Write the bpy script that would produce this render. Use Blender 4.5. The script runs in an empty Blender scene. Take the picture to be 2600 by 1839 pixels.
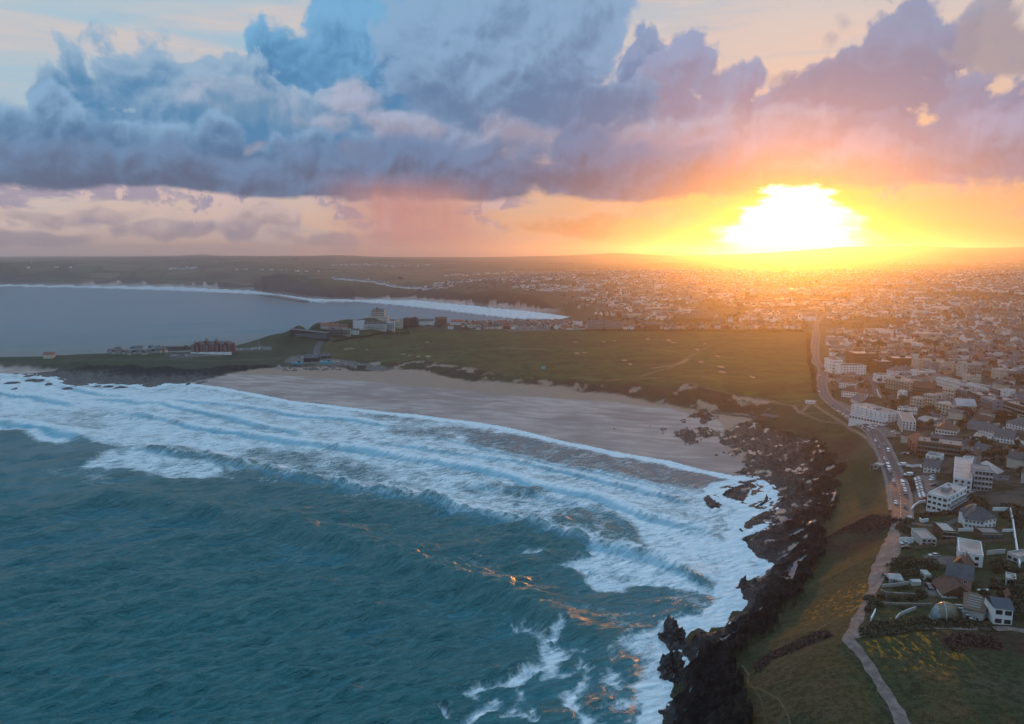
import bpy, math, random
import numpy as np
from math import radians, sin, cos, tan, atan2, pi, sqrt, hypot

# ------------------------------------------------------------------ camera
H = 165.0                      # height of the eye above the sea
F = 1757.0                     # focal length in photo pixels (2600 wide)
CX, CY = 1300.0, 919.5
PITCH = radians(8.88)
SP, CP = sin(PITCH), cos(PITCH)
sc = bpy.context.scene
cam_d = bpy.data.cameras.new('camera')
cam = bpy.data.objects.new('camera', cam_d)
sc.collection.objects.link(cam)
cam.location = (0, 0, H)
cam.rotation_euler = (pi/2 - PITCH, 0, 0)
cam_d.sensor_width = 36.0
cam_d.lens = 36.0 * F / 2600.0
cam_d.clip_start = 1.0
cam_d.clip_end = 60000.0
sc.camera = cam
sc.view_settings.view_transform = 'Standard'
sc.view_settings.look = 'None'
sc.view_settings.exposure = 0.0
sc.view_settings.gamma = 1.0
sc.cycles.use_denoising = True
sc.cycles.max_bounces = 5
sc.cycles.diffuse_bounces = 2
sc.cycles.glossy_bounces = 2
sc.cycles.transmission_bounces = 3
sc.cycles.volume_bounces = 1
sc.cycles.transparent_max_bounces = 8
sc.cycles.caustics_reflective = False
sc.cycles.caustics_refractive = False
sc.cycles.sample_clamp_indirect = 4.0

def lin(r, g, b):
    o = []
    for c in (r, g, b):
        c /= 255.0
        o.append(c/12.92 if c <= 0.04045 else ((c+0.055)/1.055)**2.4)
    return tuple(o) + (1.0,)

def pdir(sx, sy):
    u = (sx-CX)/F; v = (sy-CY)/F
    d = np.array([u, CP - v*SP, -(SP + v*CP)])
    return d/np.linalg.norm(d)

def UV(sx, sy):                # azimuth and elevation of a direction
    d = pdir(sx, sy)
    return atan2(d[0], d[1]), math.asin(d[2])

SUN_AZ, SUN_EL = UV(2010, 560)

# ------------------------------------------------------------------ sun lamp
sl = bpy.data.lights.new('sun', 'SUN')
sun = bpy.data.objects.new('sun', sl)
sc.collection.objects.link(sun)
sl.energy = SUN_E = 2.1
sl.angle = radians(0.6)
sl.color = (1.0, 0.35, 0.035)
LAMP_EL = radians(2.3)
sun.rotation_euler = (pi/2 - LAMP_EL, 0, pi - SUN_AZ)   # shines back towards the camera
sun.location = (2000, 4000, 1500)

# ------------------------------------------------------------------ node helper
class NT:
    def __init__(s, tree):
        s.dim = '3D'; s.t = tree; s.n = tree.nodes; s.l = tree.links
    def new(s, typ, **kw):
        n = s.n.new(typ)
        for k, v in kw.items(): setattr(n, k, v)
        return n
    def put(s, sock, v):
        if v is None: return
        if hasattr(v, 'is_output'): s.l.new(v, sock)
        else:
            if isinstance(v, (tuple, list)):
                v = tuple(v)
                n = len(sock.default_value)
                v = v[:n] if len(v) >= n else v + (1.0,)*(n-len(v))
            sock.default_value = v
    def m(s, op, a, b=None, c=None, clamp=False):
        n = s.new('ShaderNodeMath', operation=op, use_clamp=clamp)
        for i, v in enumerate((a, b, c)): s.put(n.inputs[i], v)
        return n.outputs[0]
    def add(s, a, b): return s.m('ADD', a, b)
    def sub(s, a, b): return s.m('SUBTRACT', a, b)
    def mul(s, a, b): return s.m('MULTIPLY', a, b)
    def mad(s, a, b, c): return s.m('MULTIPLY_ADD', a, b, c)
    def mx(s, a, b): return s.m('MAXIMUM', a, b)
    def mn(s, a, b): return s.m('MINIMUM', a, b)
    def vm(s, op, a, b=None, c=None, scale=None):
        n = s.new('ShaderNodeVectorMath', operation=op)
        s.put(n.inputs[0], a); s.put(n.inputs[1], b)
        if c is not None: s.put(n.inputs[2], c)
        if scale is not None: s.put(n.inputs['Scale'], scale)
        return n.outputs['Value'] if op in ('LENGTH', 'DISTANCE', 'DOT_PRODUCT') else n.outputs[0]
    def comb(s, x, y, z=0.0):
        n = s.new('ShaderNodeCombineXYZ')
        for i, v in enumerate((x, y, z)): s.put(n.inputs[i], v)
        return n.outputs[0]
    def sep(s, v):
        n = s.new('ShaderNodeSeparateXYZ'); s.put(n.inputs[0], v); return n.outputs
    def ss(s, x, a, b, lo=0.0, hi=1.0, kind='SMOOTHSTEP'):
        n = s.new('ShaderNodeMapRange', interpolation_type=kind)
        for i, v in enumerate((x, a, b, lo, hi)): s.put(n.inputs[i], v)
        return n.outputs[0]
    def lin(s, x, a, b, lo=0.0, hi=1.0): return s.ss(x, a, b, lo, hi, 'LINEAR')
    def mix(s, f, a, b, blend='MIX'):
        n = s.new('ShaderNodeMix', data_type='RGBA', blend_type=blend)
        n.clamp_factor = True
        s.put(n.inputs[0], f); s.put(n.inputs[6], a); s.put(n.inputs[7], b)
        return n.outputs[2]
    def noise(s, vec, scale, detail=4.0, rough=0.5, dist=0.0, out=0, lac=2.0):
        n = s.new('ShaderNodeTexNoise', noise_dimensions=s.dim)
        s.put(n.inputs['Vector'], vec); s.put(n.inputs['Scale'], scale)
        s.put(n.inputs['Detail'], detail); s.put(n.inputs['Roughness'], rough)
        s.put(n.inputs['Distortion'], dist); s.put(n.inputs['Lacunarity'], lac)
        return n.outputs[out]
    def vor(s, vec, scale, feature='F1', smooth=None, out=0, rand=1.0):
        n = s.new('ShaderNodeTexVoronoi', feature=feature, voronoi_dimensions=s.dim)
        s.put(n.inputs['Vector'], vec); s.put(n.inputs['Scale'], scale)
        if smooth is not None: s.put(n.inputs['Smoothness'], smooth)
        s.put(n.inputs['Randomness'], rand)
        return n.outputs[out]
    def ramp(s, x, stops, interp='LINEAR'):
        n = s.new('ShaderNodeValToRGB')
        cr = n.color_ramp; cr.interpolation = interp
        while len(cr.elements) < len(stops): cr.elements.new(0.5)
        for e, (p, c) in zip(cr.elements, stops):
            e.position = p; e.color = c
        s.put(n.inputs[0], x)
        return n.outputs[0]

# ------------------------------------------------------------------ world
world = bpy.data.worlds.new('World'); sc.world = world
world.use_nodes = True
wt = world.node_tree
for n in list(wt.nodes): wt.nodes.remove(n)
W = NT(wt); W.dim = '2D'
wout = W.new('ShaderNodeOutputWorld'); bg = W.new('ShaderNodeBackground')
W.l.new(bg.outputs[0], wout.inputs[0])
tc = W.new('ShaderNodeTexCoord')
dirv = W.vm('NORMALIZE', tc.outputs['Generated'])
dx, dy, dz = W.sep(dirv)
U = W.m('ARCTAN2', dx, dy)
V = W.m('ARCSINE', dz)
UVc = W.comb(U, V, 0.0)
# distance from the sun, stretched sideways
su, sv = SUN_AZ, SUN_EL
dU = W.sub(U, su); dV = W.sub(V, sv)
# clear sky: nishita with a thin veil of high cloud
nish = W.new('ShaderNodeTexSky', sky_type='NISHITA')
nish.sun_disc = False
nish.sun_elevation = LAMP_EL
nish.sun_rotation = SUN_AZ
nish.air_density = 1.0; nish.dust_density = 2.0
nsk = W.mix(1.0, nish.outputs[0], (0.09, 0.09, 0.09, 1), 'MULTIPLY')
st_vec = W.vm('MULTIPLY', UVc, (1.0, 9.0, 1.0))
streak = W.noise(st_vec, 1.6, 5.0, 0.55, 0.4)
veil = W.ramp(W.lin(V, 0.0, 0.40), [
    (0.0, lin(245, 190, 160)), (0.10, lin(240, 196, 166)), (0.22, lin(240, 208, 184)), (0.50, lin(234, 214, 200)),
    (0.72, lin(220, 216, 214)), (0.86, lin(200, 212, 220)), (1.0, lin(182, 206, 222))])
vleft = W.ramp(W.lin(V, 0.0, 0.40), [
    (0.0, lin(222, 190, 182)), (0.12, lin(234, 205, 188)), (0.30, lin(190, 208, 218)), (0.60, lin(172, 206, 224)),
    (0.80, lin(184, 208, 222)), (1.0, lin(186, 206, 224))])
veil = W.mix(W.ss(U, -0.15, 0.35), vleft, veil)
veil = W.mix(W.ss(streak, 0.42, 0.66, 0.0, 0.75), veil, lin(232, 212, 204))
veil = W.mix(W.ss(W.noise(W.vm('ADD', st_vec, (3.1, 7.7, 0)), 3.5, 5.0, 0.6), 0.5, 0.72, 0.0, 0.45), veil, lin(168, 200, 222))
zen = W.ss(V, 0.42, 1.1)
veil = W.mix(W.ss(W.m('ABSOLUTE', U), 0.8, 1.5), veil, (0.34, 0.50, 0.66, 1))
veil = W.mix(zen, veil, (0.64, 1.04, 1.50, 1))
base = W.mix(0.12, veil, nsk)
# orange towards the sun, low down
lowg = W.m('EXPONENT', W.mul(W.add(W.mul(W.m('POWER', W.m('ABSOLUTE', dU), 1.5), 2.6), W.mul(W.mx(W.sub(V, 0.0), 0.0), 9.5)), -1.0))
base = W.mix(W.mul(lowg, 0.95), base, lin(250, 158, 74))
yel = W.m('EXPONENT', W.mul(W.add(W.mul(W.m('ABSOLUTE', dU), 3.8), W.mul(W.m('ABSOLUTE', W.sub(V, 0.035)), 15.0)), -1.0))
base = W.mix(W.mul(yel, 0.7), base, lin(250, 180, 20))

# ---- clouds: layers of ellipses whose rims are broken by noise
warp = W.noise(UVc, 7.0, 3.0, 0.5, 0.0, out=1)
p1 = W.vm('ADD', UVc, W.vm('SCALE', W.vm('SUBTRACT', warp, (0.5, 0.5, 0.5)), scale=0.045))
bil = W.noise(p1, 13.0, 9.0, 0.56, 0.25)
bilL = W.noise(W.vm('ADD', p1, (-0.006, 0.011, 0.0)), 13.0, 9.0, 0.56, 0.25)
p2 = W.vm('ADD', p1, W.vm('SCALE', W.noise(UVc, 34.0, 4.0, 0.6, out=1), scale=0.03))
voro = W.vor(p2, 15.0, 'SMOOTH_F1', 0.35)
voroL = W.vor(W.vm('ADD', p2, (-0.006, 0.012, 0.0)), 15.0, 'SMOOTH_F1', 0.35)
voro2 = W.vor(p2, 40.0, 'SMOOTH_F1', 0.3)
voro2L = W.vor(W.vm('ADD', p2, (-0.003, 0.006, 0.0)), 40.0, 'SMOOTH_F1', 0.3)
edge = W.add(W.mul(W.sub(bil, 0.5), 1.5), W.add(W.mul(W.sub(0.42, voro), 0.55), W.mul(W.sub(0.42, voro2), 0.30)))
relief = W.add(W.mul(W.sub(bil, bilL), 3.6), W.add(W.mul(W.sub(voroL, voro), 1.1), W.mul(W.sub(voro2L, voro2), 0.6)))
soft = W.noise(W.vm('MULTIPLY', UVc, (1.0, 2.2, 1.0)), 5.0, 5.0, 0.55)
K = 1.0/F
def blob(x, y, rx, ry):
    u, v = UV(x, y)
    q = W.vm('MULTIPLY', W.vm('SUBTRACT', p1, (u, v, 0)), (F/rx, F/ry, 0))
    return W.sub(1.0, W.vm('LENGTH', q))
col = base
def layer(blobs, light, dark, ytop, ybot, edge_amt=1.0, softness=0.16, rim=0.35, flat=None, alpha=1.0, fsoft=14.0):
    """one bank of cloud; ytop and ybot (photo rows) carry the colour from light to dark."""
    global col
    Fm = None
    for b in blobs:
        f = blob(*b)
        Fm = f if Fm is None else W.m('SMOOTH_MAX', Fm, f, 0.18)
    Fe = W.mad(edge, edge_amt*1.25, Fm)
    if flat is not None:
        v0 = UV(1300, flat)[1]
        fl = W.mad(W.sub(V, v0), F/(fsoft*2.6), W.mul(W.sub(soft, 0.5), 1.6))
        Fe = W.mn(Fe, fl)
    mask = W.ss(Fe, -0.02, softness*1.7)
    vt, vb = UV(1300, ytop)[1], UV(1300, ybot)[1]
    t = W.lin(V, vb, vt)
    t = W.add(t, W.mul(W.ss(Fe, 0.0, 0.55, 1.0, 0.0), rim))
    t = W.add(t, W.mul(relief, 0.58))
    t = W.add(t, W.mul(W.sub(soft, 0.5), 0.7))
    t = W.ss(t, 0.0, 1.25)
    dk = tuple(a*b for a, b in zip(dark, (0.70, 0.80, 0.80, 1))); lt = tuple(a*b for a, b in zip(light, (0.95, 1.0, 0.98, 1)))
    c = W.mix(t, dk, lt)
    col = W.mix(W.mul(mask, alpha) if alpha < 1 else mask, col, c)

# far low banks over the left horizon
st2 = W.vm('MULTIPLY', UVc, (1.0, 3.4, 1.0))
lown = W.noise(st2, 9.0, 8.0, 0.55, 0.3)
lowb = W.mul(W.ss(V, 0.015, 0.05), W.ss(V, 0.17, 0.10))
lmask = W.mul(W.ss(W.add(lown, W.mul(W.sub(V, 0.05), 1.1)), 0.46, 0.60), lowb)
lmask = W.mul(lmask, W.ss(U, 0.20, -0.05, 0.25, 0.9))
lcol = W.mix(W.ss(W.add(lown, relief), 0.45, 0.80), lin(164, 152, 172), lin(226, 196, 188))
col = W.mix(lmask, col, lcol)
# puffs over the horizon nearer the sun
for bl in ([(1400, 575, 100, 26), (1520, 550, 60, 45), (1460, 590, 110, 16)], [(1860, 545, 80, 45), (1810, 570, 60, 22)],
           [(700, 560, 75, 40), (830, 600, 190, 26), (1000, 590, 140, 24), (620, 585, 50, 40)], [(150, 545, 260, 28), (420, 590, 160, 24), (90, 600, 160, 22)]):
    near = bl[0][0] > 1300
    layer(bl, lin(252, 190, 150) if near else lin(222, 190, 186), lin(250, 150, 92) if near else lin(172, 150, 166),
          530, 610, 0.9, 0.3, 0.3, alpha=0.75)

# body of the bank behind everything
layer([(300, 400, 620, 110), (900, 350, 560, 170), (1300, 240, 330, 200), (1750, 380, 560, 130), (2350, 400, 520, 120)],
      lin(150, 176, 208), lin(132, 148, 184), 150, 500, 0.45, 0.25, 0.2, flat=500, fsoft=30.0)
# tall blue tower at the back
layer([(760, 160, 140, 100), (900, 110, 150, 120), (1010, 150, 180, 170), (690, 150, 70, 90), (860, 250, 260, 120), (1010, 10, 190, 120), (905, 20, 60, 60)],
      lin(122, 176, 216), lin(88, 148, 196), 40, 330, 0.75, 0.12, 0.3)
# left back mass
layer([(215, 245, 90, 70), (330, 225, 120, 100), (450, 210, 120, 90), (545, 200, 110, 90), (640, 240, 130, 80), (430, 300, 260, 100), (700, 320, 260, 90)],
      lin(158, 182, 208), lin(92, 148, 194), 150, 400, 0.9, 0.14, 0.3)
# pale lilac drift through the middle
layer([(690, 260, 150, 60), (560, 250, 130, 50), (800, 310, 150, 50), (930, 290, 90, 60)], lin(178, 186, 208), lin(126, 164, 200), 190, 340, 1.1, 0.5, 0.2, alpha=0.8)
# towers right of centre
layer([(1640, 190, 75, 110), (1610, 320, 100, 90)], lin(140, 160, 196), lin(112, 146, 190), 100, 330, 0.8, 0.12, 0.3)
layer([(1755, 180, 85, 90), (1720, 280, 130, 110), (1840, 250, 110, 110), (1895, 220, 60, 80), (1850, 330, 260, 90), (2000, 300, 120, 70)],
      lin(150, 166, 200), lin(164, 154, 184), 110, 360, 0.85, 0.14, 0.25)
# far right masses
layer([(2200, 230, 110, 100), (2290, 130, 90, 140), (2330, 40, 70, 80), (2400, 130, 75, 70), (2250, 290, 190, 90), (2090, 250, 90, 70), (2380, 235, 110, 70)],
      lin(146, 158, 190), lin(160, 154, 182), 40, 330, 0.95, 0.16, 0.25)
layer([(2140, 55, 40, 40), (2110, 100, 30, 40), (1990, 200, 40, 20)], lin(160, 166, 196), lin(176, 166, 186), 30, 180, 1.3, 0.5, 0.2, alpha=0.55)
layer([(2540, 120, 70, 70), (2510, 50, 40, 60), (2600, 140, 60, 50)], lin(160, 166, 188), lin(190, 172, 182), 30, 180, 1.0, 0.3, 0.2, alpha=0.9)
layer([(2460, 250, 60, 80), (2430, 320, 130, 90), (2570, 300, 90, 90), (2640, 330, 100, 120), (2300, 360, 260, 100)],
      lin(150, 160, 192), lin(168, 158, 186), 200, 400, 0.85, 0.16, 0.25)
# the great billow in the centre
layer([(1250, 90, 260, 190), (1140, 190, 170, 130), (1360, 210, 220, 150), (1490, 50, 120, 90), (1260, 270, 300, 90), (1500, 280, 190, 90), (1100, 60, 110, 110)],
      lin(142, 174, 208), lin(112, 144, 184), 60, 330, 0.55, 0.12, 0.5)
# pale underside of the billow
layer([(1350, 340, 330, 42), (1050, 330, 240, 50), (1650, 350, 300, 50), (900, 260, 70, 60), (1900, 340, 250, 60)], lin(184, 186, 208), lin(190, 172, 190), 280, 380, 1.0, 0.5, 0.2, alpha=0.8)
# front puffs on the left
layer([(60, 350, 190, 70), (150, 290, 65, 55), (330, 350, 75, 60), (450, 390, 120, 60), (555, 370, 70, 60), (660, 410, 130, 60), (820, 410, 80, 60), (250, 420, 320, 80)],
      lin(140, 174, 208), lin(92, 130, 172), 300, 450, 0.6, 0.16, 0.35, flat=490, fsoft=16.0)
# right broad mass
layer([(2000, 420, 480, 80), (2380, 430, 420, 90), (2600, 380, 250, 120), (2300, 500, 300, 40)], lin(172, 170, 198), lin(176, 150, 168), 330, 520, 0.75, 0.3, 0.25, flat=505, fsoft=40.0)
# dark flat base
layer([(100, 430, 560, 72), (600, 450, 560, 85), (1100, 450, 430, 90), (1460, 370, 110, 70), (1500, 450, 380, 75), (1850, 470, 260, 40)],
      lin(112, 140, 178), lin(104, 112, 142), 390, 530, 0.5, 0.22, 0.2, flat=512, fsoft=16.0)
# rain under the base
rn = W.noise(W.vm('MULTIPLY', UVc, (30.0, 1.0, 1.0)), 2.2, 3.0, 0.6)
ru = UV(1080, 560)[0]
rain = W.mul(W.ss(W.m('ABSOLUTE', W.sub(U, W.mad(V, -0.4, ru+0.01))), 0.15, 0.02), W.ss(V, 0.12, 0.06, 0.0, 1.0))
col = W.mix(W.mul(rain, W.mad(rn, 0.7, 0.55)), col, lin(212, 146, 134))
# sunlight soaking into everything near the sun
gl = W.vm('LENGTH', W.vm('MULTIPLY', W.comb(dU, W.sub(V, UV(2010, 520)[1]), 0), (3.1, 7.2, 0)))
glow = W.m('EXPONENT', W.mul(W.m('POWER', gl, 1.35), -4.2))
col = W.mix(W.mul(glow, 0.62), col, lin(250, 160, 56))
wide = W.m('EXPONENT', W.mul(W.m('POWER', gl, 1.0), -1.25))
col = W.mix(W.mul(wide, 0.06), col, lin(225, 140, 110))
# what lies behind the lit haze is darker and bluer than the haze makes it look
wd = W.m('EXPONENT', W.mul(gl, -0.85))
col = W.mix(wd, col, W.mix(1.0, col, (0.50, 0.64, 0.84, 1), 'MULTIPLY'))
# the burning gap round the sun
V490 = UV(1300, 488)[1]
jag = W.mul(W.sub(W.noise(W.vm('MULTIPLY', UVc, (1, 3.4, 1)), 14.0, 4.0, 0.55), 0.5), 0.085)
below = W.sub(V490, V)
hwid = W.mad(W.mx(below, 0.0), 0.82, 55.0/F)
g = W.sub(1.0, W.m('DIVIDE', W.m('ABSOLUTE', W.add(dU, jag)), hwid))
g = W.mn(g, W.mul(W.sub(below, W.mul(W.sub(bil, 0.5), 0.03)), 60.0))
halo = W.ss(g, -1.2, 0.2)
halo = W.mul(halo, W.ss(V, UV(1300, 470)[1], UV(1300, 520)[1], 0.25, 1.0))
col = W.mix(W.mul(halo, 0.6), col, lin(250, 190, 20))
core = W.ss(g, -0.30, 0.55)
col = W.mix(core, col, (3.0, 2.8, 2.4, 1.0))
# below the horizon (never seen: ground and sea reach it)
W.put(bg.inputs[0], col)
bg.inputs[1].default_value = 1.0
world.cycles.sampling_method = 'MANUAL'
world.cycles.sample_map_resolution = 512

# ------------------------------------------------------------------ from photo rows and columns to metres
def P(sx, sy, z=0.0):
    """the point at height z seen at photo pixel (sx, sy)"""
    u = (sx-CX)/F; v = (sy-CY)/F
    k = SP + v*CP
    t = (H - z)/max(k, 1e-4)
    return (u*t, (CP - v*SP)*t)
def PR(sx, sy, r):
    """the point at ground distance r seen at photo pixel (sx, sy): x, y, z"""
    u = (sx-CX)/F; v = (sy-CY)/F
    gx, gy, gz = u, CP - v*SP, -(SP + v*CP)
    t = r/hypot(gx, gy)
    return (gx*t, gy*t, H + gz*t)

def hash2(ix, iy, seed):
    h = (ix.astype(np.int64)*374761393 + iy.astype(np.int64)*668265263 + seed*1442695041) & 0xffffffff
    h = ((h ^ (h >> 13))*1274126177) & 0xffffffff
    return ((h ^ (h >> 16)) & 0xffff).astype(np.float32)/65535.0
def vnoise(x, y, seed=0):
    ix = np.floor(x); iy = np.floor(y)
    fx = (x-ix).astype(np.float32); fy = (y-iy).astype(np.float32)
    fx = fx*fx*(3-2*fx); fy = fy*fy*(3-2*fy)
    a = hash2(ix, iy, seed); b = hash2(ix+1, iy, seed); c = hash2(ix, iy+1, seed); d = hash2(ix+1, iy+1, seed)
    return (a*(1-fx)+b*fx)*(1-fy) + (c*(1-fx)+d*fx)*fy
def fbm(x, y, octv=4, seed=0, gain=0.5):
    s = 0; a = 1.0; t = 0
    for i in range(octv):
        s = s + a*vnoise(x*2**i + 17.3*i, y*2**i - 9.1*i, seed+i); t += a; a *= gain
    return s/t
def ridged(x, y, octv=4, seed=0):
    s = 0; a = 1.0; t = 0
    for i in range(octv):
        n = 1-np.abs(2*vnoise(x*2**i + 5.3*i, y*2**i + 3.7*i, seed+i)-1)
        s = s + a*n*n; t += a; a *= 0.5
    return s/t
def smooth(x, a, b):
    t = np.clip((x-a)/(b-a), 0, 1); return t*t*(3-2*t)

def wpts(pts, z=0.0):
    o = []
    for p in pts:
        if p[0] == 'w': o.append((p[1], p[2]))
        elif len(p) > 2: o.append(G(p[0], p[1])[:2])
        else: o.append(P(p[0], p[1], z))
    return np.array(o, dtype=np.float64)
def inpoly(X, Y, poly):
    ins = np.zeros(X.shape, bool)
    n = len(poly)
    for i in range(n):
        x1, y1 = poly[i]; x2, y2 = poly[(i+1) % n]
        if y1 == y2: continue
        c = ((y1 > Y) != (y2 > Y))
        ins ^= c & (X < (x2-x1)*(Y-y1)/(y2-y1) + x1)
    return ins
def linedist(X, Y, pts, closed=False, side=False):
    d2 = np.full(X.shape, 1e18, np.float32); sd = np.ones(X.shape, np.float32); tt = np.zeros(X.shape, np.float32)
    n = len(pts)
    L = 0.0
    for i in range(n if closed else n-1):
        x1, y1 = pts[i]; x2, y2 = pts[(i+1) % n]
        ex, ey = x2-x1, y2-y1; l2 = ex*ex+ey*ey+1e-9
        t = np.clip(((X-x1)*ex+(Y-y1)*ey)/l2, 0, 1)
        dx = X-x1-t*ex; dy = Y-y1-t*ey
        q = dx*dx+dy*dy
        m = q < d2
        d2 = np.where(m, q, d2)
        if side:
            sd = np.where(m, np.sign(ex*(Y-y1)-ey*(X-x1)), sd)
            tt = np.where(m, L + t*sqrt(l2), tt)
        L += sqrt(l2)
    d = np.sqrt(d2)
    return (d, sd, tt, L) if side else d
def polymask(X, Y, pts, soft, z=0.0, wob=0.0, wscale=20.0, seed=3, off=0.0):
    """1 inside the outline, 0 outside, over a rim of soft metres broken by noise"""
    p = wpts(pts, z)
    x0, y0 = p.min(0)-soft*2-wob*2; x1, y1 = p.max(0)+soft*2+wob*2
    sel = (X > x0) & (X < x1) & (Y > y0) & (Y < y1)
    out = np.zeros(X.shape, np.float32)
    if not sel.any(): return out
    xs, ys = X[sel], Y[sel]
    d = linedist(xs, ys, p, True)
    d = np.where(inpoly(xs, ys, p), d, -d)
    if wob: d = d + (fbm(xs/wscale, ys/wscale, 4, seed)-0.5)*2*wob
    out[sel] = smooth(d+off, -soft, soft)
    return out
def linemask(X, Y, pts, w, soft, z=0.0, wob=0.0, wscale=10.0, seed=5):
    p = wpts(pts, z)
    m = w+soft+wob*2+15
    x0, y0 = p.min(0)-m; x1, y1 = p.max(0)+m
    sel = (X > x0) & (X < x1) & (Y > y0) & (Y < y1)
    out = np.zeros(X.shape, np.float32)
    if not sel.any(): return out
    xs, ys = X[sel], Y[sel]
    d = linedist(xs, ys, p)
    if wob: d = d + (fbm(xs/wscale, ys/wscale, 3, seed)-0.5)*2*wob
    r_ = np.hypot(xs, ys); res = np.maximum(r_*r_/120000.0, r_*0.0015)
    we = np.maximum(w, res*0.6); sf = np.maximum(soft, res*0.5)
    out[sel] = np.clip((1-(d-we+sf)/(2*sf)), 0, 1)*np.minimum(1, (w/we)**0.6)
    return out

# ------------------------------------------------------------------ coastline (photo pixels at sea level)
COAST_FAR = [(-1500, 712), (0, 720), (196, 722), (431, 725), (627, 735), (700, 742), (804, 757), (857, 759), (915, 758), (974, 758),
             (1053, 759), (1139, 765), (1210, 772), (1288, 778), (1347, 784), (1390, 790), (1433, 796), (1480, 806)]
COAST_BACK = [(1440, 812), (1300, 822), (1150, 826), (1000, 836), (870, 858), (740, 868), (600, 882), (480, 900),
              (300, 905), (120, 911), (0, 912), (-200, 916), (-400, 925), (-420, 935), (-200, 945)]
SHORE = [(0, 947), (50, 950), (90, 955), (137, 959), (165, 968), (150, 973), (200, 980), (250, 976), (302, 973), (349, 976), (368, 983), (396, 979), (420, 974), (490, 974),
         (560, 983), (619, 994), (745, 1018), (820, 1027), (900, 1037), (996, 1048), (1060, 1053), (1129, 1063), (1200, 1071), (1270, 1082), (1330, 1096), (1388, 1110),
         (1450, 1124), (1506, 1135), (1560, 1147), (1623, 1159), (1705, 1172), (1783, 1193), (1861, 1209), (1898, 1211)]
ROCKY = [(1934, 1217), (1953, 1227), (1963, 1243), (1975, 1262), (1966, 1287), (1937, 1300),
         (1890, 1327), (1893, 1340), (1937, 1330), (1957, 1332), (1927, 1350), (1882, 1366), (1895, 1379), (1906, 1400),
         (1935, 1414), (1962, 1441), (1931, 1457), (1907, 1472), (1880, 1476), (1880, 1504), (1900, 1527), (1884, 1551), (1860, 1551),
         (1841, 1590), (1806, 1594), (1798, 1606), (1774, 1594), (1751, 1606), (1731, 1633), (1731, 1668), (1743, 1684), (1711, 1715),
         (1711, 1739), (1696, 1782), (1680, 1806), (1684, 1821), (1680, 1839), (1660, 1900), (1640, 2050)]
LAND = COAST_FAR + COAST_BACK + SHORE + ROCKY + [('w', 30, 60), ('w', -200, -400), ('w', -1500, -3000), ('w', 30000, -3000), ('w', 30000, 30000), ('w', -40000, 30000), ('w', -40000, 4300)]
ISLES = [[(1817, 1259), (1830, 1243), (1861, 1230), (1908, 1218), (1940, 1238), (1919, 1246), (1900, 1280), (1861, 1274)],
         [(1903, 1287), (1927, 1267), (1937, 1246), (1961, 1256), (1966, 1277), (1940, 1293)]]
# edge between the dark reef and the grass slope, with heights
REEF_TOP = [(1929, 1068, 5), (1960, 1085, 5), (1992, 1099, 4.5), (2040, 1110, 5), (2083, 1120, 6), (2120, 1157, 7), (2130, 1200, 8), (2133, 1235, 9), (2117, 1300, 10), (2070, 1329, 10), (2085, 1360, 10),
            (2079, 1387, 10), (2044, 1446, 11), (2009, 1509, 12), (1950, 1551, 13), (1905, 1614, 15), (1856, 1638, 17), (1887, 1700, 22),
            (1915, 1753, 24), (1922, 1805, 25), (1932, 1839, 26), (1945, 1950, 27)]
DUNE_FOOT = [(640, 941, 5), (683, 936, 5), (760, 935, 5), (854, 933, 5), (896, 945, 5), (957, 945, 6), (1000, 939, 7), (1064, 941, 7), (1125, 957, 7), (1200, 970, 6), (1291, 975, 6), (1383, 981, 6),
             (1474, 997, 6), (1587, 1009, 6), (1657, 1027, 5), (1734, 1039, 5), (1779, 1048, 5), (1850, 1052, 5), (1900, 1056, 5)]
CLIFF_TOP = [(850, 909, 9), (900, 915, 10), (988, 921, 11), (1079, 915, 13), (1200, 933, 14), (1261, 948, 14), (1383, 960, 12.5), (1459, 966, 15), (1596, 973, 17), (1734, 975, 23), (1779, 981, 23),
             (1840, 996, 19), (1900, 1007, 16), (1960, 1018, 15.5), (2013, 1031, 16), (2044, 1060, 13), (2123, 1080, 13), (2170, 1098, 16), (2200, 1118, 17.5), (2225, 1150, 20), (2245, 1200, 21.5), (2255, 1254, 24), (2258, 1300, 27)]
# footpath and road centre lines
FOOTPATH = [(2330, 1900, 31), (2288, 1839, 31), (2249, 1763, 31), (2218, 1711, 31), (2190, 1669, 31), (2166, 1641, 31), (2153, 1620, 31), (2165, 1600, 31), (2180, 1572, 31), (2197, 1537, 31), (2215, 1502, 31),
            (2232, 1453, 31), (2253, 1411, 31), (2267, 1377, 31), (2283, 1345, 30), (2286, 1317, 30)]
ROAD = [(2286, 1317, 30), (2287, 1296, 28), (2287, 1268, 26), (2281, 1236, 25), (2267, 1197, 23), (2251, 1163, 22), (2240, 1132, 21), (2225, 1106, 20), (2207, 1088, 19),
        (2183, 1072, 18.5), (2157, 1056, 18), (2131, 1038, 18), (2107, 1020, 18.5), (2091, 1001, 19), (2085, 975, 20.5), (2090, 949, 22), (2088, 932, 23), (2070, 922, 24),
        (2068, 902, 26), (2070, 876, 28), (2073, 850, 31), (2070, 838, 32), (2068, 826, 34), (2079, 809, 37), (2100, 792, 41)]
FAR_ROAD = [(805, 905, 9), (803, 890, 12), (806, 878, 15), (815, 868, 18), (822, 861, 20)]

ctrl = []
def C(*pts):
    for p in pts: 
        x, y = P(*p); ctrl.append((x, y, p[2]))
def CR(*pts):
    for p in pts: ctrl.append(PR(*p))
for lst in (REEF_TOP, DUNE_FOOT, CLIFF_TOP, FOOTPATH, ROAD, FAR_ROAD): C(*lst)
for p in COAST_FAR + COAST_BACK + SHORE + ROCKY: C((p[0], p[1], 0.4))
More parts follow.
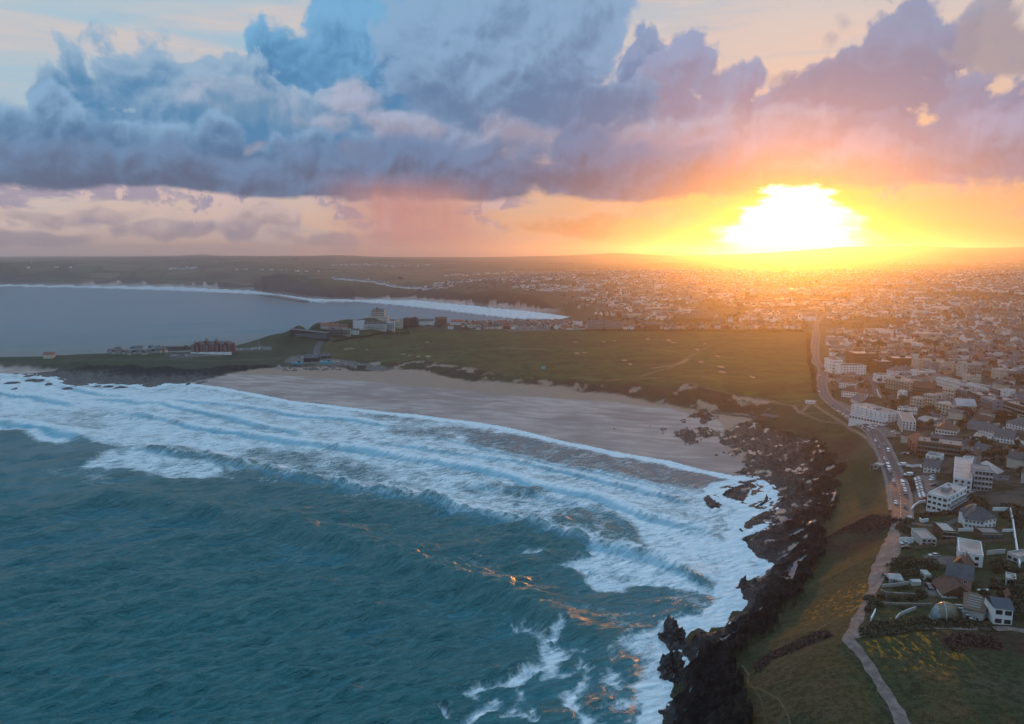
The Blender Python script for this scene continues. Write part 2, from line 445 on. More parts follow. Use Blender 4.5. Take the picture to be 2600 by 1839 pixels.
# reef platform
C((1700, 1110, 1.6), (1800, 1110, 2.0), (1880, 1130, 2), (1950, 1150, 3), (2050, 1150, 5), (1990, 1200, 3), (2080, 1210, 6), (2000, 1260, 3), (2080, 1280, 6), (2000, 1330, 4), (1950, 1370, 3.5), (2030, 1380, 6),
  (1980, 1430, 4), (1960, 1480, 5), (1920, 1500, 4), (1930, 1530, 7), (1890, 1570, 6), (1860, 1600, 8), (1830, 1620, 9), (1780, 1640, 10), (1790, 1690, 13), (1840, 1720, 18), (1760, 1720, 9), (1740, 1780, 8), (1800, 1780, 15), (1860, 1780, 21),
  (1740, 1839, 9), (1820, 1839, 17), (1880, 1839, 23), (1700, 1900, 9), (1800, 1900, 17))
# beach
C((600, 960, 3), (700, 975, 2.5), (900, 985, 3), (1100, 1010, 3), (1300, 1030, 3), (1500, 1060, 2.8), (1650, 1090, 2.3), (1750, 1070, 3), (1650, 1130, 1.2), (1800, 1160, 1.0), (1400, 1080, 1.5), (1100, 1040, 1.3), (800, 1000, 1.5), (620, 975, 1.5))
# golf links
C((760, 895, 11), (850, 880, 13), (900, 860, 17), (1000, 850, 21), (1000, 880, 15), (1000, 905, 13), (1150, 900, 15), (1130, 850, 21), (1300, 850, 22), (1300, 890, 17), (1300, 930, 15), (1500, 850, 24), (1500, 900, 19), (1500, 945, 16),
  (1700, 850, 27), (1700, 900, 23), (1700, 950, 22), (1900, 850, 29), (1900, 900, 25), (1900, 960, 21), (2040, 860, 30), (2050, 920, 24), (2050, 980, 20), (1500, 838, 26), (1200, 836, 24), (1000, 836, 25), (1900, 838, 31), (740, 905, 9), (740, 880, 13), (1980, 1000, 18))
# slopes below the road and headland field
C((2150, 1180, 14), (2200, 1200, 18), (2180, 1280, 16), (2150, 1340, 16), (2220, 1340, 26), (2150, 1400, 18), (2200, 1400, 26), (2100, 1450, 17), (2150, 1500, 27), (2050, 1540, 19), (2100, 1600, 27), (2000, 1620, 23), (1960, 1680, 25), (2100, 1700, 30), (2000, 1780, 29),
  (2150, 1800, 31), (2300, 1700, 32), (2400, 1600, 33), (2500, 1700, 34), (2400, 1839, 33), (2600, 1839, 36), (2700, 1700, 37), (2600, 1600, 35), (2350, 1590, 32), (2020, 1900, 29), (2900, 2100, 38), (2300, 1500, 31), (2450, 1500, 33), (2600, 1500, 36), (2400, 1400, 33),
  (2500, 1400, 34), (2600, 1400, 36), (2350, 1320, 30), (2450, 1300, 32), (2600, 1300, 35), (2800, 1300, 38), (2380, 1220, 28), (2480, 1200, 30), (2600, 1200, 34), (2330, 1130, 24), (2450, 1120, 28), (2600, 1100, 33), (2800, 1100, 37), (2200, 1020, 20), (2330, 1040, 24), (2450, 1020, 28), (2600, 1000, 34),
  (2800, 1000, 38), (2150, 950, 24), (2300, 930, 29), (2450, 920, 34), (2600, 900, 40), (2150, 880, 30), (2300, 860, 36), (2450, 850, 42), (2600, 830, 49), (2800, 850, 50), (2120, 1100, 9), (2080, 1095, 9))
# town rising behind
C((2200, 800, 42), (2300, 800, 45), (2450, 800, 51), (2600, 780, 60), (2300, 740, 62), (2450, 740, 68), (2600, 735, 76), (2300, 705, 78), (2450, 708, 84), (2600, 700, 98), (2800, 740, 80), (2800, 700, 100), (2140, 760, 52), (2140, 720, 68), (2000, 800, 38), (2000, 770, 44), (1900, 800, 36), (1900, 760, 44),
  (1900, 720, 60), (1900, 695, 72), (1750, 800, 34), (1750, 760, 46), (1750, 720, 60), (1750, 695, 76), (1600, 810, 30), (1600, 770, 40), (1600, 740, 50), (1600, 710, 66), (1600, 690, 84), (1500, 812, 26), (1500, 775, 36), (1480, 745, 48), (1480, 715, 64), (1350, 735, 46), (1350, 710, 64),
  (1220, 735, 38), (1220, 715, 56), (1060, 738, 27), (1100, 725, 40), (1000, 742, 20), (915, 753, 3), (950, 752, 4), (1170, 762, 4), (1395, 779, 3), (1425, 786, 3), (1440, 779, 6))
# near headland: the ridge with the big hotels
C((0, 938, 3), (100, 938, 3), (200, 948, 3), (300, 958, 3), (400, 962, 3), (520, 958, 3), (580, 965, 2), (100, 924, 9), (200, 926, 9), (300, 925, 9), (400, 930, 10), (500, 934, 8), (580, 930, 9), (660, 925, 8), (700, 915, 9), (0, 909, 14), (120, 907, 15), (200, 905, 16), (270, 902, 17), (350, 905, 16), (350, 893, 17),
  (450, 908, 15), (480, 896, 18), (600, 880, 18), (600, 900, 14), (660, 870, 19), (720, 866, 20), (700, 885, 16), (760, 852, 22), (800, 850, 23), (850, 848, 24), (900, 842, 25), (-200, 920, 12), (-350, 928, 6), (1100, 828, 27), (1250, 827, 27), (1400, 826, 26), (1480, 828, 26))
CR((800, 824, 1300), (880, 812, 1320), (950, 806, 1335), (1000, 812, 1370), (1050, 815, 1400), (690, 850, 1260), (760, 838, 1270), (1150, 822, 1430))
# far side of the bay: cliff tops, then hills up to the skyline
CR((-1500, 690, 4300), (-400, 686, 4100), (0, 685, 4050), (200, 685, 4000), (360, 700, 3720), (431, 704, 3650), (480, 702, 3560), (560, 701, 3480), (640, 702, 3360), (705, 703, 3260), (780, 712, 3080), (850, 728, 2800), (822, 745, 2650), (900, 733, 2720), (930, 742, 2750),
   (990, 740, 2720), (1060, 738, 2680), (1130, 742, 2560), (1195, 742, 2400), (1250, 745, 2280), (1320, 748, 2180), (1372, 757, 2120), (1450, 772, 1960), (1500, 774, 1930), (1400, 752, 2250), (1170, 742, 2520))
CR((-1500, 680, 5200), (0, 678, 5000), (300, 676, 5000), (600, 680, 4600), (800, 690, 4200), (900, 705, 3600), (1000, 715, 3300), (1100, 712, 3500), (1100, 690, 4600), (1300, 695, 4400), (1240, 672, 5200), (900, 672, 5400), (0, 668, 6500), (196, 668, 6200), (353, 661, 7000), (470, 656, 7600), (588, 650, 8300),
   (750, 651, 8300), (857, 649, 8300), (960, 655, 8000), (1000, 664, 5800), (1092, 664, 5800), (1180, 669, 5600), (1300, 662, 7500), (1366, 652, 9000), (1480, 647, 9500), (1562, 643, 9800), (1650, 648, 9500), (1800, 652, 9500), (1930, 651, 9500), (1700, 668, 6500), (1900, 672, 6000), (2050, 668, 7000),
   (2200, 668, 6500), (2300, 672, 6000), (2450, 672, 5600), (2600, 684, 4700), (2900, 684, 4700), (2080, 648, 9000), (2250, 651, 8800), (2420, 655, 8500), (2600, 665, 7600), (3000, 660, 8000),
   (2050, 637, 10300), (2120, 629, 10500), (2180, 627, 10500), (2240, 633, 10300), (2290, 628, 10500), (2340, 624, 10500), (2400, 629, 10500), (2480, 632, 10500), (2550, 629, 10500), (2620, 627, 10500), (3000, 631, 10500), (2300, 640, 14500), (2800, 640, 14500),
   (0, 655, 12500), (150, 654, 12500), (350, 652, 12500), (470, 649, 13000), (520, 646, 13000), (560, 650, 13000), (800, 655, 12500), (1100, 655, 12500), (1400, 655, 12500), (1700, 655, 13000), (1900, 650, 13500), (-1500, 655, 12500))
for a, z in ((-180, -4), (-120, -4), (-85, -4), (120, 45), (90, 42), (70, 40), (180, 10), (150, 30)):
    for r in (60, 300, 1000, 5000): ctrl.append((r*sin(radians(a)), r*cos(radians(a)), z))
ctrl += [(8, 20, 30), (60, 60, 36), (60, 150, 33), (150, 80, 36), (30, 120, 22)]
ctrl = np.array(ctrl, dtype=np.float64)
def dom(x, y):
    return np.stack([np.arctan2(x, y)*1.3, np.log(np.maximum(np.hypot(x, y), 4.0))], -1)
cd = dom(ctrl[:, 0], ctrl[:, 1])
EPS = 0.012
dd = np.sqrt(((cd[:, None]-cd[None])**2).sum(-1)+EPS**2)
nC = len(cd)
A = np.zeros((nC+1, nC+1)); A[:nC, :nC] = dd + np.eye(nC)*1e-4; A[:nC, nC] = 1; A[nC, :nC] = 1
rbf_w = np.linalg.solve(A, np.append(ctrl[:, 2], 0))
def base_h(x, y):
    x = np.atleast_1d(np.asarray(x, float)).ravel(); y = np.atleast_1d(np.asarray(y, float)).ravel()
    q = dom(x, y).astype(np.float32); out = np.empty(len(x), np.float32)
    c32 = cd.astype(np.float32); w32 = rbf_w[:nC].astype(np.float32)
    q2 = (q**2).sum(1); c2 = (c32**2).sum(1)
    for i in range(0, len(x), 20000):
        a = q[i:i+20000]
        d2 = np.maximum(((a[:, 0, None]-c32[None, :, 0])**2 + (a[:, 1, None]-c32[None, :, 1])**2), 0) + EPS**2
        out[i:i+20000] = np.sqrt(d2) @ w32
    return out + rbf_w[nC]

LANDW = wpts(LAND)
ISLEW = [wpts(i) for i in ISLES]
def shore_sd(x, y):
    """metres inland of the waterline (negative at sea)"""
    d = linedist(x, y, LANDW, True)
    d = np.where(inpoly(x, y, LANDW), d, -d)
    for iw in ISLEW:
        di = linedist(x, y, iw, True)
        d = np.maximum(d, np.where(inpoly(x, y, iw), di, -di))
    return d

REEF = [(1843, 1090), (1900, 1075)] + [(p[0], p[1], p[2]) for p in REEF_TOP] + list(reversed(ROCKY)) + [(1900, 1205), (1872, 1199), (1898, 1190), (1890, 1170), (1895, 1152), (1880, 1140), (1843, 1146), (1833, 1120)]
REEF_LEFT = [(0, 947), (90, 955), (137, 959), (165, 968), (150, 973), (200, 980), (302, 973), (349, 976), (368, 984), (396, 980), (430, 972), (520, 965, 2), (560, 955, 4), (600, 945, 5), (690, 930, 6), (620, 930, 8), (500, 938, 7), (400, 934, 8), (330, 928, 9), (200, 930, 8), (130, 938, 6), (90, 945, 3)]
BEACH_ROCKS = [[(1718, 1097), (1741, 1085), (1757, 1094), (1775, 1115), (1762, 1128), (1736, 1125), (1718, 1107)],
               [(1767, 1089), (1796, 1085), (1827, 1097), (1819, 1107), (1793, 1112), (1772, 1102)],
               [(1744, 1060), (1783, 1054), (1830, 1062), (1800, 1072), (1795, 1082), (1782, 1076), (1776, 1066)],
               [(1675, 1090), (1686, 1086), (1687, 1094), (1678, 1096)],
               [(1878, 1172), (1890, 1168), (1908, 1174), (1900, 1180)], [(1843, 1146), (1870, 1138), (1880, 1150), (1860, 1156)]]

# (reef outline)
def reef_mask(x, y):
    m = polymask(x, y, REEF, 1.5, 1.5, 9.0, 11.0, 11)
    m = np.maximum(m, polymask(x, y, REEF_LEFT, 4.0, 1.5, 16.0, 30.0, 12))
    for b in BEACH_ROCKS: m = np.maximum(m, polymask(x, y, b, 1.0, 2.0, 6.0, 6.0, 13))
    for i in ISLES: m = np.maximum(m, polymask(x, y, i, 2.0, 0.0, 2.0, 10.0, 14, off=4.0))
    return m

FLAT = []          # level plots under buildings: (x, y, radius, z)
def height(x, y, full=True):
    x = np.atleast_1d(np.asarray(x, float)).ravel(); y = np.atleast_1d(np.asarray(y, float)).ravel()
    z = base_h(x, y)
    sd = shore_sd(x, y)
    r = np.hypot(x, y)
    rm = reef_mask(x, y)
    # rugged reef with ledges and pools
    near = 1-smooth(r, 1400, 2500)
    big = ridged((x*0.8+y*0.6)/19.0, (y*0.8-x*0.6)/9.0, 5, 21)
    fine = ridged(x/5.0, y/5.0, 3, 31)
    cliffy = smooth(z, 6, 16)
    rz = np.minimum(z, 30)*(1-0.25*big*cliffy) + (big-0.46)*(5.0+6.0*cliffy) + (fine-0.5)*(3.6+2.6*cliffy) + (ridged(x/2.2+y/3.1, y/2.4, 2, 33)-0.5)*1.1
    z = z*(1-rm) + rz*rm
    # links, fields and slopes: gentle lumps
    g = (1-rm)*smooth(sd, 30, 90)
    z = z + g*near*((fbm(x/60., y/60., 4, 41)-0.5)*2.2 + (fbm(x/9., y/9., 3, 42)-0.5)*0.6)
    # clumps and gullies on the cliff between beach and links, and dunes
    z = z + DUNE(x, y)*(ridged(x/22., y/22., 4, 51)-0.45)*5.0*(1-rm)
    # hills
    far = smooth(r, 2600, 5000)
    z = z + far*(fbm(x/900., y/900., 4, 61)-0.5)*26*smooth(sd, 50, 500)*(1-0.6*smooth(r, 7000, 10000))
    # sea cliffs across the bay
    fc = (1-smooth(sd, 30, 120))*smooth(r, 1900, 2100)
    z = z*(1-fc*0.18*ridged(x/70., y/70., 3, 71)*smooth(sd, 0, 25))
    k = smooth(sd, -0.5, 5.0)*(0.25+0.75*smooth(rm+smooth(r, 1100, 1300), 0.2, 0.8)) + (1-smooth(rm+smooth(r, 1100, 1300), 0.2, 0.8))*0.75*smooth(sd, 0, 60)
    z = np.where(sd > 0, z*k + 0.05, np.maximum(-6.0, sd*0.12)*(1-0.0*rm) + rm*(big-0.55)*2.0)
    return z
DUNES = [(700, 934, 5), (760, 935, 5), (854, 933, 5)] + DUNE_FOOT[4:] + list(reversed(CLIFF_TOP[:15]))
def DUNE(x, y):
    return polymask(x, y, DUNES, 9.0, 10.0, 5.0, 25.0, 15)

def G(sx, sy):
    """where the line of sight through a photo pixel meets the ground: x, y, z"""
    key = (round(sx, 2), round(sy, 2))
    if key in GC: return GC[key]
    u = (sx-CX)/F; v = (sy-CY)/F
    d = np.array([u, CP - v*SP, -(SP + v*CP)])/hypot(u, CP - v*SP)
    lo_, hi_, n = 150.0, 13000.0, 150
    for it in range(3):
        rs = np.geomspace(lo_, hi_, n); gap = H + d[2]*rs - base_h(d[0]*rs, d[1]*rs)
        k = np.nonzero(gap <= 0)[0]
        if len(k) == 0:
            near_ = rs < 2500
            k0 = int(np.argmin(np.where(near_, gap/rs, 9))) if it == 0 and sy > 790 else int(np.argmin(gap/rs))
            lo_, hi_, n = rs[max(k0-1, 0)], rs[min(k0+1, n-1)], 24
        else:
            k0 = int(k[0]); lo_, hi_, n = rs[max(k0-1, 0)], rs[k0], 24
        r_ = rs[k0]
    x, y = float(d[0]*r_), float(d[1]*r_)
    GC[key] = (x, y, float(base_h(x, y)[0]))
    return GC[key]
GC = {}

# ------------------------------------------------------------------ the grid both ground and sea are cut from
az = np.concatenate([np.radians(np.arange(-180, -48, 6.0)), np.radians(np.arange(-48, 47.99, 0.084)), np.radians(np.arange(48, 180.1, 6.0))])
pr = np.concatenate([[40, 25, 14, 8, 4, 2.4, 1.7, 1.3], np.arange(1000, 520, -6.0)/1000.0*1.0, np.arange(520, 90, -0.95)/1000.0, np.arange(90, 25, -0.7)/1000.0])
rr = 114000.0/(pr*1000.0)
rr = np.concatenate([rr, np.geomspace(4600, 15500, 75)])
AZ, RR = np.meshgrid(az, rr)
nR, nA = AZ.shape
GX = (np.sin(AZ)*RR).ravel(); GY = (np.cos(AZ)*RR).ravel(); GR = RR.ravel()
GZ = height(GX, GY)
SD = shore_sd(GX, GY)
RM = reef_mask(GX, GY)

def new_mesh_obj(name, verts, faces4, mat, kind='structure', smooth_sh=True, parent=None):
    me = bpy.data.meshes.new(name)
    nv, nf = len(verts), len(faces4)
    me.vertices.add(nv); me.vertices.foreach_set('co', np.asarray(verts, np.float32).ravel())
    me.loops.add(nf*4); me.loops.foreach_set('vertex_index', np.asarray(faces4, np.int32).ravel())
    me.polygons.add(nf)
    me.polygons.foreach_set('loop_start', np.arange(0, nf*4, 4, dtype=np.int32))
    me.polygons.foreach_set('use_smooth', np.full(nf, smooth_sh))
    me.update(calc_edges=True)
    me.materials.append(mat)
    o = bpy.data.objects.new(name, me); sc.collection.objects.link(o)
    if kind: o['kind'] = kind
    return o
def add_attr(o, name, arr):
    a = o.data.attributes.new(name, 'FLOAT_COLOR', 'POINT')
    b = np.ones((len(arr[0]), 4), np.float32)
    for i, c in enumerate(arr): b[:, i] = c
    a.data.foreach_set('color', b.ravel())
def grid_cut(keep):
    idx = np.arange(nR*nA).reshape(nR, nA)
    a, b, c, d = idx[:-1, :-1], idx[:-1, 1:], idx[1:, 1:], idx[1:, :-1]
    q = np.stack([a, b, c, d], -1).reshape(-1, 4)
    q = q[keep[q].any(1)]
    used = np.zeros(nR*nA, bool); used[q.ravel()] = True
    remap = np.cumsum(used)-1
    return used, remap[q][:, ::-1]

def material(name):
    m = bpy.data.materials.new(name); m.use_nodes = True
    t = m.node_tree
    for n in list(t.nodes): t.nodes.remove(n)
    N = NT(t)
    out = N.new('ShaderNodeOutputMaterial'); bs = N.new('ShaderNodeBsdfPrincipled')
    N.l.new(bs.outputs[0], out.inputs[0])
    return m, N, bs

# ------------------------------------------------------------------ ground masks
x, y = GX, GY
near = GR < 2600
# low sand, dry and wet
sand = (1-smooth(SD, 8, 12))*0
BEACH = SHORE[13:] + [(1898, 1211), (1898, 1209), (1895, 1152), (1843, 1120), (1835, 1099), (1900, 1075), (1915, 1065, 5)] + list(reversed([(p[0], p[1]-2, p[2]) for p in DUNE_FOOT])) + [(560, 955, 4), (500, 966, 2), (440, 974)]
sand = polymask(x, y, BEACH, 3.0, 2.0, 3.0, 20.0, 16)
sand = np.maximum(sand, polymask(x, y, [(-100, 946), (0, 947), (60, 951), (120, 946, 3), (160, 935, 6), (60, 928, 7), (-100, 930, 6)], 3, 2, 3))
wet = 1-smooth(SD + (fbm(x/70., y/25., 4, 81)-0.5)*30, 18, 60)
WETEDGE = [(560, 948, 4), (700, 953, 4), (870, 962, 4), (1000, 975, 4), (1200, 992, 4), (1400, 1012, 4), (1560, 1022, 4), (1700, 1040, 4), (1830, 1066, 4)]
dwe = polymask(x, y, WETEDGE + list(reversed(SHORE[12:])), 4.0, 2.0, 4.0, 40.0, 17)
wet = np.maximum(dwe*0.75, wet)
farbeach = (1-smooth(SD, 8, 40))*smooth(GR, 1900, 2100)*polymask(x, y, [(880, 768), (940, 740), (1000, 738), (1060, 752), (1150, 740), (1180, 740), (1200, 760), (1210, 780), (1400, 750), (1450, 750), (1520, 800), (1500, 815), (1400, 800), (1200, 790), (900, 768)], 10)
farbeach *= (GZ < 5)
farbeach = np.maximum(farbeach, (1-smooth(SD, 4, 22))*polymask(x, y, [(200, 735), (560, 740), (560, 700), (200, 700)], 30))
sand = np.maximum(sand, farbeach)
rock = np.maximum(RM, smooth(GR, 1900, 2100)*(1-smooth(SD + (fbm(x/60, y/60, 3, 19)-0.5)*60, 50, 80))*(1-farbeach))
rock = np.maximum(rock, (1-smooth(SD + (fbm(x/20, y/20, 3, 18)-0.5)*20, 10, 25))*(GR > 950)*(GR < 1800)*(1-sand)*0.8)
GOLF = [(820, 905, 10), (830, 868, 18), (900, 847, 24), (1000, 836, 26), (1130, 835, 26), (1300, 836, 26), (1500, 838, 26), (1800, 838, 31), (2055, 838, 34), (2058, 900, 31), (2068, 960, 29), (2075, 1000, 28), (2060, 1018, 28),
        (2013, 1025, 29)] + list(reversed(CLIFF_TOP[:14]))
golf = polymask(x, y, GOLF, 5.0, 20.0, 3.0)
dune = DUNE(x, y)
TOWN = [(2040, 1330, 30), (2300, 1300, 30), (2262, 1165, 28), (2200, 1060, 28), (2110, 1005, 28), (2105, 940, 29), (2085, 860, 32), (2080, 838, 34), (1000, 832, 26), (860, 850, 24), (840, 840, 25), (1000, 818, 32), (1480, 818, 26), (1520, 790, 34), (1420, 758, 40), (1180, 735, 40), (1050, 738, 30), (1250, 708, 68), (1500, 686, 84),
        (2000, 684, 84), (2600, 684, 100), (3000, 690, 100), (3000, 1330, 38)]
town = polymask(x, y, TOWN, 20.0, 35.0, 15.0, 80.0)
# scrub (brown-red bracken), gorse (yellow), light sandy scars
scrub = np.zeros_like(golf)
for pg in ([(2119, 1330, 22), (2160, 1305, 24), (2230, 1305, 27), (2272, 1320, 29), (2275, 1340, 29), (2200, 1350, 24), (2140, 1350, 20)],
           [(1925, 1632, 22), (2000, 1608, 25), (2100, 1600, 28), (2108, 1608, 28), (2050, 1625, 26), (1950, 1640, 22)],
           [(2390, 1610, 32), (2520, 1600, 33), (2560, 1620, 34), (2530, 1650, 34), (2430, 1655, 33), (2380, 1635, 32)],
           [(2130, 1180, 16), (2190, 1120, 23), (2170, 1105, 24), (2120, 1120, 14), (2060, 1085, 16), (2020, 1090, 12), (2080, 1120, 9), (2120, 1150, 10)],
           [(2560, 1620, 34), (2620, 1620, 35), (2640, 1680, 35), (2570, 1670, 34)],
           [(2080, 1355, 12), (2240, 1350, 28), (2230, 1372, 28), (2150, 1385, 20), (2090, 1375, 14)]):
    scrub = np.maximum(scrub, polymask(x, y, pg, 4.0, 25.0, 5.0, 9.0, 22)*0.9)
scrub = np.maximum(scrub, dune*smooth(fbm(x/16., y/16., 4, 52), 0.42, 0.6))
slope_cl = polymask(x, y, [(1560, 1005, 8), (1600, 968, 27), (1800, 985, 31), (1960, 1020, 31), (2030, 1040, 28), (2050, 1075, 24), (1990, 1098, 8), (1930, 1066, 6), (1780, 1046, 6), (1650, 1024, 6)], 5.0, 15.0, 3.0)
scrub = np.maximum(scrub, slope_cl*smooth(fbm(x/30., y/30., 4, 53), 0.35, 0.55)*0.8)
scrub = np.maximum(scrub, polymask(x, y, [(1390, 984, 8), (1459, 968, 22), (1600, 975, 27), (1620, 1012, 8), (1500, 998, 7)], 4, 12, 3)*0.9)
GORSE = [(2120, 1498, 26, 14), (2160, 1480, 28, 10), (2165, 1530, 28, 12), (2140, 1545, 27, 9), (2290, 1640, 32, 12), (2330, 1630, 32, 16), (2370, 1650, 32, 11), (2250, 1655, 32, 10), (2340, 1665, 32, 12), (2100, 1520, 26, 9), (2190, 1500, 29, 7), (2220, 1640, 31, 8), (2310, 1668, 32, 9), (2060, 1540, 22, 5)]
gorse = np.zeros_like(golf)
for gx_, gy_, gz_, gr_ in GORSE:
    px_, py_ = P(gx_, gy_, gz_)
    dd_ = np.hypot(x-px_, (y-py_)*0.6)
    gorse = np.maximum(gorse, 1-smooth(dd_, gr_*0.3, gr_))
scars = np.zeros_like(golf)
for ln, w_ in ([(1870, 970, 30), (1940, 985, 30)], 0.1), ([(1270, 884, 19), (1385, 887, 19)], 6), ([(1660, 935, 24), (1720, 925, 25), (1745, 915, 25)], 5), ([(1630, 955, 25), (1700, 935, 25), (1745, 910, 26), (1770, 895, 27), (1800, 880, 28)], 2.5), \
             ([(1550, 878, 22), (1640, 884, 23), (1722, 895, 25)], 1.2), ([(1292, 832, 26), (1303, 842, 24), (1295, 852, 23)], 3.0), ([(1040, 898, 15), (1130, 905, 16), (1170, 890, 17), (1195, 888, 18)], 2.0), ([(1195, 888, 18), (1205, 890, 18)], 4), \
             ([(830, 880, 15), (835, 868, 18), (850, 863, 19), (848, 860, 19)], 1.2), ([(1450, 961, 20), (1600, 962, 26), (1690, 958, 27)], 1.2), ([(1765, 979, 31), (1800, 988, 31), (1850, 1000, 31), (1960, 1020, 31), (2015, 1032, 29)], 1.0), \
             ([(0, 922, 9), (400, 912, 13), (560, 918, 11), (700, 912, 10), (760, 905, 10)], 1.5), ([(420, 908, 14), (560, 906, 14), (600, 890, 16)], 2.5), ([(2014, 1031, 28), (2032, 1050, 27), (2070, 1017, 28)], 1.3), ([(2032, 1050, 27), (2090, 1048, 27)], 0.8), \
             ([(2070, 1030, 28), (2105, 1052, 27), (2150, 1080, 26), (2180, 1098, 26), (2205, 1115, 26), (2228, 1150, 27), (2250, 1210, 27), (2262, 1290, 28)], 1.1), ([(2010, 1030, 29), (2070, 1028, 28), (2090, 1022, 28)], 0.7), ([(2032, 1050, 27), (2080, 1067, 26), (2130, 1075, 26)], 0.8), \
             ([(1888, 1635, 20), (1904, 1655, 23), (1900, 1680, 23), (1935, 1695, 25), (1980, 1730, 28), (2005, 1780, 29), (2015, 1839, 30)], 0.35), ([(1900, 1665, 23), (1935, 1720, 26), (1945, 1760, 27), (1962, 1839, 28)], 0.25), \
             ([(2410, 1655, 33), (2385, 1740, 33), (2350, 1839, 32)], 0.12), ([(2060, 1598, 25), (2120, 1560, 26), (2170, 1540, 28)], 0.5):
    scars = np.maximum(scars, linemask(x, y, ln, w_, max(0.3, w_*0.4), 20.0, w_*0.3, 8.0)*(0.55 if w_ < 0.6 else 0.62 if w_ >= 2 else 1.0))
rng = random.Random(4)
BUNK = [(1068, 868), (1085, 868), (932, 888), (880, 887), (892, 886), (1024, 900), (1040, 904), (1062, 905), (1087, 905), (1460, 868), (1533, 868), (1465, 897), (1484, 896), (1645, 861), (1695, 862), (1700, 865), (1710, 870), (1560, 866), (1830, 932), (1834, 944), (1822, 904), (1770, 888), (1790, 874), (1585, 916), (1600, 924), (1910, 958), (1780, 920), (960, 925), (905, 872)]
for bx_, by_ in BUNK:
    px_, py_, pz_ = G(bx_, by_)
    scars = np.maximum(scars, 1-smooth(np.hypot((x-px_)/rng.uniform(3.5, 6.5), (y-py_)/rng.uniform(7, 11)), 0.4, 1.15))
bsand = dune*smooth(fbm(x/20., y/14., 4, 54), 0.52, 0.64)*0.9
scars = np.maximum(scars, bsand)
paved = np.zeros_like(golf)
for pg in ([(2120, 1015, 28), (2150, 1025, 28), (2260, 1090, 28), (2300, 1110, 29), (2260, 1115, 28), (2210, 1085, 28), (2180, 1065, 28)], [(2310, 1210, 30), (2375, 1205, 31), (2380, 1235, 31), (2350, 1270, 31), (2325, 1275, 30)],
           [(740, 905, 9), (800, 900, 10), (880, 915, 9), (960, 930, 8), (1000, 935, 8), (960, 942, 7), (860, 930, 6), (720, 922, 8)], [(420, 902, 16), (570, 898, 16), (560, 906, 15), (440, 908, 15)], [(585, 888, 17), (690, 880, 17), (690, 888, 16), (600, 894, 16)],
           [(2345, 1408, 32), (2425, 1412, 33), (2425, 1435, 33), (2350, 1425, 32)], [(2345, 1480, 32), (2390, 1480, 32), (2385, 1515, 32), (2348, 1515, 32)], [(1280, 838, 25), (1400, 832, 26), (1390, 840, 25), (1300, 842, 25)]):
    paved = np.maximum(paved, polymask(x, y, pg, 1.5, 28.0, 0.5))
used, q = grid_cut(SD > -70)
gm, N, bs = material('ground')
a1 = N.new('ShaderNodeAttribute', attribute_name='m1'); s1 = N.sep(a1.outputs['Color'])
a2 = N.new('ShaderNodeAttribute', attribute_name='m2'); s2 = N.sep(a2.outputs['Color'])
a3 = N.new('ShaderNodeAttribute', attribute_name='m3'); s3 = N.sep(a3.outputs['Color'])
geo = N.new('ShaderNodeNewGeometry'); pos = geo.outputs['Position']
p2d = N.vm('MULTIPLY', pos, (1, 1, 0.3))
nb = N.noise(p2d, 0.012, 6, 0.6); nm = N.noise(p2d, 0.07, 5, 0.6); nf = N.noise(p2d, 0.45, 5, 0.65)
nff = N.noise(p2d, 2.2, 4, 0.6)
grass = N.mix(N.ss(nb, 0.38, 0.62), (0.024, 0.038, 0.015, 1), (0.044, 0.050, 0.022, 1))
grass = N.mix(N.ss(nm, 0.42, 0.62), grass, (0.056, 0.052, 0.030, 1))
grass = N.mix(N.ss(nf, 0.42, 0.60, 0, 0.85), grass, (0.014, 0.019, 0.008, 1))
grass = N.mix(N.ss(nff, 0.48, 0.70, 0, 0.7), grass, (0.085, 0.085, 0.040, 1))
# mown fairways
fw = N.noise(N.vm('MULTIPLY', pos, (1, 2.2, 1)), 0.012, 3, 0.5, 1.0)
golfc = N.mix(N.ss(fw, 0.46, 0.52), (0.050, 0.042, 0.014, 1), (0.060, 0.066, 0.018, 1))
golfc = N.mix(N.ss(nm, 0.48, 0.66), golfc, (0.030, 0.026, 0.011, 1))
golfc = N.mix(N.ss(N.noise(p2d, 0.035, 6, 0.65), 0.56, 0.66, 0, 0.7), golfc, (0.095, 0.070, 0.034, 1))
c = N.mix(s2[0], grass, golfc)
# fields and hedges on the far hills
fv = N.new('ShaderNodeTexVoronoi', feature='F1'); N.put(fv.inputs['Vector'], N.vm('MULTIPLY', N.vm('ADD', pos, N.vm('SCALE', N.noise(pos, 0.002, 2, 0.5, out=1), scale=160.0)), (1, 1, 0))); fv.inputs['Scale'].default_value = 0.0048
fe = N.new('ShaderNodeTexVoronoi', feature='DISTANCE_TO_EDGE'); N.l.new(fv.inputs['Vector'].links[0].from_socket, fe.inputs['Vector']); fe.inputs['Scale'].default_value = 0.0048
fcol = N.ramp(N.sep(fv.outputs['Color'])[0], [(0.0, (0.035, 0.040, 0.014, 1)), (0.3, (0.070, 0.060, 0.026, 1)), (0.6, (0.045, 0.060, 0.020, 1)), (0.8, (0.11, 0.085, 0.045, 1)), (1.0, (0.05, 0.04, 0.022, 1))], 'CONSTANT')
fcol = N.mix(N.ss(nm, 0.4, 0.7, 0, 0.4), fcol, (0.03, 0.03, 0.014, 1))
hedge = N.ss(fe.outputs['Distance'], 0.075, 0.03)
wood = N.ss(N.noise(p2d, 0.0016, 6, 0.65), 0.56, 0.62)
fcol = N.mix(N.mx(hedge, wood), fcol, (0.016, 0.018, 0.009, 1))
c = N.mix(s3[0], c, fcol)
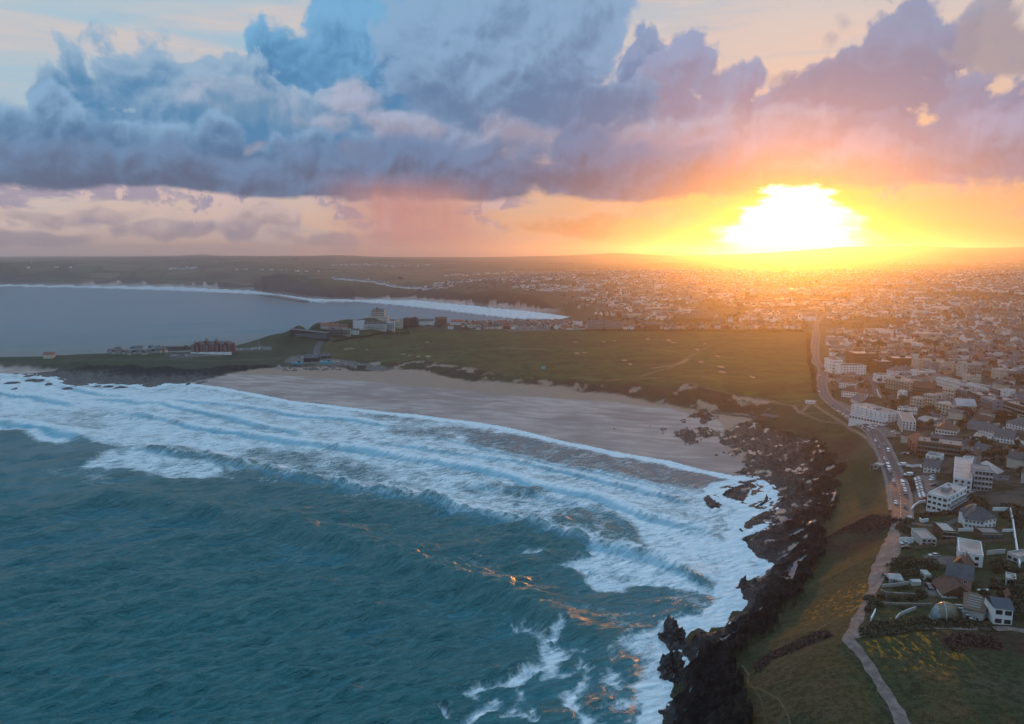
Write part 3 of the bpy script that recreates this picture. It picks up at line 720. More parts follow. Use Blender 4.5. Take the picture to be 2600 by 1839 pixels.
# gardens and ground between the houses
tcol = N.mix(N.ss(N.noise(p2d, 0.05, 4, 0.7), 0.42, 0.58), (0.020, 0.022, 0.010, 1), (0.065, 0.058, 0.05, 1))
tcol = N.mix(N.ss(nf, 0.55, 0.68, 0, 0.5), tcol, (0.10, 0.09, 0.08, 1))
c = N.mix(s2[2], c, tcol)
scr = N.mix(N.ss(nf, 0.38, 0.64), (0.018, 0.012, 0.010, 1), (0.062, 0.036, 0.026, 1))
scr = N.mix(N.ss(nff, 0.5, 0.7, 0, 0.7), scr, (0.09, 0.06, 0.04, 1))
c = N.mix(s2[1], c, scr)
gor = N.mul(s3[1], N.ss(N.noise(N.vm('MULTIPLY', pos, (1, 0.5, 1)), 0.55, 5, 0.7), 0.52, 0.62))
c = N.mix(gor, c, (0.30, 0.135, 0.012, 1))
pv = N.mix(N.ss(nf, 0.35, 0.7), (0.10, 0.088, 0.085, 1), (0.17, 0.145, 0.13, 1))
scarc = N.mix(N.ss(nf, 0.3, 0.7), (0.20, 0.135, 0.095, 1), (0.32, 0.235, 0.175, 1))
c = N.mix(N.ss(N.add(s3[2], N.mul(N.sub(nf, 0.5), 0.5)), 0.15, 1.0), c, scarc)
# sand
sst = N.noise(N.vm('MULTIPLY', N.vm('ADD', pos, N.vm('SCALE', N.noise(pos, 0.02, 2, 0.5, out=1), scale=25.0)), (0.5, 1.0, 1)), 0.018, 6, 0.6)
ripple = N.noise(N.vm('MULTIPLY', N.comb(N.vm('DOT_PRODUCT', pos, (0.94, -0.34, 0)), N.vm('DOT_PRODUCT', pos, (0.34, 0.94, 0)), 0), (0.25, 1.0, 1)), 0.10, 5, 0.6)
drys = N.mix(N.ss(nf, 0.3, 0.7), (0.25, 0.165, 0.125, 1), (0.31, 0.21, 0.155, 1))
wets = N.mix(N.ss(sst, 0.35, 0.65), (0.245, 0.178, 0.160, 1), (0.30, 0.215, 0.185, 1))
wet_ = s1[2]
wetamt = N.ss(N.add(wet_, N.mul(N.sub(sst, 0.5), 0.9)), 0.25, 0.75)
sandc = N.mix(wetamt, drys, wets)
c = N.mix(s1[1], c, sandc)
# rock
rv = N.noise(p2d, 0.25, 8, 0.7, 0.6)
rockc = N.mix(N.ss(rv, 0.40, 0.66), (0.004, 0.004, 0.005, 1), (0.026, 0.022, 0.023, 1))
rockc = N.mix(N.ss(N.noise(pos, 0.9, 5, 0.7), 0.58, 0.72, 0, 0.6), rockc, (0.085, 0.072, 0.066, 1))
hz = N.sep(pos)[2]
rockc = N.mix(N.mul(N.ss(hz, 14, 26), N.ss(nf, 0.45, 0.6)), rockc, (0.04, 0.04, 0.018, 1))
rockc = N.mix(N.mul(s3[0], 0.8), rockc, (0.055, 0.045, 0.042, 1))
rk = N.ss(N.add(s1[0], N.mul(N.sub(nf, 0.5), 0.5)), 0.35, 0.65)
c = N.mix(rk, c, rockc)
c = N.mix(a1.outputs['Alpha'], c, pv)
N.put(bs.inputs['Base Color'], c)
sheen = N.mul(N.mul(s1[1], N.sub(1.0, rk)), wetamt)
film = N.mul(sheen, N.ss(N.add(ripple, N.mul(N.sub(sst, 0.5), 0.8)), 0.30, 0.75))
rgh = N.mix(film, (0.85, 0.85, 0.85, 1), (0.30, 0.30, 0.30, 1))
rockwet = N.mul(rk, N.ss(hz, 7.0, 1.5))
rgh = N.mix(N.mul(rockwet, N.ss(N.noise(pos, 0.5, 4, 0.6), 0.35, 0.55)), rgh, (0.20, 0.20, 0.20, 1))
N.put(bs.inputs['Roughness'], N.sep(rgh)[0])
N.put(bs.inputs['Specular IOR Level'], N.add(0.12, N.add(N.mul(film, 0.9), N.mul(rockwet, 0.5))))
bmp = N.new('ShaderNodeBump'); bmp.inputs['Distance'].default_value = 1.0
hgt = N.add(N.mul(nf, N.mad(rk, 2.6, 0.9)), N.mul(nff, N.mad(rk, 0.9, 0.45)))
N.put(bmp.inputs['Height'], hgt); N.put(bmp.inputs['Strength'], N.mad(N.mul(s1[1], N.sub(1.0, rk)), -0.85, 0.9))
N.l.new(bmp.outputs[0], bs.inputs['Normal'])
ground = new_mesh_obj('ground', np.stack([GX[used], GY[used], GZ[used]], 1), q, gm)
ground['label'] = 'headland, links, beach and reef'
field = smooth(GR, 2400, 3300)*(1-town)
field = np.maximum(field, smooth(GR, 4300, 5500))
add_attr(ground, 'm1', [rock[used], sand[used], wet[used], paved[used]])
add_attr(ground, 'm2', [golf[used], scrub[used], town[used]])
add_attr(ground, 'm3', [field[used], gorse[used], scars[used]])

# ------------------------------------------------------------------ the sea
LINES = {   # crest lines traced on the water: points, height, width in metres, foam on the crest (0..1), foam trailing in front (m)
 'A':  ([(60, 1262), (314, 1284), (373, 1286), (443, 1292), (549, 1312), (627, 1335), (725, 1351), (804, 1376), (898, 1396), (990, 1437), (1087, 1472), (1160, 1500), (1263, 1530), (1351, 1558), (1394, 1580), (1432, 1602), (1500, 1620), (1545, 1648), (1580, 1690)], 3.5, 10.0, 0.0, 0),
 'A0': ([(-200, 1035), (0, 1065), (78, 1078), (157, 1096), (235, 1112), (258, 1117)], 2.4, 9.0, 1.0, 34),
 'B':  ([(262, 1136), (285, 1134), (373, 1139), (470, 1150), (549, 1166), (627, 1183), (706, 1202), (780, 1216), (835, 1229), (918, 1247), (1035, 1263), (1153, 1296), (1231, 1312), (1296, 1320), (1351, 1335), (1388, 1347), (1445, 1367), (1515, 1384), (1602, 1402), (1688, 1425), (1766, 1461), (1845, 1508), (1884, 1538)], 2.3, 7.0, 0.6, 10),
 'C1': ([(-200, 975), (0, 994), (67, 1006), (161, 1018), (220, 1033)], 1.8, 8.0, 0.9, 14),
 'C':  ([(259, 1039), (298, 1040), (337, 1049), (392, 1060), (431, 1065), (486, 1082), (549, 1092), (608, 1100), (725, 1121), (804, 1127), (918, 1142), (1035, 1161), (1133, 1178), (1231, 1194), (1310, 1218), (1388, 1245), (1486, 1257), (1545, 1276), (1604, 1300), (1700, 1327), (1751, 1335), (1806, 1351), (1868, 1374), (1890, 1384)], 1.9, 7.0, 0.9, 12),
 'C2': ([(1130, 1240), (1190, 1232), (1290, 1243), (1380, 1262), (1460, 1281), (1540, 1295), (1590, 1330), (1630, 1370)], 1.5, 6.0, 0.3, 4),
 'D':  ([(200, 1009), (274, 1013), (349, 1018), (431, 1022), (467, 1035), (529, 1047), (608, 1065), (686, 1084), (745, 1094), (800, 1110)], 1.5, 8.0, 0.9, 12),
 'D1': ([(153, 978), (220, 992), (274, 1002), (349, 1006)], 1.3, 8.0, 0.9, 10),
 'E':  ([(431, 1008), (463, 1018), (569, 1023), (647, 1033), (745, 1053), (898, 1065), (918, 1069), (1035, 1088)], 1.1, 7.0, 0.9, 10),
 'F':  ([(918, 1123), (1035, 1135), (1172, 1151), (1290, 1167), (1388, 1186), (1466, 1206), (1545, 1225), (1643, 1249), (1725, 1269), (1790, 1300)], 1.2, 5.0, 0.8, 6),
 'G':  ([(1085, 1102), (1153, 1124), (1270, 1147), (1349, 1170), (1466, 1192), (1584, 1214), (1700, 1253)], 0.7, 4.0, 0.6, 3),
 'G2': ([(1466, 1186), (1584, 1206), (1700, 1243), (1780, 1262)], 0.6, 3.0, 0.3, 2),
 'I':  ([(0, 1020), (50, 1015), (86, 1013), (120, 1016)], 1.3, 7.0, 0.0, 0),
 'J':  ([(300, 1056), (340, 1057), (380, 1064)], 1.6, 6.0, 0.0, 0),
}
wm_sel = SD < 40
wx, wy, wr = GX, GY, GR
HZ = np.zeros_like(GX, dtype=np.float32)
# wind chop and swell as a sum of long-crested waves
rngw = np.random.default_rng(7)
calm = 1-smooth(GR, 1500, 3000)
cdir = radians(112)       # crests run gently up to the right; waves travel away and to the right
for i in range(64):
    lam = 3.4*1.062**i
    th = radians(118) + rngw.normal()*0.30
    kx, ky = cos(th)*2*pi/lam, sin(th)*2*pi/lam
    amp = 0.095*lam**0.52*(1.0 if lam < 40 else 0.5)
    res = GR**2/114000.0*1.0*(GR > 0)
    vis = smooth(lam/np.maximum(res, 0.35), 2.0, 5.0)
    ph = kx*GX + ky*GY + rngw.uniform(0, 6.28) + 0.9*np.sin(GX/(lam*3.6)+i) + 0.8*np.sin(GY/(lam*4.1)+2*i)
    HZ += (amp*vis*(1-np.abs(np.sin(ph*0.5))*1.0)*1.6).astype(np.float32)
HZ -= HZ.mean()
HZ *= (0.30+0.70*smooth(-SD, 10, 120)).astype(np.float32)
foam = np.zeros_like(HZ); lip = np.zeros_like(HZ)
def region(pts, val, soft, wob=6.0, ws=30.0, seed=1):
    global foam
    m = polymask(GX, GY, pts, soft, 0.0, wob, ws, seed)
    foam = foam*(1-m) + val*m
Bl = LINES['B'][0]
surf = [(-200, 1040), (0, 1075), (90, 1090), (200, 1112), (262, 1128)] + Bl[1:] + [(1905, 1545), (2000, 1400), (1960, 1230), (1898, 1200), (1700, 1170)] + list(reversed(SHORE)) + [(-200, 940)]
region(surf, 0.68, 5.0, 5.0)
# thin, streaky water between bores
region([(1150, 1085), (1290, 1098), (1400, 1125), (1600, 1165), (1760, 1195), (1880, 1212), (1830, 1250), (1700, 1240), (1560, 1205), (1400, 1180), (1290, 1150), (1180, 1120)], 0.40, 9.0, 8.0)
region([(1000, 1085), (1140, 1080), (1240, 1108), (1150, 1118), (1000, 1105)], 0.52, 8.0, 8.0)
region([(600, 1125), (800, 1150), (1000, 1190), (1130, 1230), (1000, 1240), (850, 1222), (700, 1190), (600, 1160)], 0.50, 9.0, 10.0)
region([(900, 1040), (990, 1052), (1080, 1068), (1050, 1080), (900, 1060)], 0.55, 6.0, 8.0)
region([(180, 1040), (330, 1062), (380, 1068), (480, 1096), (300, 1105), (150, 1075)], 0.60, 8.0, 9.0)
region([(1400, 1290), (1560, 1310), (1640, 1360), (1650, 1405), (1560, 1390), (1420, 1350), (1300, 1310)], 0.40, 5.0, 6.0)
region([(1310, 1230), (1390, 1250), (1350, 1275), (1250, 1262)], 0.45, 5.0, 5.0)
region([(1600, 1310), (1700, 1335), (1860, 1385), (1900, 1430), (1900, 1520), (1780, 1460), (1680, 1418), (1640, 1395)], 0.80, 5.0, 6.0)
region([(267, 1040), (440, 1070), (560, 1100), (700, 1125), (620, 1150), (520, 1145), (400, 1130), (270, 1120)], 0.72, 6.0, 8.0)
region([(0, 955), (160, 985), (400, 1000), (620, 1010), (450, 1040), (250, 1030), (0, 1050)], 0.80, 6.0, 8.0)
region([(900, 1150), (1040, 1172), (1190, 1200), (1300, 1232), (1150, 1262), (1000, 1225)], 0.66, 6.0, 8.0)
region([(1180, 1250), (1300, 1262), (1450, 1290), (1400, 1330), (1250, 1300)], 0.60, 6.0, 8.0)
# foam left behind the broken crest
region([(262, 1136), (380, 1140), (560, 1170), (700, 1202), (640, 1215), (520, 1222), (400, 1212), (300, 1200), (200, 1195), (240, 1170)], 0.70, 13.0, 14.0, 25.0, 2)
region([(560, 1180), (800, 1225), (1000, 1262), (1160, 1305), (1100, 1320), (900, 1285), (700, 1240), (540, 1215)], 0.32, 6.0, 8.0)
region([(100, 1195), (260, 1185), (300, 1230), (420, 1238), (300, 1245), (160, 1225)], 0.38, 4.0, 8.0)
region([(1500, 1385), (1600, 1404), (1690, 1428), (1770, 1468), (1845, 1515), (1820, 1540), (1690, 1500), (1600, 1515), (1490, 1512), (1470, 1470), (1410, 1440), (1440, 1420), (1500, 1418)], 0.72, 7.0, 9.0, 16.0, 3)
region([(1720, 1500), (1800, 1510), (1850, 1540), (1780, 1545), (1690, 1530)], 0.40, 3.0, 4.0)
region([(1860, 1540), (1790, 1548), (1680, 1574), (1640, 1590), (1570, 1600), (1560, 1640), (1600, 1700), (1600, 1760), (1575, 1800), (1560, 1900), (1660, 1950), (1720, 1780), (1760, 1640), (1860, 1590), (1905, 1545)], 0.72, 9.0, 8.0, 16.0, 4)
region([(1520, 1620), (1560, 1640), (1590, 1700), (1580, 1800), (1520, 1900), (1460, 1900), (1530, 1780), (1540, 1700)], 0.42, 4.0, 8.0, 16.0, 4)
region([(1500, 1560), (1640, 1560), (1700, 1590), (1560, 1600)], 0.34, 4.0, 6.0)
# white patches off the left rocks and behind the bay
region([(-200, 722), (0, 721), (431, 726), (640, 737), (800, 758), (857, 759), (1053, 760), (1210, 775), (1347, 788), (1433, 800), (1485, 810), (1430, 812), (1290, 803), (1200, 793), (1100, 781), (1000, 770), (900, 763), (800, 764), (700, 748), (640, 744), (431, 735), (196, 728), (0, 725), (-200, 725)], 0.72, 10.0, 8.0, 60.0, 6)
region([(690, 850), (740, 845), (780, 848), (775, 860), (700, 858)], 0.85, 4.0, 4.0)
for ln, w_, v_ in (([(1425, 1602), (1406, 1633), (1414, 1661), (1392, 1684), (1351, 1712), (1296, 1743), (1237, 1759), (1180, 1774), (1218, 1784)], 3.0, 0.60),
               ([(1402, 1650), (1408, 1676), (1385, 1695)], 5.5, 0.72),
               ([(1476, 1680), (1468, 1712), (1433, 1719), (1382, 1723)], 2.8, 0.58), ([(1488, 1704), (1484, 1739), (1453, 1770), (1449, 1794), (1472, 1821), (1500, 1839), (1540, 1880)], 4.0, 0.62),
               ([(1265, 1790), (1218, 1813), (1190, 1839), (1170, 1880)], 3.2, 0.6), ([(1327, 1766), (1308, 1794), (1304, 1810)], 2.5, 0.55), ([(1124, 1813), (1135, 1839)], 2.2, 0.55), ([(1350, 1810), (1353, 1835)], 2.2, 0.55),
               ([(1330, 1600), (1370, 1618)], 4.0, 0.45), ([(1300, 1590), (1310, 1605)], 3.0, 0.45), ([(1460, 1655), (1490, 1665)], 4, 0.4), ([(1340, 1412), (1365, 1410)], 5, 0.5), ([(1150, 1448), (1200, 1450), (1235, 1452)], 4, 0.45),
               ([(1440, 1560), (1520, 1555)], 3, 0.45), ([(1540, 1720), (1575, 1760), (1560, 1800)], 6, 0.55), ([(1280, 1830), (1330, 1822)], 3, 0.5)):
    foam = np.maximum(foam, linemask(GX, GY, ln, w_, w_*0.9, 0.0, w_*0.8, 6.0)*min(1, v_+0.10))
# sparse whitecaps
for cx_, cy_, rx_ in ((805, 1377, 2.2), (905, 1411, 2.2), (975, 1435, 2.8), (562, 1376, 3), (440, 1520, 2), (26, 1612, 2.5), (955, 1448, 4)):
    px_, py_ = P(cx_, cy_)
    foam = np.maximum(foam, (1-smooth(np.hypot((GX-px_)/rx_, (GY-py_)/rx_), 0.0, 1.3))*0.42)
crestside = np.zeros_like(HZ)
HZ *= (1-0.62*smooth(foam, 0.3, 0.6)).astype(np.float32)
for nme, (pts, hh, ww, fo, trail) in LINES.items():
    p = wpts(pts)
    # round the traced line a little
    for _ in range(2):
        p = np.concatenate([[p[0]], np.stack([p[:-1]*0.75+p[1:]*0.25, p[:-1]*0.25+p[1:]*0.75], 1).reshape(-1, 2), [p[-1]]])
    lo = p.min(0)-70; hi = p.max(0)+70
    sel = (GX > lo[0]) & (GX < hi[0]) & (GY > lo[1]) & (GY < hi[1]) & (SD < 5)
    xs, ys = GX[sel], GY[sel]
    wob = (fbm(xs/28., ys/28., 3, 90)-0.5)*(7.0 if fo > 0 else 5.0)
    d, s_, t_, L = linedist(xs, ys, p, side=True)
    ds = d*s_ + wob            # positive beyond the crest (towards the shore), negative towards the eye
    taper = np.clip(t_/ (0.12*L+10), 0, 1)*np.clip((L-t_)/(0.10*L+10), 0, 1)
    taper = (taper*taper*(3-2*taper))*(0.75+0.5*fbm(t_/45., t_*0, 3, 91))
    edge_near = (SD[sel] < -6)
    w1, w2 = ww*0.75, ww*1.7
    prof = np.where(ds < 0, np.exp(-(ds/w1)**2), np.exp(-(ds/w2)**2)) - 0.32*np.exp(-((ds+ww*2.0)/(ww*1.2))**2)
    HZ[sel] += (prof*1.55*hh*taper*edge_near).astype(np.float32)
    if fo > 0:
        brk = np.clip(0.62+0.9*fbm(t_/60., t_*0+3, 3, 95), 0, 1)
        c_ = np.exp(-(np.where(ds > 0, ds/(ww*0.9), ds/(ww*0.35)))**2)*taper*fo*brk
        foam[sel] = np.maximum(foam[sel], c_*1.15)
        if trail:
            tr = smooth(-ds, 0, 2)*(1-smooth(-ds, trail*0.5, trail))*taper*fo*brk
            foam[sel] = np.maximum(foam[sel], tr*0.88)
        # smooth teal strip between bore and foam
        lip[sel] = np.maximum(lip[sel], np.exp(-((ds+ww*0.9)/(ww*(0.28+0.40*fbm(t_/30., t_*0+8, 3, 99))))**4)*np.minimum(1, taper*1.4)*(0.45+0.5*fo)*(0.55+0.75*fbm(t_/50., t_*0+6, 3, 93)))
    else:
        crestside[sel] = np.maximum(crestside[sel], np.exp(-((ds+ww)/(ww*1.5))**2)*taper)
# swash edge along the beach and wash round the rocks
shore_sel = (GR < 1300)
edge_n = fbm(GX/14., GY/14., 3, 97)
sw = (1-smooth(-SD, 2.0+10*edge_n, 9+16*edge_n))*shore_sel
foam = np.maximum(foam, sw*0.95)
foam = np.where((GR > 1000) & (SD > -16) & (GR < 2000), np.maximum(foam, 0.55), foam)
HZ *= (0.15+0.85*smooth(-SD, 0.0, 18.0)).astype(np.float32)
HZ += (foam > 0.7)*(fbm(GX/3.0, GY/3.0, 3, 98)-0.5)*0.35*calm
HZ[(SD > -0.5)] *= 0.3
usedw, qw = grid_cut((SD < 3) & (GR > 40))
sm, N, bs = material('sea_water')
fa = N.new('ShaderNodeAttribute', attribute_name='foam'); fs = N.sep(fa.outputs['Color'])
geo = N.new('ShaderNodeNewGeometry'); pos = geo.outputs['Position']
px2 = N.vm('MULTIPLY', pos, (1, 1, 0))
wv = N.noise(px2, 0.06, 3, 0.5, out=1)
pw = N.vm('ADD', px2, N.vm('SCALE', N.vm('SUBTRACT', wv, (0.5, 0.5, 0.5)), scale=9.0))
# streaks drawn out along the backwash
rot = N.comb(N.vm('DOT_PRODUCT', pw, (0.80, 0.60, 0)), N.vm('DOT_PRODUCT', pw, (-0.60, 0.80, 0)), 0)
stn = N.noise(N.vm('MULTIPLY', rot, (0.45, 1.6, 1)), 0.22, 6, 0.68)
lace1 = N.vor(pw, 0.30, 'DISTANCE_TO_EDGE'); lace2 = N.vor(pw, 0.85, 'DISTANCE_TO_EDGE')
lace = N.sub(1.0, N.mn(N.mul(lace1, 2.6), N.mad(lace2, 2.4, 0.15)))
cl = N.noise(pw, 0.05, 5, 0.62)
pat = N.add(N.mul(stn, 0.62), N.add(N.mul(cl, 0.55), N.mul(lace, 0.16)))     # about 0.30 .. 0.95
d_ = fs[0]
thr = N.lin(d_, 0.0, 1.0, 1.04, 0.36)
fm = N.ss(N.sub(pat, thr), -0.08, 0.22)
fm = N.mul(fm, N.ss(d_, 0.03, 0.25))
fmt = N.mx(fm, N.ss(d_, 0.80, 1.0, 0.0, 0.5))
zz = N.sep(pos)[2]
depthc = N.mix(N.ss(N.noise(px2, 0.004, 3, 0.5), 0.35, 0.65), (0.002, 0.125, 0.158, 1), (0.008, 0.165, 0.195, 1))
depthc = N.mix(N.ss(zz, 0.3, 3.0, 0, 0.8), depthc, (0.006, 0.115, 0.120, 1))
depthc = N.mix(N.ss(N.vm('LENGTH', pos), 1100, 2600), depthc, (0.065, 0.175, 0.25, 1))  # far bay: sky reflection put into the body colour, bluer with distance
depthc = N.mix(fs[1], depthc, (0.095, 0.105, 0.105, 1))       # sand-laden shallows
aer = N.ss(d_, 0.15, 0.9, 0.0, 0.55)
depthc = N.mix(aer, depthc, (0.10, 0.24, 0.28, 1))
depthc = N.mix(N.mul(fs[2], 0.7), depthc, (0.05, 0.25, 0.34, 1))
foamc = N.mix(N.ss(stn, 0.35, 0.65), (0.58, 0.72, 0.78, 1), (0.86, 0.88, 0.88, 1))
foamc = N.mix(N.mul(fs[2], 0.9), foamc, (0.15, 0.42, 0.54, 1))
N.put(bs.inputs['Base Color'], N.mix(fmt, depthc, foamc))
N.put(bs.inputs['Roughness'], N.mix(fmt, (0.25, 0.25, 0.25, 1), (0.75, 0.75, 0.75, 1)))
N.l.new(N.sep(bs.inputs['Roughness'].links[0].from_socket)[0], bs.inputs['Roughness'])
bs.inputs['IOR'].default_value = 1.42
N.put(bs.inputs['Specular IOR Level'], N.mad(fmt, -0.5, 0.72))
b1 = N.noise(N.vm('MULTIPLY', N.comb(N.vm('DOT_PRODUCT', px2, (0.88, 0.47, 0)), N.vm('DOT_PRODUCT', px2, (-0.47, 0.88, 0)), 0), (0.35, 1.0, 1)), 0.40, 6, 0.62, 0.6)
b2 = N.noise(pw, 0.09, 4, 0.6)
bmp = N.new('ShaderNodeBump'); bmp.inputs['Distance'].default_value = 1.0
camd = N.vm('LENGTH', N.vm('SUBTRACT', pos, (0, 0, 0)))
amp = N.ss(camd, 300, 3000, 1.8, 6.0, 'LINEAR')
N.put(bmp.inputs['Height'], N.add(N.add(N.mul(N.mul(b1, amp), 2.0), N.mul(b2, 1.6)), N.mul(fm, 0.35)))
bmp.inputs['Strength'].default_value = 0.9
N.l.new(bmp.outputs[0], bs.inputs['Normal'])
sea = new_mesh_obj('sea', np.stack([GX[usedw], GY[usedw], HZ[usedw]], 1), qw, sm)
shallow = (1-smooth(-SD, 40, 330))*smooth(GR, 380, 600)*0.75
shallow = np.maximum(shallow, 0.8*polymask(GX, GY, [(1150, 1085), (1290, 1098), (1600, 1165), (1880, 1212), (1860, 1250), (1600, 1225), (1400, 1180), (1180, 1125)], 15))
add_attr(sea, 'foam', [np.clip(foam, 0, 1)[usedw], shallow[usedw], lip[usedw]])

# ------------------------------------------------------------------ materials for built things
def simple(name, col, rough=0.8, var=0.25, scale=0.35, metal=0.0, spec=0.3, col2=None, rand=0.0, bump=0.0, noise_detail=5):
    m, N, bs = material(name)
    tcn = N.new('ShaderNodeNewGeometry'); pos = tcn.outputs['Position']
    n1 = N.noise(pos, scale, noise_detail, 0.65)
    c2 = col2 or tuple(c*(1-var) for c in col)
    c = N.mix(N.ss(n1, 0.40, 0.66), tuple(col)+(1,), tuple(c2)+(1,))
    n2 = N.noise(N.vm('MULTIPLY', pos, (1, 1, 0.25)), scale*4, 4, 0.6)
    c = N.mix(N.ss(n2, 0.5, 0.8, 0, var), c, tuple(x*0.55 for x in col)+(1,))
    if rand:
        oi = N.new('ShaderNodeObjectInfo')
        c = N.mix(1.0, c, N.mix(oi.outputs['Random'], (1-rand,)*3+(1,), (1+rand*0.5,)*3+(1,)), 'MULTIPLY')
    N.put(bs.inputs['Base Color'], c)
    bs.inputs['Roughness'].default_value = rough; bs.inputs['Metallic'].default_value = metal
    bs.inputs['Specular IOR Level'].default_value = spec
    if bump:
        b = N.new('ShaderNodeBump'); b.inputs['Strength'].default_value = bump; b.inputs['Distance'].default_value = 0.1
        N.put(b.inputs['Height'], n2); N.l.new(b.outputs[0], bs.inputs['Normal'])
    return m
M = dict(
    white=simple('white_render', (0.70, 0.70, 0.69), 0.85, 0.16, 0.12, rand=0.12),
    cream=simple('cream_render', (0.48, 0.43, 0.36), 0.85, 0.18, 0.12, rand=0.15),
    grey=simple('grey_render', (0.27, 0.28, 0.30), 0.85, 0.2, 0.12, rand=0.15),
    pale=simple('pale_stone', (0.42, 0.40, 0.38), 0.9, 0.25, 0.3, rand=0.2),
    brown=simple('brown_cladding', (0.115, 0.078, 0.055), 0.8, 0.35, 0.3, rand=0.15),
    dark=simple('dark_cladding', (0.045, 0.043, 0.045), 0.7, 0.3, 0.3),
    brick=simple('red_brick', (0.19, 0.062, 0.042), 0.9, 0.3, 0.5),
    sun_tint=simple('sun_tint_render', (0.50, 0.25, 0.22), 0.85, 0.2, 0.2),  # pinkish orange is low sunlight painted into the wall colour
    slate=simple('slate_roof', (0.072, 0.070, 0.078), 0.55, 0.35, 0.4, rand=0.35, bump=0.5),
    tile=simple('brown_tile_roof', (0.120, 0.062, 0.042), 0.7, 0.35, 0.4, rand=0.35, bump=0.5),
    red=simple('red_tile_roof', (0.22, 0.075, 0.045), 0.7, 0.3, 0.4, rand=0.2, bump=0.5),
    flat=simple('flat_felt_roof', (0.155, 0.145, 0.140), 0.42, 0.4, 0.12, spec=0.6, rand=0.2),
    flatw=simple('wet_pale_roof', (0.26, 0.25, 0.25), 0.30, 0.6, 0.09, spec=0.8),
    copper=simple('copper_dome', (0.16, 0.135, 0.10), 0.34, 0.35, 0.3, metal=0.8),
    verd=simple('green_copper', (0.08, 0.17, 0.17), 0.5, 0.3, 0.3),
    metal=simple('galvanised_metal', (0.35, 0.35, 0.36), 0.45, 0.2, 0.6, metal=0.6),
    timber=simple('weathered_timber', (0.16, 0.12, 0.09), 0.85, 0.35, 0.8),
    tarmac=simple('tarmac', (0.066, 0.060, 0.062), 0.75, 0.3, 0.22, rand=0.0),
    paintl=simple('road_paint', (0.55, 0.53, 0.50), 0.7, 0.35, 0.7),
    kerb=simple('kerb_stone', (0.15, 0.135, 0.13), 0.85, 0.3, 0.5),
    gravel=simple('trodden_gravel', (0.115, 0.085, 0.072), 0.85, 0.35, 0.35, col2=(0.20, 0.155, 0.135), bump=0.6),
    stonew=simple('stone_wall', (0.20, 0.17, 0.15), 0.9, 0.4, 0.6, bump=0.8),
    boulder=simple('boulder_rock', (0.030, 0.026, 0.026), 0.55, 0.45, 0.5, bump=1.0, spec=0.5),
    greyrock=simple('grey_armour_rock', (0.15, 0.14, 0.135), 0.8, 0.4, 0.6, bump=0.8),
    sandp=simple('heaped_sand', (0.28, 0.23, 0.19), 0.95, 0.2, 0.5),
    teal=simple('turquoise_panel', (0.06, 0.42, 0.46), 0.6, 0.2, 0.5),
    orange=simple('orange_canvas', (0.45, 0.08, 0.02), 0.7, 0.2, 0.5),
    tyre=simple('tyre_rubber', (0.02, 0.02, 0.02), 0.9, 0.1),
    skin=simple('skin', (0.40, 0.25, 0.18), 0.7, 0.05), cloth=simple('dark_clothes', (0.02, 0.02, 0.03), 0.9, 0.1),
    bark=simple('bark', (0.05, 0.038, 0.028), 0.95, 0.3, 1.5),
    hedge=simple('hedge_leaves', (0.030, 0.034, 0.014), 0.9, 0.5, 0.5, col2=(0.055, 0.048, 0.022), rand=0.2),
)
CARCOL = [('white', (0.62, 0.63, 0.64)), ('silver', (0.36, 0.37, 0.38)), ('black', (0.02, 0.02, 0.022)), ('dark blue', (0.02, 0.035, 0.09)), ('red', (0.22, 0.02, 0.02)), ('grey', (0.12, 0.125, 0.13))]
for n_, c_ in CARCOL:
    m, N, bs = material('car_paint_'+n_.replace(' ', '_')); bs.inputs['Base Color'].default_value = c_+(1,)
    bs.inputs['Roughness'].default_value = 0.25; bs.inputs['Coat Weight'].default_value = 0.6; M['car_'+n_] = m
m, N, bs = material('window_glass'); bs.inputs['Base Color'].default_value = (0.018, 0.024, 0.032, 1); bs.inputs['Roughness'].default_value = 0.07
bs.inputs['Specular IOR Level'].default_value = 0.8; M['glass'] = m
m, N, bs = material('pale_glazing'); bs.inputs['Base Color'].default_value = (0.11, 0.17, 0.19, 1); bs.inputs['Roughness'].default_value = 0.12
bs.inputs['Specular IOR Level'].default_value = 0.9; M['glaze'] = m
m, N, bs = material('solar_panel'); bs.inputs['Base Color'].default_value = (0.012, 0.016, 0.030, 1); bs.inputs['Roughness'].default_value = 0.15; M['solar'] = m
m, N, bs = material('tree_leaves')
oi = N.new('ShaderNodeObjectInfo'); gp = N.new('ShaderNodeNewGeometry')
lc = N.mix(N.ss(N.noise(gp.outputs['Position'], 0.5, 4, 0.6), 0.35, 0.65), (0.020, 0.026, 0.010, 1), (0.070, 0.055, 0.024, 1))
N.put(bs.inputs['Base Color'], N.mix(N.mul(oi.outputs['Random'], 0.5), lc, (0.045, 0.030, 0.018, 1))); bs.inputs['Roughness'].default_value = 0.8; M['leaves'] = m

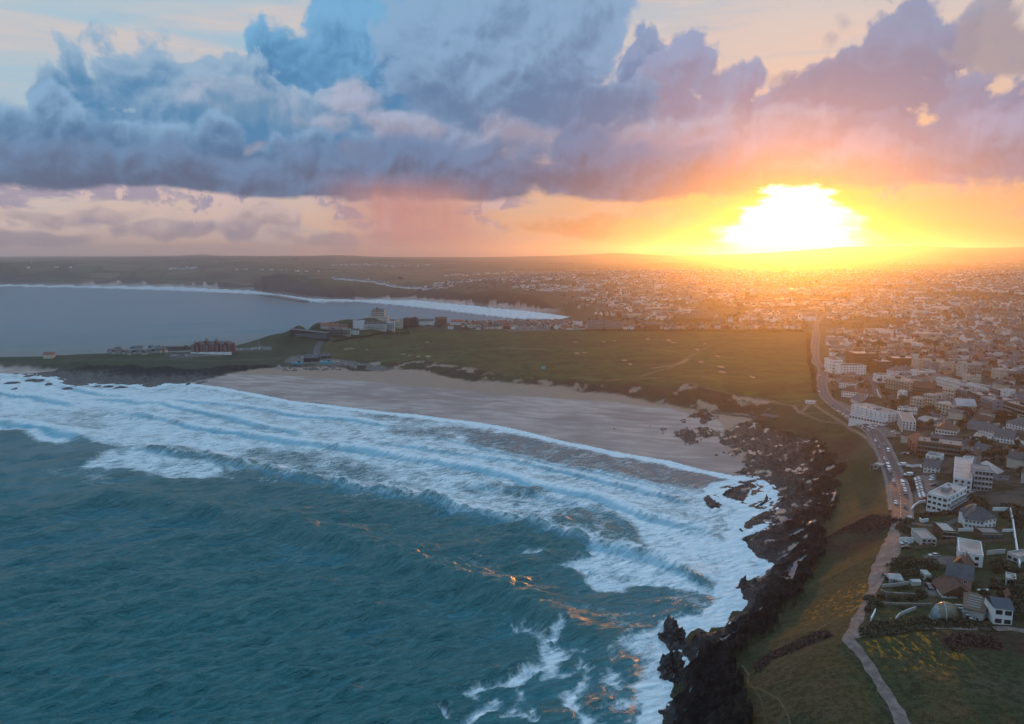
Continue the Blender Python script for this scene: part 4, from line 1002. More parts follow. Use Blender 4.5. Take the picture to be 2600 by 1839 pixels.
# ------------------------------------------------------------------ mesh helper
class MB:
    def __init__(s): s.v = []; s.f = []; s.mi = []
    def poly(s, pts, mi=0):
        b = len(s.v); s.v += [tuple(p) for p in pts]; s.f.append(tuple(range(b, b+len(pts)))); s.mi.append(mi); return s
    def hexa(s, a, mi=0):          # eight corners: bottom ring then top ring
        b = len(s.v); s.v += [tuple(p) for p in a]
        for q in ((3, 2, 1, 0), (4, 5, 6, 7), (0, 1, 5, 4), (1, 2, 6, 5), (2, 3, 7, 6), (3, 0, 4, 7)):
            s.f.append(tuple(b+i for i in q)); s.mi.append(mi)
        return s
    def box(s, x0, y0, z0, x1, y1, z1, mi=0):
        return s.hexa([(x0, y0, z0), (x1, y0, z0), (x1, y1, z0), (x0, y1, z0), (x0, y0, z1), (x1, y0, z1), (x1, y1, z1), (x0, y1, z1)], mi)
    def bar(s, p, q, r, mi=0, r2=None, n=6):
        r2 = r if r2 is None else r2
        p = np.array(p, float); q = np.array(q, float); d = q-p; L = np.linalg.norm(d); d /= L
        a = np.cross(d, (0, 0, 1) if abs(d[2]) < 0.9 else (1, 0, 0)); a /= np.linalg.norm(a); c = np.cross(d, a)
        b = len(s.v)
        for k in range(n):
            t = 2*pi*k/n; s.v.append(tuple(p+(a*cos(t)+c*sin(t))*r))
        for k in range(n):
            t = 2*pi*k/n; s.v.append(tuple(q+(a*cos(t)+c*sin(t))*r2))
        for k in range(n):
            s.f.append((b+k, b+(k+1) % n, b+n+(k+1) % n, b+n+k)); s.mi.append(mi)
        s.f.append(tuple(b+k for k in reversed(range(n)))); s.mi.append(mi)
        s.f.append(tuple(b+n+k for k in range(n))); s.mi.append(mi)
        return s
    def gable(s, x0, y0, x1, y1, z, h, along='x', th=0.25, mi=0):
        """pitched roof, open gable ends closed"""
        if along == 'x':
            ym = (y0+y1)/2
            s.poly([(x0, y0, z), (x1, y0, z), (x1, ym, z+h), (x0, ym, z+h)], mi); s.poly([(x1, y1, z), (x0, y1, z), (x0, ym, z+h), (x1, ym, z+h)], mi)
            s.poly([(x0, y1, z), (x0, y0, z), (x0, ym, z+h)], mi); s.poly([(x1, y0, z), (x1, y1, z), (x1, ym, z+h)], mi)
        else:
            xm = (x0+x1)/2
            s.poly([(x0, y1, z), (x0, y0, z), (xm, y0, z+h), (xm, y1, z+h)], mi); s.poly([(x1, y0, z), (x1, y1, z), (xm, y1, z+h), (xm, y0, z+h)], mi)
            s.poly([(x0, y0, z), (x1, y0, z), (xm, y0, z+h)], mi); s.poly([(x1, y1, z), (x0, y1, z), (xm, y1, z+h)], mi)
        s.poly([(x0, y1, z), (x1, y1, z), (x1, y0, z), (x0, y0, z)], mi)
        return s
    def hip(s, x0, y0, x1, y1, z, h, mi=0):
        w, d = x1-x0, y1-y0
        if w >= d: a, b = (x0+d/2*0.9, (y0+y1)/2, z+h), (x1-d/2*0.9, (y0+y1)/2, z+h)
        else: a, b = ((x0+x1)/2, y0+w/2*0.9, z+h), ((x0+x1)/2, y1-w/2*0.9, z+h)
        c = [(x0, y0, z), (x1, y0, z), (x1, y1, z), (x0, y1, z)]
        if w >= d:
            s.poly([c[0], c[1], b, a], mi); s.poly([c[1], c[2], b], mi); s.poly([c[2], c[3], a, b], mi); s.poly([c[3], c[0], a], mi)
        else:
            s.poly([c[0], c[1], a], mi); s.poly([c[1], c[2], b, a], mi); s.poly([c[2], c[3], b], mi); s.poly([c[3], c[0], a, b], mi)
        s.poly(c[::-1], mi)
        return s
    def mesh(s, name, mats):
        me = bpy.data.meshes.new(name); me.from_pydata(s.v, [], s.f)
        for m_ in (mats if isinstance(mats, (list, tuple)) else [mats]): me.materials.append(m_)
        if any(s.mi): me.polygons.foreach_set('material_index', s.mi)
        me.update(); return me
    def build(s, name, mats, parent=None, loc=None):
        o = bpy.data.objects.new(name, s.mesh(name, mats)); sc.collection.objects.link(o)
        if parent: o.parent = parent
        if loc: o.location = loc
        return o
def tag(o, label=None, cat=None, group=None, kind=None):
    if label: o['label'] = label
    if cat: o['category'] = cat
    if group: o['group'] = group
    if kind: o['kind'] = kind
    return o
def empty(name, loc, rz=0.0):
    o = bpy.data.objects.new(name, None); sc.collection.objects.link(o)
    o.location = loc; o.rotation_euler = (0, 0, rz); o.empty_display_size = 0.5
    return o
def inst(name, me, parent, loc=(0, 0, 0), rz=0.0, scale=None):
    o = bpy.data.objects.new(name, me); sc.collection.objects.link(o)
    o.parent = parent; o.location = loc; o.rotation_euler = (0, 0, rz)
    if scale: o.scale = scale
    return o
def copy_tree(o, parent=None):
    c = o.copy(); sc.collection.objects.link(c)
    if parent: c.parent = parent
    for ch in o.children: copy_tree(ch, c)
    return c
def gz(x, y): return float(height(x, y)[0])

# a unit window: 1 m wide and high, standing on the plane y = 0, looking to -y
def window_mesh(fm, gm_, name):
    b = MB()
    b.box(-0.5, -0.05, 0, -0.42, 0.06, 1, 0); b.box(0.42, -0.05, 0, 0.5, 0.06, 1, 0); b.box(-0.42, -0.05, 0.93, 0.42, 0.06, 1, 0); b.box(-0.42, -0.08, 0, 0.42, 0.06, 0.07, 0)
    b.box(-0.03, -0.045, 0.07, 0.03, 0.05, 0.93, 0)
    b.box(-0.42, -0.02, 0.07, -0.03, 0.04, 0.93, 1); b.box(0.03, -0.02, 0.07, 0.42, 0.04, 0.93, 1)
    return b.mesh(name, [fm, gm_])
WIN = {'w': window_mesh(M['white'], M['glass'], 'window'), 'd': window_mesh(M['dark'], M['glass'], 'window'), 'b': window_mesh(M['dark'], M['glaze'], 'window')}

TAKEN = []     # (x, y, radius): ground already built on
def Z1(x, y): return (2000+x*0.26132, 850+y*0.26132)
def Z2(x, y): return (2000+x*0.26132, 1150+y*0.26132)
def Z3(x, y): return (2000+x*0.26132, 1450+y*0.26132)
def ZH(x, y): return (500+x*0.30488, 750+y*0.30488)
def ZT(x, y): return (1200+x*0.30488, 780+y*0.30488)
def S(x, y): return (x, y)
ZF = {Z1: 3.8267, Z2: 3.8267, Z3: 3.8267, ZH: 3.28, ZT: 3.28, S: 1.0}

def frame(Zf, A, B, C=None, depth=None):
    a = np.array(G(*Zf(*A))); b = np.array(G(*Zf(*B)))
    if C is None and hypot(a[0], a[1]) > 850:       # seen at a grazing angle: keep the front square to the row
        bx_, by_ = P(*Zf(*B), a[2]); k_ = a[1]/by_; b = np.array((bx_*k_, a[1]+0.06*(bx_*k_-a[0]), 0)); b[2] = float(base_h(b[0], b[1])[0])
    e = b[:2]-a[:2]; w = float(np.hypot(*e)); e = e/w
    n = np.array([-e[1], e[0]])
    if C is not None:
        c = np.array(G(*Zf(*C)))
        if np.dot(c[:2]-a[:2], n) < 0: n = -n
        depth = float(np.hypot(*(c[:2]-a[:2])))
    elif np.dot(a[:2], n) < 0: n = -n
    flip = (e[0]*n[1]-e[1]*n[0]) < 0
    if flip:      # keep a right-handed frame: start from B
        a, b = b, a; e = -e
    cor = [a[:2], a[:2]+e*w, a[:2]+e*w+n*depth, a[:2]+n*depth]
    zs = base_h(np.array([c_[0] for c_ in cor]), np.array([c_[1] for c_ in cor]))
    z0 = float(np.median([a[2], b[2]]))
    ctr = (cor[0]+cor[2])/2
    TAKEN.append((ctr[0], ctr[1], 0.5*hypot(w, depth)*0.85, cor))
    dist = float(np.hypot(*a[:2]))
    return a[0], a[1], z0, atan2(e[1], e[0]), w, depth, dist, float(zs.min())

def bld(kind, label, cat, Zf, A, B, hp, wall='white', roof='flat', rm=None, C=None, d=12.0, st=2, nf=6, nl=0, nr=0, wk='w', group=None, rh=None, along='x', ww=1.3, wh=1.3, bal=None, chim=0, plinth=None, band=None, top=None, z=None):
    x, y, z0, rz, w, dep, dist, zmin = frame(Zf, A, B, C, d)
    h = hp/ZF[Zf]*dist/F*1.02
    root = empty(kind, (x, y, z0), rz)
    tag(root, label, cat, group)
    low = min(zmin-z0, 0)-1.2
    wb = MB().box(0, 0, low, w, dep, h)
    if roof == 'flat':
        wb.box(0, 0, h, w, 0.3, h+0.55); wb.box(0, dep-0.3, h, w, dep, h+0.55); wb.box(0, 0.3, h, 0.3, dep-0.3, h+0.55); wb.box(w-0.3, 0.3, h, w, dep-0.3, h+0.55)
    wb.build('wall', M[wall], root)
    rm = rm or ('flat' if roof == 'flat' else 'slate')
    if roof == 'flat':
        r_ = MB().box(0.3, 0.3, h+0.003, w-0.3, dep-0.3, h+0.16).build('roof', M[rm], root)
        if w > 12 and dep > 8:
            rg = random.Random(int(x*7+y)); u0 = w*rg.uniform(0.15, 0.7); v0 = dep*rg.uniform(0.35, 0.5)
            MB().box(u0, v0, h+0.16, u0+min(5, w*0.2), v0+3, h+2.0).build('roof_housing', M['grey' if wall == 'white' else 'dark'], r_)
            for k in range(rg.randint(1, 4)):
                u1, v1 = w*rg.uniform(0.08, 0.9), dep*rg.uniform(0.12, 0.85)
                MB().box(u1, v1, h+0.16, u1+1.2, v1+1.0, h+0.8).build('roof_light', M['glaze'], r_)
    else:
        rh = rh if rh is not None else (min(w, dep)*0.38)
        o_ = 0.45; rb = MB()
        (rb.hip(-o_, -o_, w+o_, dep+o_, h+0.01, rh) if roof == 'hip' else rb.gable(-o_, -o_, w+o_, dep+o_, h+0.01, rh, along))
        r_ = rb.build('roof', M[rm], root)
        for k in range(chim):
            u0 = w*(k+0.5)/chim if along == 'x' else w/2-0.5; v0 = dep/2-0.4 if along == 'x' else dep*(k+0.5)/chim
            MB().box(u0, v0, h+rh*0.55, u0+1.3, v0+0.8, h+rh+1.1).build('chimney', M['brick' if wall == 'brick' else 'pale'], r_)
    sh = h/st
    cnt = [0]
    def row(n, L, face):
        if n <= 0: return
        for s_ in range(st):
            for k in range(n):
                if cnt[0] >= 100: return
                t = L*(k+0.5)/n; zz = sh*s_ + sh*0.28
                w_ = min(ww, L/n*0.72); h_ = min(wh, sh*0.6)
                if face == 'f': loc, r = (t, -0.01, zz), 0
                elif face == 'l': loc, r = (-0.01, t, zz), -pi/2
                else: loc, r = (w+0.01, t, zz), pi/2
                inst('window', WIN[wk], root, loc, r, (w_, 1, h_)); cnt[0] += 1
    row(nf, w, 'f'); row(nl, dep, 'l'); row(nr, dep, 'r')
    if bal:
        for s_ in range(1, st):
            b = MB().box(0.4, -1.5, sh*s_-0.12, w-0.4, -0.01, sh*s_+0.1, 0); b.box(0.4, -1.5, sh*s_+0.1, w-0.4, -1.42, sh*s_+1.1, 1)
            b.build('balcony', [M[bal], M['glaze']], root)
    if band:
        for s_ in range(1, st+1):
            MB().box(-0.06, -0.12, sh*s_-0.35, w+0.06, -0.004, sh*s_-0.05).build('string_course', M[band], root)
    if plinth: MB().box(-0.3, -2.5, low, w+0.3, -0.01, sh*0.95).build('ground_floor', M[plinth], root)
    return root, w, dep, h

# ------------------------------------------------------------------ road, pavements, paths: draped sheets
def drape(name, pts, half, mat, lift, zf=None, kind='structure', ragged=0.0, step=3.0, off=0.0, wfun=None):
    p = np.array([G(a[0], a[1])[:2] for a in pts])
    for _ in range(3):
        p = np.concatenate([[p[0]], np.stack([p[:-1]*0.75+p[1:]*0.25, p[:-1]*0.25+p[1:]*0.75], 1).reshape(-1, 2), [p[-1]]])
    seg = np.hypot(*(p[1:]-p[:-1]).T); cum = np.concatenate([[0], np.cumsum(seg)])
    n = max(2, int(cum[-1]/step)); tt = np.linspace(0, cum[-1], n)
    cx = np.interp(tt, cum, p[:, 0]); cy = np.interp(tt, cum, p[:, 1])
    tx = np.gradient(cx); ty = np.gradient(cy); L = np.hypot(tx, ty); nx, ny = -ty/L, tx/L
    K = 7; vs = []; fs_ = []
    hw = np.full(n, half) if wfun is None else np.array([wfun(t/cum[-1]) for t in tt])
    rg = np.random.default_rng(3)
    el = ragged*(fbm(tt/5.0, tt*0+1, 3, 7)-0.5)*2; er = ragged*(fbm(tt/5.0, tt*0+9, 3, 8)-0.5)*2
    P_ = []
    for k in range(K):
        u = -1+2*k/(K-1)
        o_ = off + u*hw + (el if k == 0 else er if k == K-1 else 0)
        P_.append(np.stack([cx+nx*o_, cy+ny*o_], 1))
    P_ = np.stack(P_, 1)
    zz = np.maximum(height(P_[:, :, 0].ravel(), P_[:, :, 1].ravel()), base_h(P_[:, :, 0].ravel(), P_[:, :, 1].ravel())-0.3).reshape(n, K)
    zz = np.maximum(zz, zz.mean(1, keepdims=True)*0+zz) + lift
    V = np.concatenate([P_, zz[..., None]], 2).reshape(-1, 3)
    idx = np.arange(n*K).reshape(n, K)
    q = np.stack([idx[:-1, :-1], idx[:-1, 1:], idx[1:, 1:], idx[1:, :-1]], -1).reshape(-1, 4)
    v0, v1, v2 = V[q[0, 0]], V[q[0, 1]], V[q[0, 2]]
    if np.cross(v1-v0, v2-v0)[2] < 0: q = q[:, ::-1]
    o = new_mesh_obj(name, V, q, mat, kind)
    o['_c'] = 0; del o['_c']
    return o, cx, cy, nx, ny, tt
ROADC = {}
rd = drape('road', ROAD, 4.0, M['tarmac'], 0.22); ROADC['road'] = rd
drape('pavement', ROAD, 1.0, M['kerb'], 0.34, off=-5.0)
drape('pavement', ROAD[1:-3], 0.9, M['kerb'], 0.34, off=4.9)
drape('footpath', FOOTPATH, 2.6, M['gravel'], 0.14, ragged=0.9, step=1.2, wfun=lambda t: 1.9+2.1*(t > 0.5)*min(1, (t-0.5)*6))
drape('road', FAR_ROAD, 5.5, M['tarmac'], 0.3)
drape('track', [(2165, 1618), (2240, 1608), (2330, 1600), (2400, 1596), (2500, 1602), (2560, 1600), (2640, 1612)], 1.6, M['gravel'], 0.15, ragged=0.5, step=2)
drape('side_road', [(2227, 1108), (2260, 1112), (2330, 1108), (2460, 1116), (2640, 1122)], 3.2, M['tarmac'], 0.20)
drape('side_road', [(2200, 945), (2212, 965), (2222, 985), (2232, 1008)], 3.0, M['tarmac'], 0.20)
drape('side_road', [(2088, 932), (2112, 934), (2140, 934)], 3.5, M['tarmac'], 0.23)
drape('side_road', [(2290, 1325), (2330, 1332), (2390, 1338), (2430, 1322), (2470, 1310)], 2.0, M['tarmac'], 0.16)
def dashes(rd, offs, dash, gap, w, name='lane_marking', lift=0.03):
    o, cx, cy, nx, ny, tt = rd
    b = MB(); t = 4.0
    while t < tt[-1]-8:
        q = []
        for a in (t, t+dash):
            x = np.interp(a, tt, cx); y = np.interp(a, tt, cy); u = np.interp(a, tt, nx); v = np.interp(a, tt, ny)
            q.append((x+u*(offs-w), y+v*(offs-w))); q.append((x+u*(offs+w), y+v*(offs+w)))
        zs = [max(gz(*p_), float(base_h(*p_)[0])-0.3)+0.22+lift+0.02 for p_ in q]
        b.poly([(q[0][0], q[0][1], zs[0]), (q[1][0], q[1][1], zs[1]), (q[3][0], q[3][1], zs[3]), (q[2][0], q[2][1], zs[2])][::-1])
        t += dash+gap
    m_ = b.build(name, M['paintl']); m_['kind'] = 'structure'
dashes(rd, 0.0, 3.0, 4.0, 0.12)

# ------------------------------------------------------------------ landmark buildings, nearest first
# --- the lane of houses by the footpath
def dome_house():
    # egg-shaped copper shell with a glazed end, next to a fan of roof lights
    x, y, z = G(*Z3(1540, 460)); d_ = hypot(x, y); s = d_/F/ZF[Z3]
    root = tag(empty('dome_house', (x, y, z-0.3), radians(-12)), 'copper egg-shaped dome with glazed end beside a fan roof', 'house')
    L, Rr, Hh = 150*s*0.86, 96*s, 105*s*1.25
    b = MB(); nu, nv = 28, 12; Hh *= 1.15
    for j in range(nv+1):
        for i in range(nu):
            a = 2*pi*i/nu; e = (pi/2)*j/nv
            X = cos(a)*cos(e)*L; Y = sin(a)*cos(e)*Rr*(1-0.12*cos(a)); Zz = sin(e)*Hh
            b.v.append((X, Y, Zz))
    for j in range(nv):
        for i in range(nu):
            i2 = (i+1) % nu
            cxx = (b.v[j*nu+i][0]+b.v[j*nu+i2][0])/2
            b.f.append((j*nu+i, j*nu+i2, (j+1)*nu+i2, (j+1)*nu+i)); b.mi.append(1 if cxx < -L*0.62 and j < 9 else 0)
    o = b.build('dome_shell', [M['copper'], M['glaze']], root)
    for p_ in o.data.polygons: p_.use_smooth = True
    rb = MB()
    for j in range(nv*2):
        e1, e2 = pi*j/(nv*2), pi*(j+1)/(nv*2)
        rb.bar((-L*0.25, cos(e1)*Rr*1.0, sin(e1)*Hh*0.985), (-L*0.25, cos(e2)*Rr*1.0, sin(e2)*Hh*0.985), 0.22)
    rb.build('ridge_rib', M['metal'], root)
    for k in range(7):
        a = radians(150+k*10)
        MB().bar((cos(a)*L*1.01, sin(a)*Rr*1.08, 0), (cos(a)*L*0.70, sin(a)*Rr*0.75, Hh*0.70), 0.12).build('glazing_bar', M['white'], root)
    for k in range(5):
        MB().box(L*0.55+k*0.55, 1.0-k*1.7, Hh*0.80-k*0.35, L*0.55+2.4+k*0.3, 1.9-k*1.7, Hh*0.80-k*0.35+0.25).build('roof_light', M['glaze'], root)
    MB().box(-L*1.25, -Rr*1.35, -0.8, L*1.0, -Rr*1.05, 0.45).build('terrace_wall', M['pale'], root)
    TAKEN.append((x, y, L, None))
dome_house()
def fan_house():
    x, y, z0, rz, w, dep, dist, zm = frame(Z3, (1705, 470), (1890, 505), None, 15.0)
    root = tag(empty('garden_studio', (x, y, z0), rz), 'low studio with curved solar roof joined to the copper dome', 'house')
    h = 95/ZF[Z3]*dist/F
    pts = [(0, 0), (w*1.0, 0), (w*1.25, dep*0.35), (w*1.15, dep*0.75), (w*0.55, dep*1.05), (-w*0.15, dep*0.9), (-w*0.1, dep*0.4)]
    b = MB(); n = len(pts)
    for i in range(n):
        p, q = pts[i], pts[(i+1) % n]
        b.poly([(p[0], p[1], -1.5), (q[0], q[1], -1.5), (q[0], q[1], h), (p[0], p[1], h)])
    b.build('wall', M['pale'], root)
    r = MB(); r.poly([(p[0]*1.04-0.2, p[1]*1.04-0.3, h+0.3) for p in pts])
    for i in range(n):
        p, q = pts[i], pts[(i+1) % n]
        r.poly([(p[0]*1.04-0.2, p[1]*1.04-0.3, h), (q[0]*1.04-0.2, q[1]*1.04-0.3, h), (q[0]*1.04-0.2, q[1]*1.04-0.3, h+0.3), (p[0]*1.04-0.2, p[1]*1.04-0.3, h+0.3)])
    ro = r.build('roof', M['brown'], root)
    for k in range(5):
        MB().box(w*0.12, dep*(0.16+0.15*k), h+0.3, w*0.85, dep*(0.16+0.15*k)+0.55, h+0.5).build('roof_light', M['glaze'], ro)
    inst('window', WIN['w'], root, (w*0.62, -0.01, 0.7), 0, (2.6, 1, 1.0)); inst('door', WIN['d'], root, (w*0.25, -0.01, 0), 0, (1.5, 1, 2.2))
fan_house()
bld('white_house', 'white house with solar panel roof right of the dome', 'house', Z3, (1995, 530), (2175, 538), 150, 'white', 'gable', 'solar', d=9, st=2, nf=2, wk='d', ww=3.2, wh=1.6, rh=2.0)
bld('long_house', 'brown roofed gabled house just behind the copper dome', 'house', Z3, (1500, 268), (1830, 278), 20, 'white', 'gable', 'tile', d=12, st=1, nf=3, along='y', rh=4.6, ww=1.0)
bld('tall_house', 'tall slate roofed house, orange sunlight painted into its walls, behind the brown roof', 'house', Z3, (1530, 165), (1780, 205), 105, 'sun_tint', 'gable', 'slate', d=10, st=2, nf=2, nl=2, along='x', rh=4.2)  # orange sun on the walls is put into their colour
bld('chalet_house', 'small steep gabled house with orange lit roof', 'house', Z2, (1585, 1150), (1750, 1185), 45, 'sun_tint', 'gable', 'tile', d=9, st=1, nf=2, nl=1, along='y', rh=4.5, chim=1)  # walls share the colour with painted sunlight in it
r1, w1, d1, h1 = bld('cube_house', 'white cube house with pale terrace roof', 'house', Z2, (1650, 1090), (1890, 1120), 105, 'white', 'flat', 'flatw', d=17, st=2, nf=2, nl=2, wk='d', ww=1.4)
bld('garden_hut', 'small white flat roofed hut with wide window at lane edge', 'hut', Z3, (2112, 150), (2215, 160), 62, 'pale', 'flat', 'flatw', d=6, st=1, nf=1, wk='d', ww=3.0, wh=1.8)
bld('shed', 'tiny gabled shed among bushes right of the dome', 'shed', Z3, (2125, 298), (2175, 302), 30, 'pale', 'gable', 'tile', d=5, st=1, nf=1, along='y', rh=1.8)
bld('low_shed', 'open fronted pale shed by the long white wall', 'shed', Z2, (2125, 1040), (2235, 1075), 55, 'pale', 'flat', 'flatw', d=9, st=1, nf=2, wk='d', ww=1.6)
bld('detached_villa', 'white villa with twin hipped slate roof and skylights', 'house', Z2, (1712, 735), (1900, 745), 75, 'white', 'hip', 'slate', d=15, st=2, nf=5, nr=3, rh=4.6, chim=1)
bld('detached_villa_wing', 'white hipped wing on the right of the slate villa', 'house', Z2, (1905, 745), (2020, 715), 75, 'white', 'hip', 'slate', d=13, st=2, nf=3, nr=2, rh=4.2)
bld('glass_pavilion', 'timber slatted pavilion with glazed roof', 'house', Z2, (1500, 845), (1645, 850), 70, 'brown', 'flat', 'glaze', d=12, st=2, nf=3, wk='d', ww=2.2, band='cream')
bld('timber_studio', 'long low timber studio with turquoise window by lane', 'house', Z2, (1885, 850), (2080, 838), 50, 'brown', 'flat', 'flat', d=7, st=1, nf=4, wk='b', ww=1.8, band='cream')
bld('half_built_house', 'half-built house with stepped bare concrete terraces', 'house', Z2, (1300, 905), (1440, 910), 60, 'pale', 'flat', 'flatw', d=12, st=2, nf=3, wk='d')
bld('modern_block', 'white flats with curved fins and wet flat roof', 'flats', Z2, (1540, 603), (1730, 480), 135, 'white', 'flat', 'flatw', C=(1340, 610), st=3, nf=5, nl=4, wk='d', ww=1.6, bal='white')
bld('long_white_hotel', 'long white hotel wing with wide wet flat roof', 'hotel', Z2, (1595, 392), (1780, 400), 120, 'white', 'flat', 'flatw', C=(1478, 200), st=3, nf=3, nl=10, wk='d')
bld('gabled_lodge', 'white gabled lodge at the head of the car park', 'house', Z2, (1315, 195), (1470, 200), 55, 'white', 'gable', 'slate', d=10, st=2, nf=4, nl=2, rh=4.0, chim=1)
bld('banded_block', 'blue grey block with horizontal bands of glazing', 'flats', Z2, (1800, 372), (1980, 375), 170, 'grey', 'flat', 'flat', d=12, st=4, nf=5, wk='d', ww=3.0, wh=1.3, band='white')
bld('round_end_barn', 'dull ribbed barn with a rounded end', 'barn', Z2, (2040, 268), (2150, 262), 45, 'grey', 'gable', 'flatw', d=22, st=1, nf=2, along='y', rh=2.0)
bld('white_annexe', 'white annexe between long hotel roof and banded block', 'annexe', Z2, (1690, 160), (1790, 165), 75, 'white', 'flat', 'flat', d=9, st=2, nf=2)
bld('grey_link_building', 'grey roofed link building above the gabled lodge', 'annexe', Z1, (1335, 1240), (1480, 1250), 55, 'white', 'flat', 'flat', d=10, st=2, nf=3)
bld('scaffolded_block', 'flat roofed block wrapped in scaffolding and netting', 'flats', Z1, (1250, 1182), (1680, 1192), 110, 'brown', 'flat', 'flat', d=16, st=3, nf=12, wk='d', band='timber', bal='timber')
bld('brick_house', 'red roofed brick house left of the scaffolded block', 'house', Z1, (1160, 1085), (1250, 1165), 75, 'brick', 'gable', 'red', d=12, st=3, nf=3, rh=4)
